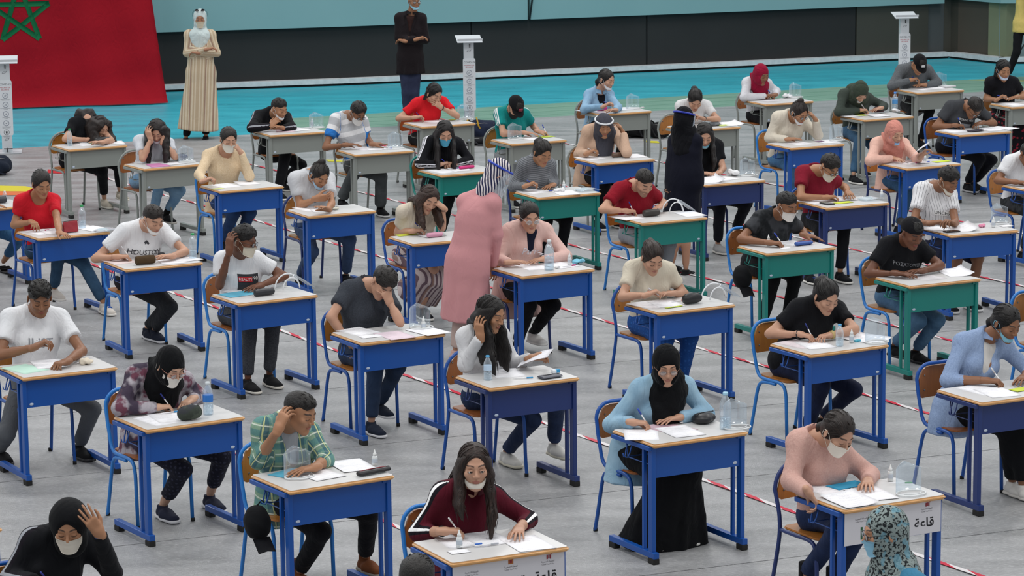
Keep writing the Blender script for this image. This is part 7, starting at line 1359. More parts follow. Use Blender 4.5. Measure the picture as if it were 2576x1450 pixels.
{'J': {'P': [-5.231, 28.436, 0.55], 'N': [-5.176, 28.304, 1.016], 'H': [-5.122, 28.16, 1.128], 'S': [[-5.297, 28.252, 0.964], [-5.068, 28.386, 0.943]], 'E': [[-5.324, 28.01, 0.769], [-4.925, 28.105, 0.777]], 'W': [[-5.135, 27.875, 0.8], [-4.9, 27.817, 0.8]], 'T': [[-5.038, 27.899, 0.796], [-4.802, 27.799, 0.794]], 'A': [[-5.16, 28.367, 0.178], [-4.963, 28.747, 0.1]], 'K': [[-5.03, 28.108, 0.542], [-4.757, 28.496, 0.367]], 'e': [0.863, 0.506, 0.0], 'b': [-0.506, 0.863, 0.0]}, 'rot': (25, 24.0, 0), 'label': 'person in jeans and sandals cut off by the left edge', 'pose': ('flat', 'flat'), 'seed': 45, 'lod': 1, 'f': 1, 'skin': '#a97a5b', 'top': {'k': 'long', 'c': '#b9bcc2'}, 'bot': {'k': 'trousers', 'c': '#33597d', 'p': 'jean', 'c2': '#3f6a92', 'len': 0.7}, 'hair': 'lowtail', 'shoe': ('sandal', '#141416', '#1b1a1a')},
{'J': {'P': [-4.056, 39.1, 0.854], 'N': [-4.055, 39.12, 1.384], 'H': [-4.045, 39.07, 1.588], 'S': [[-4.198, 39.1, 1.375], [-3.911, 39.1, 1.372]], 'E': [[-4.228, 39.04, 1.141], [-3.833, 39.04, 1.137]], 'W': [[-3.944, 38.86, 1.204], [-4.071, 38.9, 1.153]], 'T': [[-3.859, 38.88, 1.219], [-4.161, 38.94, 1.159]], 'K': [[-4.197, 39.07, 0.386], [-3.988, 39.07, 0.384]], 'A': [[-4.281, 39.1, 0.011], [-4.018, 39.1, 0.038]], 'b': [-0.0, 1.0, -0.0], 'e': [1.0, 0.0, 0.0]}, 'rot': (5, 5, 0), 'label': 'standing woman in a beige striped djellaba and pale headscarf with folded arms', 'seed': 46, 'lod': 1, 'stand': 1, 'f': 1, 'skin': '#a07055', 'eyes': 1, 'top': {'k': 'djellaba', 'c': '#b7a48a', 'p': 'band_v', 'c2': '#cdbfa8', 'neck': 'crew', 'g': 0.014, 'fold': 0.6, 'skirt': (0.12, 0.205, 0.15)}, 'bot': {'k': 'trousers', 'c': '#15151a'}, 'scarf': {'c': '#c3d0d0', 'bib': 0.9}, 'mask': ('on', '#c9bfa9'), 'glasses': ('head', '#1a1a22'), 'pose': ('fold', 'fold'), 'shoe': ('plain', '#17161a', '#222222')},
{'J': {'P': [-1.343, 40.2, 0.91], 'N': [-1.311, 40.23, 1.534], 'H': [-1.279, 40.16, 1.7], 'S': [[-1.477, 40.2, 1.476], [-1.182, 40.2, 1.464]], 'E': [[-1.498, 40.16, 1.211], [-1.123, 40.16, 1.181]], 'W': [[-1.242, 39.96, 1.209], [-1.412, 40.0, 1.181]], 'T': [[-1.162, 39.98, 1.233], [-1.494, 40.06, 1.194]], 'K': [[-1.403, 40.17, 0.465], [-1.286, 40.17, 0.464]], 'A': [[-1.401, 40.2, 0.056], [-1.275, 40.2, 0.072]], 'b': [-0.208, 0.978, -0.0], 'e': [0.978, 0.208, 0.0]}, 'rot': (25, 3, 0), 'label': 'standing man in a dark blazer and jeans with folded arms and lowered mask', 'seed': 47, 'lod': 1, 'stand': 1, 'skin': '#9a6d50', 'eyes': 1, 'top': {'k': 'blazer', 'c': '#1c171a', 'neck': 'deep', 'under': '#33211f', 'g': 0.014, 'skirt': (0.72, 0.15, 0.135)}, 'bot': {'k': 'trousers', 'c': '#2a2f45', 'p': 'jean', 'c2': '#333a52'}, 'hair': 'fade', 'hc': '#14110f', 'glasses': ('on', '#17171a'), 'mask': ('chin', '#8fc3d8'), 'pose': ('fold', 'fold'), 'shoe': ('plain', '#17161a', '#222222')},
{'J': {'P': [-0.363, 24.15, 0.819], 'N': [-0.187, 24.17, 1.427], 'H': [-0.101, 24.19, 1.542], 'S': [[-0.145, 24.09, 1.314], [-0.378, 24.23, 1.309]], 'E': [[-0.119, 24.11, 1.054], [-0.334, 24.37, 1.015]], 'W': [[-0.155, 24.25, 0.761], [-0.206, 24.47, 0.781]], 'T': [[-0.137, 24.31, 0.69], [-0.137, 24.51, 0.73]], 'K': [[-0.421, 24.15, 0.389], [-0.274, 24.2, 0.395]], 'A': [[-0.467, 24.15, 0.089], [-0.327, 24.21, 0.116]], 'b': [-0.643, -0.766, -0.0], 'e': [-0.766, 0.643, 0.0]}, 'rot': (100, 35, 0), 'label': 'standing proctor in a long dusty pink coat and striped headscarf, seen from behind', 'seed': 48, 'lod': 0, 'stand': 1, 'f': 1, 'big': 1.05, 'skin': '#b98a70', 'top': {'k': 'coat', 'c': '#c98f92', 'neck': 'none', 'g': 0.012, 'fold': 0.5, 'skirt': (0.34, 0.178, 0.142)}, 'bot': {'k': 'trousers', 'c': '#b9a49c', 'g': 0.014}, 'scarf': {'c': '#26294a', 'p': 'scarfstripe', 'c2': '#d9d2d2', 'bib': 0.0}, 'visor': ('#1f3fb0', 'down'), 'pose': ('curl', 'curl'), 'shoe': ('plain', '#b99a92', '#c9aaa2')},
{'J': {'P': [1.657, 28.2, 0.968], 'N': [1.652, 28.22, 1.391], 'H': [1.65, 28.19, 1.495], 'S': [[1.76, 28.16, 1.297], [1.566, 28.26, 1.287]], 'E': [[1.775, 28.22, 1.13], [1.523, 28.22, 1.073]], 'W': [[1.795, 28.34, 0.983], [1.51, 28.2, 0.91]], 'T': [[1.803, 28.38, 0.942], [1.51, 28.2, 0.875]], 'K': [[1.586, 28.2, 0.445], [1.67, 28.23, 0.44]], 'A': [[1.533, 28.2, 0.105], [1.669, 28.2, 0.052]], 'b': [-0.5, -0.866, -0.0], 'e': [-0.866, 0.5, 0.0]}, 'rot': (140, 20, 0), 'label': 'standing proctor in a long black coat and blue visor band, seen from behind', 'seed': 49, 'lod': 1, 'stand': 1, 'f': 1, 'skin': '#b98a70', 'top': {'k': 'coat', 'c': '#111320', 'neck': 'none', 'g': 0.01, 'fold': 0.5, 'skirt': (0.52, 0.145, 0.125)}, 'bot': {'k': 'trousers', 'c': '#1a1416', 'len': 0.98, 'g': -0.012, 'hem': 0.034}, 'scarf': {'c': '#0e0f14', 'bib': 0.4, 'back': 1}, 'visor': ('#1a2fa0', 'down'), 'pose': ('curl', 'curl'), 'shoe': ('plain', '#17161a', '#111111')},
{'J': {'P': [7.801, 45.169, 0.873], 'N': [7.852, 45.169, 1.921], 'H': [7.86, 45.169, 2.129], 'S': [[7.675, 45.169, 1.773], [8.035, 45.169, 1.77]], 'E': [[7.64, 45.169, 1.444], [8.114, 45.169, 1.44]], 'W': [[7.8, 44.969, 1.338], [7.891, 44.969, 1.248]], 'T': [[7.859, 44.969, 1.368], [7.802, 44.969, 1.249]], 'K': [[7.681, 45.119, 0.457], [7.882, 45.169, 0.48]], 'A': [[7.558, 45.169, 0.091], [7.889, 45.169, 0.117]], 'b': [0.174, 0.985, -0.0], 'e': [0.985, -0.174, 0.0]}, 'rot': (0, 10, 0), 'label': 'standing person in a yellow shirt and black trousers cut off by the right edge', 'seed': 50, 'lod': 1, 'stand': 1, 'skin': '#9a6d50', 'top': {'k': 'tee', 'c': '#c9b46a'}, 'bot': {'k': 'trousers', 'c': '#111216'}, 'hair': 'short', 'pose': ('curl', 'curl')},
{'J': {'P': [1.903, 14.041, 0.499], 'N': [1.838, 14.017, 0.994], 'H': [1.791, 14.0, 1.179], 'S': [[1.808, 14.187, 0.939], [1.924, 13.868, 0.939]], 'E': [[1.731, 14.223, 0.689], [1.888, 13.791, 0.689]], 'W': [[1.581, 14.051, 0.599], [1.663, 13.826, 0.599]], 'T': [[1.519, 13.986, 0.589], [1.574, 13.836, 0.589]], 'K': [[1.475, 13.991, 0.479], [1.543, 13.803, 0.479]], 'A': [[1.493, 13.998, 0.1], [1.562, 13.81, 0.1]], 'b': [0.94, 0.342, -0.0], 'e': [0.342, -0.94, 0.0]}, 'rot': (-82, 8, 0), 'label': 'seated woman in a blue top and printed grey headscarf looking to the left', 'seed': 51, 'lod': 0, 'stand': 0, 'f': 1, 'skin': '#b98768', 'eyes': 1, 'top': {'k': 'long', 'c': '#3f7a99', 'neck': 'crew'}, 'bot': {'k': 'trousers', 'c': '#1a1c24'}, 'scarf': {'c': '#8a9694', 'p': 'scarfprint', 'c2': '#24282b', 'bib': 0.5, 'back': 1}, 'mask': ('on', '#8cc0da'), 'glasses': ('on', '#1b1b1d'), 'pose': ('curl', 'curl')},
{'J': {'P': [-0.467, 12.487, 0.66], 'N': [-0.443, 12.553, 1.155], 'H': [-0.426, 12.6, 1.34], 'S': [[-0.293, 12.467, 1.1], [-0.613, 12.583, 1.1]], 'E': [[-0.216, 12.503, 0.85], [-0.649, 12.66, 0.85]], 'W': [[-0.251, 12.728, 0.76], [-0.477, 12.81, 0.76]], 'T': [[-0.261, 12.817, 0.75], [-0.412, 12.872, 0.75]], 'K': [[-0.229, 12.848, 0.64], [-0.417, 12.916, 0.64]], 'A': [[-0.236, 12.829, 0.1], [-0.424, 12.897, 0.1]], 'b': [-0.342, -0.94, -0.0], 'e': [-0.94, 0.342, 0.0]}, 'rot': (170, 10, 0), 'label': 'dark-haired person whose crown just shows at the bottom edge', 'seed': 52, 'lod': 0, 'stand': 0, 'skin': '#7a5238', 'top': {'k': 'tee', 'c': '#22252b'}, 'bot': {'k': 'trousers', 'c': '#1a1c24'}, 'hair': 'short', 'hc': '#17120f', 'pose': ('curl', 'curl')}
]
for d in PEOPLE: person(d)
# ---- small things on the desks
i_paper('A1', 0.34, 0.359, 5, 'white exam sheet on the desk of the curly-haired girl bent low')
i_paper('A1', 0.654, 0.283, -15, 'second white sheet on the desk of the curly-haired girl bent low')
i_bottle('A1', 0.145, 0.312, 'small water bottle with green cap on the desk of the curly-haired girl bent low', H=0.19, R=0.028)
i_case('A1', 0.505, 0.245, 0, 'shiny black pouch on the desk of the curly-haired girl bent low', '#17171b', 'pouch', L=0.19, R=0.034)
i_pen('A1', 0.292, 0.392, -20, 'green pen lying on the desk of the curly-haired girl bent low', '#1f8a5a')
i_paper('A2', 0.251, 0.44, 8, 'white exam sheet on the desk of the girl holding her head')
i_paper('A2', 0.248, 0.182, -12, 'pink sheet on the desk of the girl holding her head', col='#c77fae', ink=0)
i_paper('A2', 0.439, 0.259, 5, 'second white sheet on the desk of the girl holding her head')
i_shield('A2', 0.588, 0.186, 0, 'clear face shield standing on the desk of the girl holding her head')
i_case('A2', 0.639, 0.412, 20, 'dark blue cloth pouch on the desk of the girl holding her head', '#2c3354', 'soft', L=0.18, R=0.045)
i_paper('A3', 0.218, 0.349, 5, 'white exam sheet on the desk of the girl in the cream blouse')
i_paper('A3', 0.473, 0.406, -10, 'second white sheet on the desk of the girl in the cream blouse')
i_paper('A3', 0.057, 0.177, 5, 'pale yellow sheet on the desk of the girl in the cream blouse', col='#d3dc8a', ink=0, size=(0.12, 0.07))
i_paper('A4', 0.148, 0.342, 8, 'white exam sheet on the desk of the boy in the black tracksuit')
i_paper('A4', 0.314, 0.312, -20, 'pink printed sheet on the desk of the boy in the black tracksuit', col='#dcc3cd')
i_paper('A4', 0.48, 0.355, 10, 'folded white sheet on the desk of the boy in the black tracksuit')
i_shield('A4', 0.724, 0.351, 0, 'clear face shield standing on the desk of the boy in the black tracksuit')
i_dropper('A4', 0.734, 0.52, 'small white dropper bottle on the desk of the boy in the black tracksuit')
i_paper('A5', 0.203, 0.434, 5, 'white exam sheet on the desk of the boy with the topknot')
i_case('A5', 0.318, 0.236, -3, 'long cream pencil case on the desk of the boy with the topknot', '#c8c6b8', 'box', L=0.21, R=0.022)
i_paper('A5', 0.282, 0.336, -12, 'second white sheet on the desk of the boy with the topknot')
i_paper('B1', 0.175, 0.336, 5, 'white exam sheet on the desk of the girl in scoop-neck red')
i_paper('B1', 0.279, 0.309, -8, 'second white sheet on the desk of the girl in scoop-neck red')
i_pen('B1', 0.128, 0.36, 5, 'pink pen lying on the desk of the girl in scoop-neck red', '#c01f60')
i_pen('B1', 0.228, 0.354, -3, 'blue pen lying on the desk of the girl in scoop-neck red', '#2a5ac8')
i_case('B1', 0.38, 0.16, 0, 'upright dark red pouch on the desk of the girl in scoop-neck red', '#8f1a28', 'stand', L=0.2, R=0.03, zc='#2a1517')
i_bottle('B1', 0.567, 0.319, 'clear water bottle with green cap on the desk of the girl in scoop-neck red')
i_paper('B1', 0.635, 0.241, 10, 'white folded sheet on the desk of the girl in scoop-neck red')
i_shield('B1', 0.675, 0.071, 0, 'white face shield lying flat on the desk of the girl in scoop-neck red', stand='flat')
i_paper('B2', 0.113, 0.423, 8, 'pale pink exam sheet on the desk of the boy in the HOUSTON tee', col='#dfd0cf')
i_case('B2', 0.236, 0.149, 0, 'brown striped pencil case on the desk of the boy in the HOUSTON tee', '#4a3a28', 'roll', L=0.21, R=0.036, pat='fine_h', c2='#6b5636')
i_paper('B2', 0.49, 0.204, -10, 'white exam sheet on the desk of the boy in the HOUSTON tee')
i_paper('B2', 0.618, 0.253, 12, 'second white sheet on the desk of the boy in the HOUSTON tee')
i_bottle('B2', 0.7, 0.233, 'clear water bottle with green cap on the desk of the boy in the HOUSTON tee', H=0.215)
i_flat('B2', 0.478, 0.396, 0, 'small round black jar on the desk of the boy in the HOUSTON tee', '#222226', (0.05, 0.05, 0.045), 'jar', 'jar', bev=0.012)
i_folder('B3', 0.177, 0.375, 5, 'light blue folder on the desk of the boy in the REALITY tee', '#5fb4d0', size=(0.25, 0.2))
i_paper('B3', 0.252, 0.431, 8, 'white exam sheet on the desk of the boy in the REALITY tee')
i_case('B3', 0.322, 0.202, 3, 'long black pencil case on the desk of the boy in the REALITY tee', '#23242a', 'roll', L=0.2, R=0.026)
i_pen('B3', 0.378, 0.38, 20, 'red pen lying on the desk of the boy in the REALITY tee', '#c0204f')
i_shield('B3', 0.61, 0.328, 0, 'white-framed face shield standing on the desk of the boy in the REALITY tee', stand='frame')
i_paper('B4', 0.19, 0.409, 8, 'white exam sheet on the desk of the boy in dark grey')
i_paper('B4', 0.339, 0.129, 0, 'pale pink printed sheet on the desk of the boy in dark grey', col='#dccad4')
i_paper('B4', 0.17, 0.19, -4, 'white sheet with a grey square on the desk of the boy in dark grey', size=(0.16, 0.1))
i_paper('B4', 0.616, 0.133, 6, 'second white sheet on the desk of the boy in dark grey')
i_shield('B4', 0.637, 0.274, 0, 'clear face shield standing on the desk of the boy in dark grey')
i_dropper('B4', 0.624, 0.22, 'small white dropper bottle on the desk of the boy in dark grey')
i_paper('B5', 0.34, 0.382, -14, 'white exam sheet on the desk of the girl in the white blouse')
i_bottle('B5', 0.124, 0.254, 'small water bottle with blue cap on the desk of the girl in the white blouse', cap_c='#58a8d8', H=0.17, R=0.028, lab_c='#b9cfe4')
i_pen('B5', 0.273, 0.18, -18, 'light blue pen lying on the desk of the girl in the white blouse', '#3a8fc0')
i_case('B5', 0.516, 0.094, 4, 'flat grey wallet on the desk of the girl in the white blouse', '#4a4c57', 'flat', L=0.17, R=0.03)
i_flat('B5', 0.632, 0.22, 5, 'blue and white eraser on the desk of the girl in the white blouse', '#dfe3e8', (0.06, 0.03, 0.022), 'eraser', 'eraser', part2='#2f8fc0')
i_paper('C1', 0.125, 0.286, 14, 'pale green sheet on the desk of the boy in the JUST tee', col='#b9dccc', ink=0)
i_paper('C1', 0.326, 0.364, -10, 'white exam sheet on the desk of the boy in the JUST tee')
i_crumple('C1', 0.554, 0.219, 'crumpled cream mask on the desk of the boy in the JUST tee', col='#d3c8b6', r=0.035, name='face_mask', cat='mask')
i_pen('C1', 0.485, 0.249, 30, 'dark blue pen lying on the desk of the boy in the JUST tee', '#27348f')
i_paper('C2', 0.194, 0.224, 5, 'white exam sheet on the desk of the girl in tie-dye')
i_paper('C2', 0.279, 0.254, -8, 'second white sheet on the desk of the girl in tie-dye')
i_pen('C2', 0.266, 0.36, -2, 'bright blue pen lying on the desk of the girl in tie-dye', '#1f88c8')
i_case('C2', 0.358, 0.109, -3, 'dark camouflage pouch on the desk of the girl in tie-dye', '#3c423c', 'pouch', L=0.155, R=0.042, pat='camo', c2='#4d544b')
i_bottle('C2', 0.527, 0.19, 'water bottle with white cap and blue label on the desk of the girl in tie-dye', cap_c='#cfd6da', H=0.215, lab_c='#2f73c4')
i_folder('C3', 0.195, 0.393, 20, 'light blue folder on the desk of the boy in green plaid', '#5fb4d0', size=(0.2, 0.14))
i_paper('C3', 0.332, 0.275, 5, 'white exam sheet on the desk of the boy in green plaid')
i_paper('C3', 0.6, 0.346, -8, 'second white sheet on the desk of the boy in green plaid')
i_shield('C3', 0.203, 0.262, 0, 'clear face shield standing on the desk of the boy in green plaid')
i_case('C3', 0.606, 0.096, 6, 'black pencil case with red stripe on the desk of the boy in green plaid', '#1b1b20', 'box', L=0.25, R=0.024, zc='#8a1f2c')
i_dropper('C3', 0.712, 0.269, 'small white dropper bottle on the desk of the boy in green plaid')
i_paper('C4', 0.238, 0.4, -6, 'white exam sheet on the desk of the girl in burgundy')
i_paper('C4', 0.379, 0.362, 4, 'second white sheet on the desk of the girl in burgundy')
i_paper('C4', 0.527, 0.16, -4, 'third white sheet on the desk of the girl in burgundy')
i_dropper('C4', 0.172, 0.259, 'small white dropper bottle on the desk of the girl in burgundy')
i_paper('C4', 0.133, 0.184, -4, 'small printed card on the desk of the girl in burgundy', size=(0.11, 0.07))
i_pen('C4', 0.16, 0.239, 4, 'broad blue pen lying on the desk of the girl in burgundy', '#2b67c4')
i_pen('C4', 0.24, 0.222, -4, 'pale pen lying on the desk of the girl in burgundy', '#b9bcc4')
i_paper('PAR', 0.316, 0.364, -4, 'white exam sheet on the desk of the girl in the pink cardigan')
i_paper('PAR', 0.539, 0.312, 8, 'second white sheet on the desk of the girl in the pink cardigan')
i_bottle('PAR', 0.352, 0.162, 'large clear water bottle half full on the desk of the girl in the pink cardigan', cap_c='#d3d7d9', H=0.25, R=0.04, water=0.7)
i_dropper('PAR', 0.625, 0.295, 'small white dropper bottle on the desk of the girl in the pink cardigan')
i_crumple('PAR', 0.702, 0.284, 'crumpled light blue mask on the desk of the girl in the pink cardigan', col='#7cc0d8', r=0.036, name='face_mask', cat='mask')
i_pen('PAR', 0.497, 0.199, 6, 'pink pen lying on the desk of the girl in the pink cardigan', '#d0307a')
i_flat('PAR', 0.452, 0.197, 10, 'white eraser on the desk of the girl in the pink cardigan', '#e2e2e2', (0.045, 0.022, 0.014), 'eraser', 'eraser', part2='#c9c9cc')
i_folder('SK', 0.181, 0.493, 3, 'yellow-green folder on the desk of the girl in the striped skirt', '#c8d040', size=(0.2, 0.1))
i_paper('SK', 0.341, 0.396, 6, 'white exam sheet on the desk of the girl in the striped skirt')
i_case('SK', 0.332, 0.245, 3, 'pale pink pencil case on the desk of the girl in the striped skirt', '#c98fa6', 'roll', L=0.17, R=0.02)
i_paper('TG', 0.164, 0.417, 8, 'white exam sheet on the desk of the girl in the grey cardigan')
i_paper('TG', 0.389, 0.157, -12, 'second white sheet on the desk of the girl in the grey cardigan')
i_pen('TG', 0.19, 0.328, -2, 'blue and orange pen lying on the desk of the girl in the grey cardigan', '#2a49b8')
i_dropper('TG', 0.467, 0.352, 'small white dropper bottle on the desk of the girl in the grey cardigan')
i_crumple('TG', 0.376, 0.269, 'crumpled white tissue on the desk of the girl in the grey cardigan')
i_shield('TG', 0.629, 0.223, 0, 'clear face shield lying flat on the desk of the girl in the grey cardigan', stand='flat')
i_paper('TA', 0.164, 0.265, 6, 'white exam sheet on the desk of the girl with white sleeve stripes')
i_paper('TA', 0.372, 0.305, -14, 'second white sheet on the desk of the girl with white sleeve stripes')
i_case('TA', 0.454, 0.285, 2, 'bright pink pencil case on the desk of the girl with white sleeve stripes', '#c21a6e', 'box', L=0.19, R=0.026, zc='#7a1046')
i_pen('TA', 0.271, 0.361, -8, 'blue pen lying on the desk of the girl with white sleeve stripes', '#3a4ad0')
i_paper('ST', 0.294, 0.425, 5, 'pale exam sheet on the desk of the boy in the banded tee', col='#d6d3d8')
i_paper('ST', 0.415, 0.38, -16, 'white sheet on the desk of the boy in the banded tee')
i_pen('ST', 0.411, 0.227, 12, 'blue pen lying on the desk of the boy in the banded tee', '#2a49b8')
i_shield('ST', 0.592, 0.249, 0, 'clear face shield standing on the desk of the boy in the banded tee')
i_paper('RT', 0.36, 0.43, 6, 'white exam sheet on the desk of the girl in the bright red tee')
i_folder('RT', 0.602, 0.414, 15, 'yellow note pad on the desk of the girl in the bright red tee', '#c6d235', size=(0.09, 0.06))
i_shield('RT', 0.744, 0.369, 0, 'clear face shield standing on the desk of the girl in the bright red tee')
i_paper('TC', 0.443, 0.352, 6, 'white exam sheet on the desk of the boy in the teal shirt and cap')
i_folder('TC', 0.625, 0.346, 5, 'yellow-green folder on the desk of the boy in the teal shirt and cap', '#b9cf45', size=(0.18, 0.1))
i_shield('TC', 0.239, 0.345, 0, 'white-ringed face shield on the desk of the boy in the teal shirt and cap')
i_paper('DP', 0.05, 0.395, 6, 'white exam sheet on the desk of the girl in the light denim jacket')
i_paper('DP', 0.485, 0.368, -8, 'second white sheet on the desk of the girl in the light denim jacket')
i_case('DP', 0.181, 0.314, 2, 'bright magenta pencil case on the desk of the girl in the light denim jacket', '#c22a80', 'roll', L=0.155, R=0.028, zc='#7a1046')
i_shield('DP', 0.606, 0.294, 0, 'clear face shield standing on the desk of the girl in the light denim jacket')
i_flat('DP', 0.728, 0.3, 0, 'white eraser on the desk of the girl in the light denim jacket', '#dededf', (0.04, 0.022, 0.014), 'eraser', 'eraser', part2='#c9c9cc')
i_paper('TR', 0.152, 0.432, 10, 'white exam sheet on the desk of the girl in the trench coat')
i_paper('TR', 0.621, 0.327, -6, 'second white sheet on the desk of the girl in the trench coat')
i_case('TR', 0.432, 0.32, 3, 'brown leather pencil case on the desk of the girl in the trench coat', '#5a4436', 'roll', L=0.18, R=0.024)
i_case('DW', 0.45, 0.201, 3, 'grey patterned pencil case on the desk of the girl with hands at her mouth', '#55585c', 'box', L=0.17, R=0.034, pat='camo', c2='#75787c')
i_folder('DW', 0.578, 0.194, 5, 'yellow-green folder on the desk of the girl with hands at her mouth', '#c3d07a', size=(0.14, 0.12))
i_paper('DW', 0.701, 0.22, -10, 'white notebook sheet on the desk of the girl with hands at her mouth', curl=1.0)
i_paper('CH', 0.272, 0.404, 6, 'white exam sheet on the desk of the girl in the crimson headscarf')
i_crumple('CH', 0.603, 0.487, 'crumpled white tissue on the desk of the girl in the crimson headscarf', r=0.045)
i_flat('CH', 0.643, 0.52, 0, 'small brown box on the desk of the girl in the crimson headscarf', '#6a3b34', (0.1, 0.05, 0.03), 'box', 'box')
i_shield('CH', 0.706, 0.422, 0, 'clear face shield standing on the desk of the girl in the crimson headscarf')
i_paper('CB', 0.292, 0.295, 6, 'white exam sheet on the desk of the girl in the cream sweater')
i_paper('CB', 0.635, 0.268, -8, 'second white sheet on the desk of the girl in the cream sweater')
i_folder('CB', 0.555, 0.291, 4, 'purple note pad on the desk of the girl in the cream sweater', '#6d4a72', size=(0.09, 0.06))
i_shield('CB', 0.77, 0.264, 0, 'clear face shield standing on the desk of the girl in the cream sweater')
i_folder('GH', 0.238, 0.393, 3, 'yellow-green folder on the desk of the girl in the olive headscarf', '#c0d235', size=(0.2, 0.12))
i_paper('GH', 0.066, 0.44, 8, 'white exam sheet on the desk of the girl in the olive headscarf')
i_paper('GH', 0.366, 0.281, -6, 'second white sheet on the desk of the girl in the olive headscarf')
i_case('GH', 0.554, 0.52, 6, 'burgundy pencil case on the desk of the girl in the olive headscarf', '#5a2334', 'roll', L=0.165, R=0.032)
i_bottle('GH', 0.78, 0.52, 'clear water bottle with blue cap on the desk of the girl in the olive headscarf', cap_c='#3f86d8', H=0.23, lab_c='#4f8fc8')
i_crumple('GH', 0.737, 0.439, 'crumpled white tissue on the desk of the girl in the olive headscarf')
i_paper('DC', 0.31, 0.378, 6, 'white exam sheet on the desk of the boy in the grey denim jacket')
i_paper('DC', 0.506, 0.408, -12, 'second white sheet on the desk of the boy in the grey denim jacket')
i_flat('DC', 0.681, 0.343, 4, 'white tissue pack on the desk of the boy in the grey denim jacket', '#d3d4d6', (0.16, 0.09, 0.022), 'tissue_pack', 'tissue pack', bev=0.006)
i_shield('DC', 0.669, 0.493, 0, 'clear face shield standing on the desk of the boy in the grey denim jacket')
i_paper('VN', 0.196, 0.26, 6, 'white exam sheet on the desk of the girl in the V-neck tee')
i_paper('BT', 0.155, 0.365, 5, 'white exam sheet on the desk of the boy in the band-print tee')
i_paper('BT', 0.59, 0.248, -8, 'second white sheet on the desk of the boy in the band-print tee')
i_case('BT', 0.335, 0.188, 4, 'flat dark purple case on the desk of the boy in the band-print tee', '#2a2233', 'flat', L=0.2, R=0.03)
i_paper('BT', 0.774, 0.28, 20, 'third white sheet on the desk of the boy in the band-print tee')
i_paper('PH', 0.189, 0.421, 5, 'white exam sheet on the desk of the girl in the peach headscarf')
i_pen('PH', 0.199, 0.254, 2, 'magenta pen lying on the desk of the girl in the peach headscarf', '#b02a70')
i_pen('PH', 0.35, 0.252, 8, 'blue pen lying on the desk of the girl in the peach headscarf', '#2a49b8')
i_dropper('PH', 0.466, 0.323, 'small white dropper bottle on the desk of the girl in the peach headscarf')
i_folder('PH', 0.605, 0.23, 3, 'bright yellow-green folder on the desk of the girl in the peach headscarf', '#c6d820', size=(0.19, 0.09))
i_paper('PH', 0.367, 0.364, -10, 'second white sheet on the desk of the girl in the peach headscarf')
i_paper('AW', 0.128, 0.468, 6, 'white exam sheet on the desk of the white-shirted boy at the right edge')
i_paper('UN', 0.078, 0.34, 8, 'white exam sheet on the desk of the boy in the UNCHANG tee')
i_paper('UN', 0.273, 0.26, -12, 'curled printed sheet on the desk of the boy in the UNCHANG tee', curl=1.5)
i_flat('UN', 0.105, 0.159, 0, 'black phone on the desk of the boy in the UNCHANG tee', '#1a1b1f', (0.14, 0.07, 0.009), 'phone', 'phone')
i_dropper('UN', 0.57, 0.224, 'small white dropper bottle on the desk of the boy in the UNCHANG tee')
i_crumple('UN', 0.487, 0.265, 'crumpled pink paper on the desk of the boy in the UNCHANG tee', col='#d88aa6', r=0.025, name='crumpled_paper', cat='paper')
i_shield('UN', 0.729, 0.359, 0, 'clear face shield standing on the desk of the boy in the UNCHANG tee')
i_paper('UN', 0.71, 0.24, 4, 'white card on the desk of the boy in the UNCHANG tee', size=(0.12, 0.09))
i_paper('MB', 0.112, 0.436, 8, 'white exam sheet on the desk of the boy in the maroon tee')
i_flat('MB', 0.134, 0.208, 0, 'black pocket calculator on the desk of the boy in the maroon tee', '#26272b', (0.085, 0.14, 0.012), 'calculator', 'calculator')
i_folder('MB', 0.311, 0.205, 5, 'yellow sheet pad on the desk of the boy in the maroon tee', '#ccd83a', size=(0.18, 0.09))
i_paper('MB', 0.432, 0.432, -5, 'second white sheet on the desk of the boy in the maroon tee')
i_dropper('MB', 0.759, 0.245, 'small white dropper bottle on the desk of the boy in the maroon tee')
i_shield('MB', 0.625, 0.272, 0, 'clear face shield lying flat on the desk of the boy in the maroon tee', stand='flat')
i_paper('DG', 0.193, 0.23, -12, 'white exam sheet with a lifted corner on the desk of the half-hidden girl', curl=1.6)
i_paper('DG', 0.388, 0.32, 8, 'white sheet with red print on the desk of the half-hidden girl')
i_crumple('DG', 0.59, 0.407, 'pile of crumpled white tissues on the desk of the half-hidden girl', r=0.05)
i_shield('DG', 0.701, 0.341, 0, 'clear face shield standing on the desk of the half-hidden girl')
i_paper('RP', 0.053, 0.382, 6, 'white exam sheet on the desk of the boy in the dark red polo')
i_case('RP', 0.281, 0.317, 4, 'dark brown marbled pencil case on the desk of the boy in the dark red polo', '#322d2a', 'roll', L=0.2, R=0.03)
i_paper('RP', 0.655, 0.248, -6, 'second white sheet on the desk of the boy in the dark red polo')
i_shield('RP', 0.573, 0.394, 0, 'white-framed face shield standing on the desk of the boy in the dark red polo', stand='frame')
i_dropper('MM', 0.224, 0.343, 'small white dropper bottle on the desk of the boy in the camouflage tee')
i_paper('MM', 0.495, 0.353, 6, 'white exam sheet on the desk of the boy in the camouflage tee')
i_case('MM', 0.503, 0.225, 5, 'blue and red pencil case on the desk of the boy in the camouflage tee', '#28509a', 'box', L=0.19, R=0.028, zc='#b04a4a')
i_paper('MM', 0.284, 0.171, -3, 'small white card on the desk of the boy in the camouflage tee', size=(0.1, 0.06))
i_paper('PT', 0.345, 0.285, 5, 'pale exam sheet on the desk of the boy in the backwards cap', col='#dbd7da')
i_paper('PT', 0.657, 0.303, -14, 'open white notebook sheet on the desk of the boy in the backwards cap', curl=1.2)
i_paper('PT', 0.209, 0.439, 10, 'second white sheet on the desk of the boy in the backwards cap')
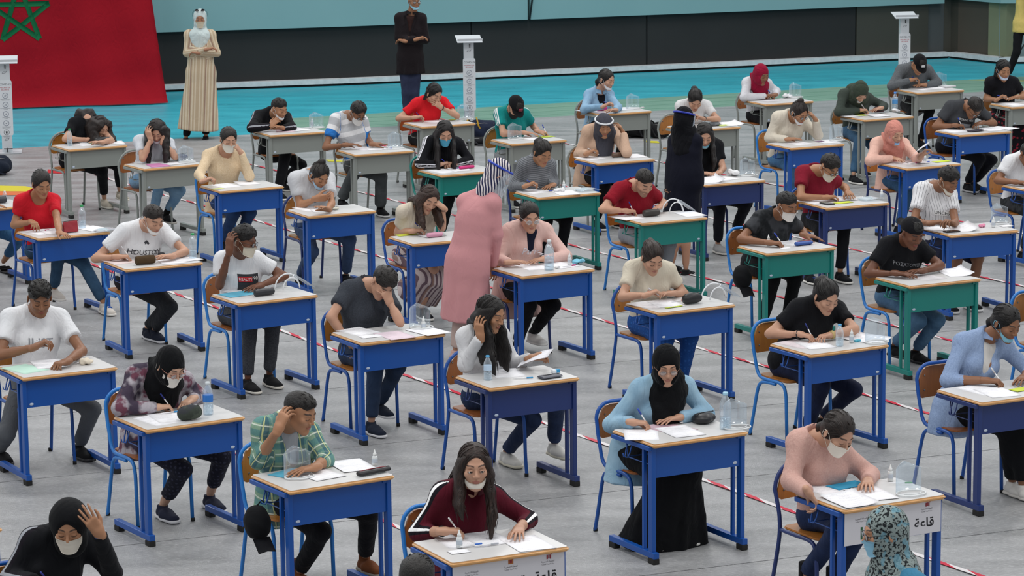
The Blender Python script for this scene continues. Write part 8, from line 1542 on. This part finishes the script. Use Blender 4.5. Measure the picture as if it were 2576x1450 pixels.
i_paper('CT', 0.111, 0.327, 6, 'white exam sheet on the desk of the girl in the cream tee')
i_paper('CT', 0.252, 0.304, -10, 'second white sheet on the desk of the girl in the cream tee')
i_case('CT', 0.423, 0.196, 2, 'round black pouch on the desk of the girl in the cream tee', '#16171b', 'pouch', L=0.165, R=0.036)
i_pen('CT', 0.308, 0.316, 4, 'orange pen lying on the desk of the girl in the cream tee', '#d0542a')
i_shield('CT', 0.666, 0.245, 0, 'white-framed face shield standing on the desk of the girl in the cream tee', stand='frame')
i_folder('CT', 0.22, 0.139, 8, 'yellow-green note strip on the desk of the girl in the cream tee', '#b9c94a', size=(0.16, 0.03))
i_paper('BG', 0.163, 0.363, 6, 'pale pink exam sheet on the desk of the ponytailed girl in black', col='#ddd2d6')
i_paper('BG', 0.242, 0.281, -12, 'white exam sheet on the desk of the ponytailed girl in black')
i_bottle('BG', 0.36, 0.145, 'small water bottle with blue cap on the desk of the ponytailed girl in black', cap_c='#58a8d8', H=0.16, R=0.028)
i_dropper('BG', 0.504, 0.196, 'small white dropper bottle on the desk of the ponytailed girl in black')
i_paper('BG', 0.661, 0.228, 20, 'white sheet with a folded corner on the desk of the ponytailed girl in black', curl=0.8)
i_flat('BG', 0.558, 0.201, 0, 'turquoise eraser on the desk of the ponytailed girl in black', '#4fb0c8', (0.05, 0.025, 0.014), 'eraser', 'eraser', part2='#4fb0c8')
i_shield('BG', 0.655, 0.096, 0, 'clear face shield standing on the desk of the ponytailed girl in black')
i_paper('HG', 0.082, 0.278, -30, 'white exam sheet over the front edge on the desk of the black-scarfed girl in denim')
i_paper('HG', 0.326, 0.334, 12, 'pale pink sheet on the desk of the black-scarfed girl in denim', col='#d9bcc8')
i_paper('HG', 0.332, 0.219, -6, 'second white sheet on the desk of the black-scarfed girl in denim')
i_case('HG', 0.604, 0.356, 8, 'black pencil pouch with a white mark on the desk of the black-scarfed girl in denim', '#15151a', 'soft', L=0.18, R=0.045)
i_bottle('HG', 0.611, 0.138, 'clear water bottle with pale blue cap on the desk of the black-scarfed girl in denim', cap_c='#9cc6dc', H=0.235, R=0.036)
i_shield('HG', 0.682, 0.111, 0, 'clear face shield standing on the desk of the black-scarfed girl in denim')
i_pen('HG', 0.443, 0.401, 10, 'white marker pen lying on the desk of the black-scarfed girl in denim', '#4a5ab0')
i_paper('PS', 0.193, 0.447, 8, 'white exam sheet on the desk of the girl in the dusty pink sweater')
i_folder('PS', 0.337, 0.463, 6, 'bright blue folder on the desk of the girl in the dusty pink sweater', '#35a6d0', size=(0.22, 0.12))
i_paper('PS', 0.336, 0.224, -10, 'second white sheet on the desk of the girl in the dusty pink sweater')
i_paper('PS', 0.142, 0.16, -4, 'open exam booklet on the desk of the girl in the dusty pink sweater', curl=0.7)
i_dropper('PS', 0.611, 0.42, 'small white dropper bottle on the desk of the girl in the dusty pink sweater')
i_pen('PS', 0.549, 0.359, -30, 'green pen lying on the desk of the girl in the dusty pink sweater', '#1f8a4a')
i_shield('PS', 0.529, 0.108, 0, 'clear face shield standing on the desk of the girl in the dusty pink sweater')
i_paper('DD', 0.243, 0.326, 5, 'white exam sheet on the desk of the girl in the open blue shirt')
i_paper('DD', 0.28, 0.212, -10, 'second white sheet on the desk of the girl in the open blue shirt')
i_folder('DD', 0.464, 0.195, 5, 'yellow-green folder on the desk of the girl in the open blue shirt', '#c3d235', size=(0.14, 0.09))
i_bottle('LD', 0.604, 0.393, 'small white bottle on the desk of the sandalled person at the left edge', H=0.1, R=0.022, cap_c='#d9dadc')
i_case('LD', 0.51, 0.278, 0, 'dark pencil case on the desk of the sandalled person at the left edge', '#2a2c33', 'roll', L=0.16, R=0.03)
# ---- signs taped to two desks
def sign(dk, label, num):
    X, Y, yaw = DESKS[dk]; o = thing('door_sign', label, 'sign', (X, Y, 0), yaw)
    W_ = .66; x0 = .02
    sh_ = MB().box((x0+W_/2, .030, .640), (W_, .0015, .192)).build('sheet', simple('sign_sheet', '#cfcdd2', .6), o)
    def tx(s, x, z, size, col, off=0.0, sx=1):
        t = link('lettering', text_mesh(s, size, 0, None, off), simple('sign_ink', col, .6), sh_, (x0+x, .0285, z), (math.pi/2, 0, 0)); t.scale = (sx, 1, 1); return t
    tx('\ufe94\ufecb\ufe8e\ufed7', .545, .607, .072, '#14121a', .0015, 1.1)
    if num: tx('1', .115, .600, .10, '#1f5a35', .002)
    if not num: tx('\ufe94\ufecb\ufe8e\ufed7', .36, .600, .072, '#14121a', .0015, 1.1)
    A1_ = '\ufe94\ufbff\ufe91\ufeae\ufed0\ufee4\ufedf\ufe8d \ufe94\ufedc\ufee0\ufee4\ufee4\ufedf\ufe8d'
    A2_ = '\ufe94\ufef4\ufee8\ufec3\ufeee\ufedf\ufe8d \ufe94\ufef4\ufe91\ufeae\ufe98\ufedf\ufe8d \ufe93\ufead\ufe8d\ufbf8\ufeaf'.replace('\ufbff', '\ufef4').replace('\ufbf8', '\ufead')
    for x, w_ in ((.11, 1), (.34, 1), (.56, 1)):
        tx(A1_.replace('\ufbff', '\ufef4'), x, .688, .0125, '#2a2730', 0.0); tx(A2_, x, .674, .010, '#2a2730', 0.0)
    em = MB().box((.34, 0, .716), (.030, .001, .026)).build('emblem', simple('emblem_orange', '#a8622c', .6), sh_, False, (x0, .0285, 0))
    e3 = MB().lathe([(.008, 0), (.006, .001), (.001, .0012)], seg=8).build('emblem_core', simple('emblem_dark', '#5a1f14', .6), em, False, (.34, -.0005, .716), (math.pi/2, 0, 0)) if 0 else None
    MB().box((.34, -.001, .716), (.012, .001, .014)).box((.556, -.001, .712), (.008, .001, .022)).box((.566, -.001, .714), (.006, .001, .020)).box((.575, -.001, .712), (.007, .001, .022)).box((.580, -.001, .727), (.016, .001, .003), Matrix.Rotation(.5, 3, 'Y')).build('emblem', simple('emblem_red', '#8e2330', .6), sh_, False, (x0, .0285, 0))
sign('C4', 'white paper sign with Arabic lettering taped to the desk of the girl in burgundy', 0)
sign('PS', 'white paper sign with Arabic lettering behind the printed headscarf', 1)
# ---- sanitiser totems
totem(-6.43, 37.88, R_(8), 'white sanitiser stand in front of the red flag')
totem(-.55, 40.13, R_(8), 'white sanitiser stand beside the girl in the bright red tee')
totem(5.72, 43.2, R_(8), 'white sanitiser stand behind the boy in the grey denim jacket')
# ---- sheets held in the hand
def held_sheet(c, right, up_, lab, size=(.21, .29), curl=.05):
    c = V(*c); right = nrm(V(*right)); up_ = nrm(V(*up_)-right*(V(*up_)@right)); n = np.cross(right, up_); g = []
    for i in range(8):
        g.append([tuple(right*((i/7-.5)*size[0])+up_*((j/7-.5)*size[1])+n*(curl*((j/7)**2)-curl*.3)) for j in range(8)])
    o = MB().sheet(g, .001).build('paper', paper_mat('#e2e2e8'), None, True, tuple(c)); tag(o, lab, 'paper')
for i, dk in enumerate(HELD): held_sheet(*dk)
# ---- caps hanging from bag hooks
def hung_cap(dk, lab):
    (x, y, z), rz = onto(dk, -.06, .30, .52); o = thing('cap', lab, 'cap', (x, y, z), rz)
    q = [ell((0, 0, 0), (.075, .10, .105)), plane((0, 0, -.09), (0, 0, -1)), ell((.03, .02, -.10), (.055, .06, .08), op='s', k=.01)]
    me = me_from(*sdf_mesh(q, .006, k=.01, noise=.003, nf=50), True, 'crown'); link('crown', me, cloth('#101114', fold=.3), o)
    g = [[(-.055+.11*i/6, -.035-.024*j-.02*math.cos((i-3)/3), -.070-.024*j-.004*abs(i-3)) for j in range(4)] for i in range(7)]
    MB().sheet(g, .004).build('brim', cloth('#15161a', fold=.2), o, True)
    MB().tube([(0, 0, .10), (.03, .0, .13), (.05, 0, .115)], .004, 6).build('strap', cloth('#15161a', fold=.2), o, True)
hung_cap('MM', 'black cap hanging from the teal desk of the masked boy'); hung_cap('C3', 'black cap hanging from the desk of the boy in green plaid')
def hung_bag(dk, lab, col, pat='plain', c2='#ffffff', H_=.22, W_=.16):
    (x, y, z), rz = onto(dk, -.065, .30, -DH+.60-H_, 90); o = thing('handbag', lab, 'bag', (x, y, z), rz)
    q = [cap((-W_*.3, 0, H_*.38), (W_*.3, 0, H_*.38), H_*.36, H_*.34, w=(0, 1, 0), s=.38, k=.02), cap((-W_*.3, 0, H_*.75), (W_*.3, 0, H_*.75), .03, .03, k=.05), plane((0, 0, .005), (0, 0, -1))]
    me = me_from(*sdf_mesh(q, .007, k=.02, noise=.003, nf=60), True, 'bag'); link('bag_body', me, cloth(col, pat, c2), o)
    MB().tube([(-.04, 0, H_*.8), (-.03, 0, H_+.02), (0, 0, H_+.045), (.03, 0, H_+.02), (.04, 0, H_*.8)], .004, 6).build('strap', cloth(col), o, True)
hung_bag('C1', 'woven straw handbag hanging from the desk of the boy in the JUST tee', '#8a734f', 'fine_h', '#5d4a31', .30, .22)
hung_bag('CH', 'white cloth bag hanging from the desk of the girl in the crimson headscarf', '#c9c9cd')
hung_bag('RT', 'small dark red bag hanging from the desk of the girl in bright red', '#7c1c2a', H_=.14, W_=.10)
# ---- bags and things on the floor
def bag(x, y, rz, lab, col, L=.42, W_=.26, H_=.20, col2=None, seed=0):
    o = thing('backpack', lab, 'bag', (x, y, 0), rz)
    q = [ell((0, 0, H_*.5), (L/2, W_/2, H_*.52)), cap((-L*.3, -.02, H_*.45), (L*.3, .02, H_*.42), H_*.42, H_*.36, k=.05), plane((0, 0, .002), (0, 0, -1)), ell((L*.1, -W_*.42, H_*.4), (L*.24, .05, H_*.32), k=.03)]
    link('bag_body', me_from(*sdf_mesh(q, .012, k=.03, noise=.012, nf=24, seed=seed), True, 'bag'), cloth(col), o)
    m = MB()
    for s in (-1, 1): m.tube([(s*.05-.1, 0, H_*.95), (s*.06-.14, -.06, H_*1.15), (s*.08-.16, -.14, H_*.8), (s*.09-.1, -.18, H_*.2), (s*.1, -.19, .02)], .011, 6)
    m.build('strap', cloth(col2 or col), o, True)
    MB().tube([(-L*.25, -W_*.3, H_*.86), (0, -W_*.36, H_*.9), (L*.25, -W_*.3, H_*.82)], .004, 6).build('zip', simple('zip', '#8a8a8a', .4), o, True)
for b_ in BAGS: bag(*b_)
def floor_sheet(pts, lab, col, col2, name='floor_sticker'):
    v = [(x, y, .003) for x, y in pts]; n = len(v); c = np.mean(np.array(v), 0)
    o = MB().add(v+[(x, y, .0045) for x, y, z in v], [tuple(range(n))[::-1], tuple(range(n, 2*n))]+[(i, (i+1) % n, n+(i+1) % n, n+i) for i in range(n)]).build(name, simple('vinyl', col, .4)); tag(o, lab, 'floor sign')
    return o
for s_ in STICKERS: floor_sheet(*s_)
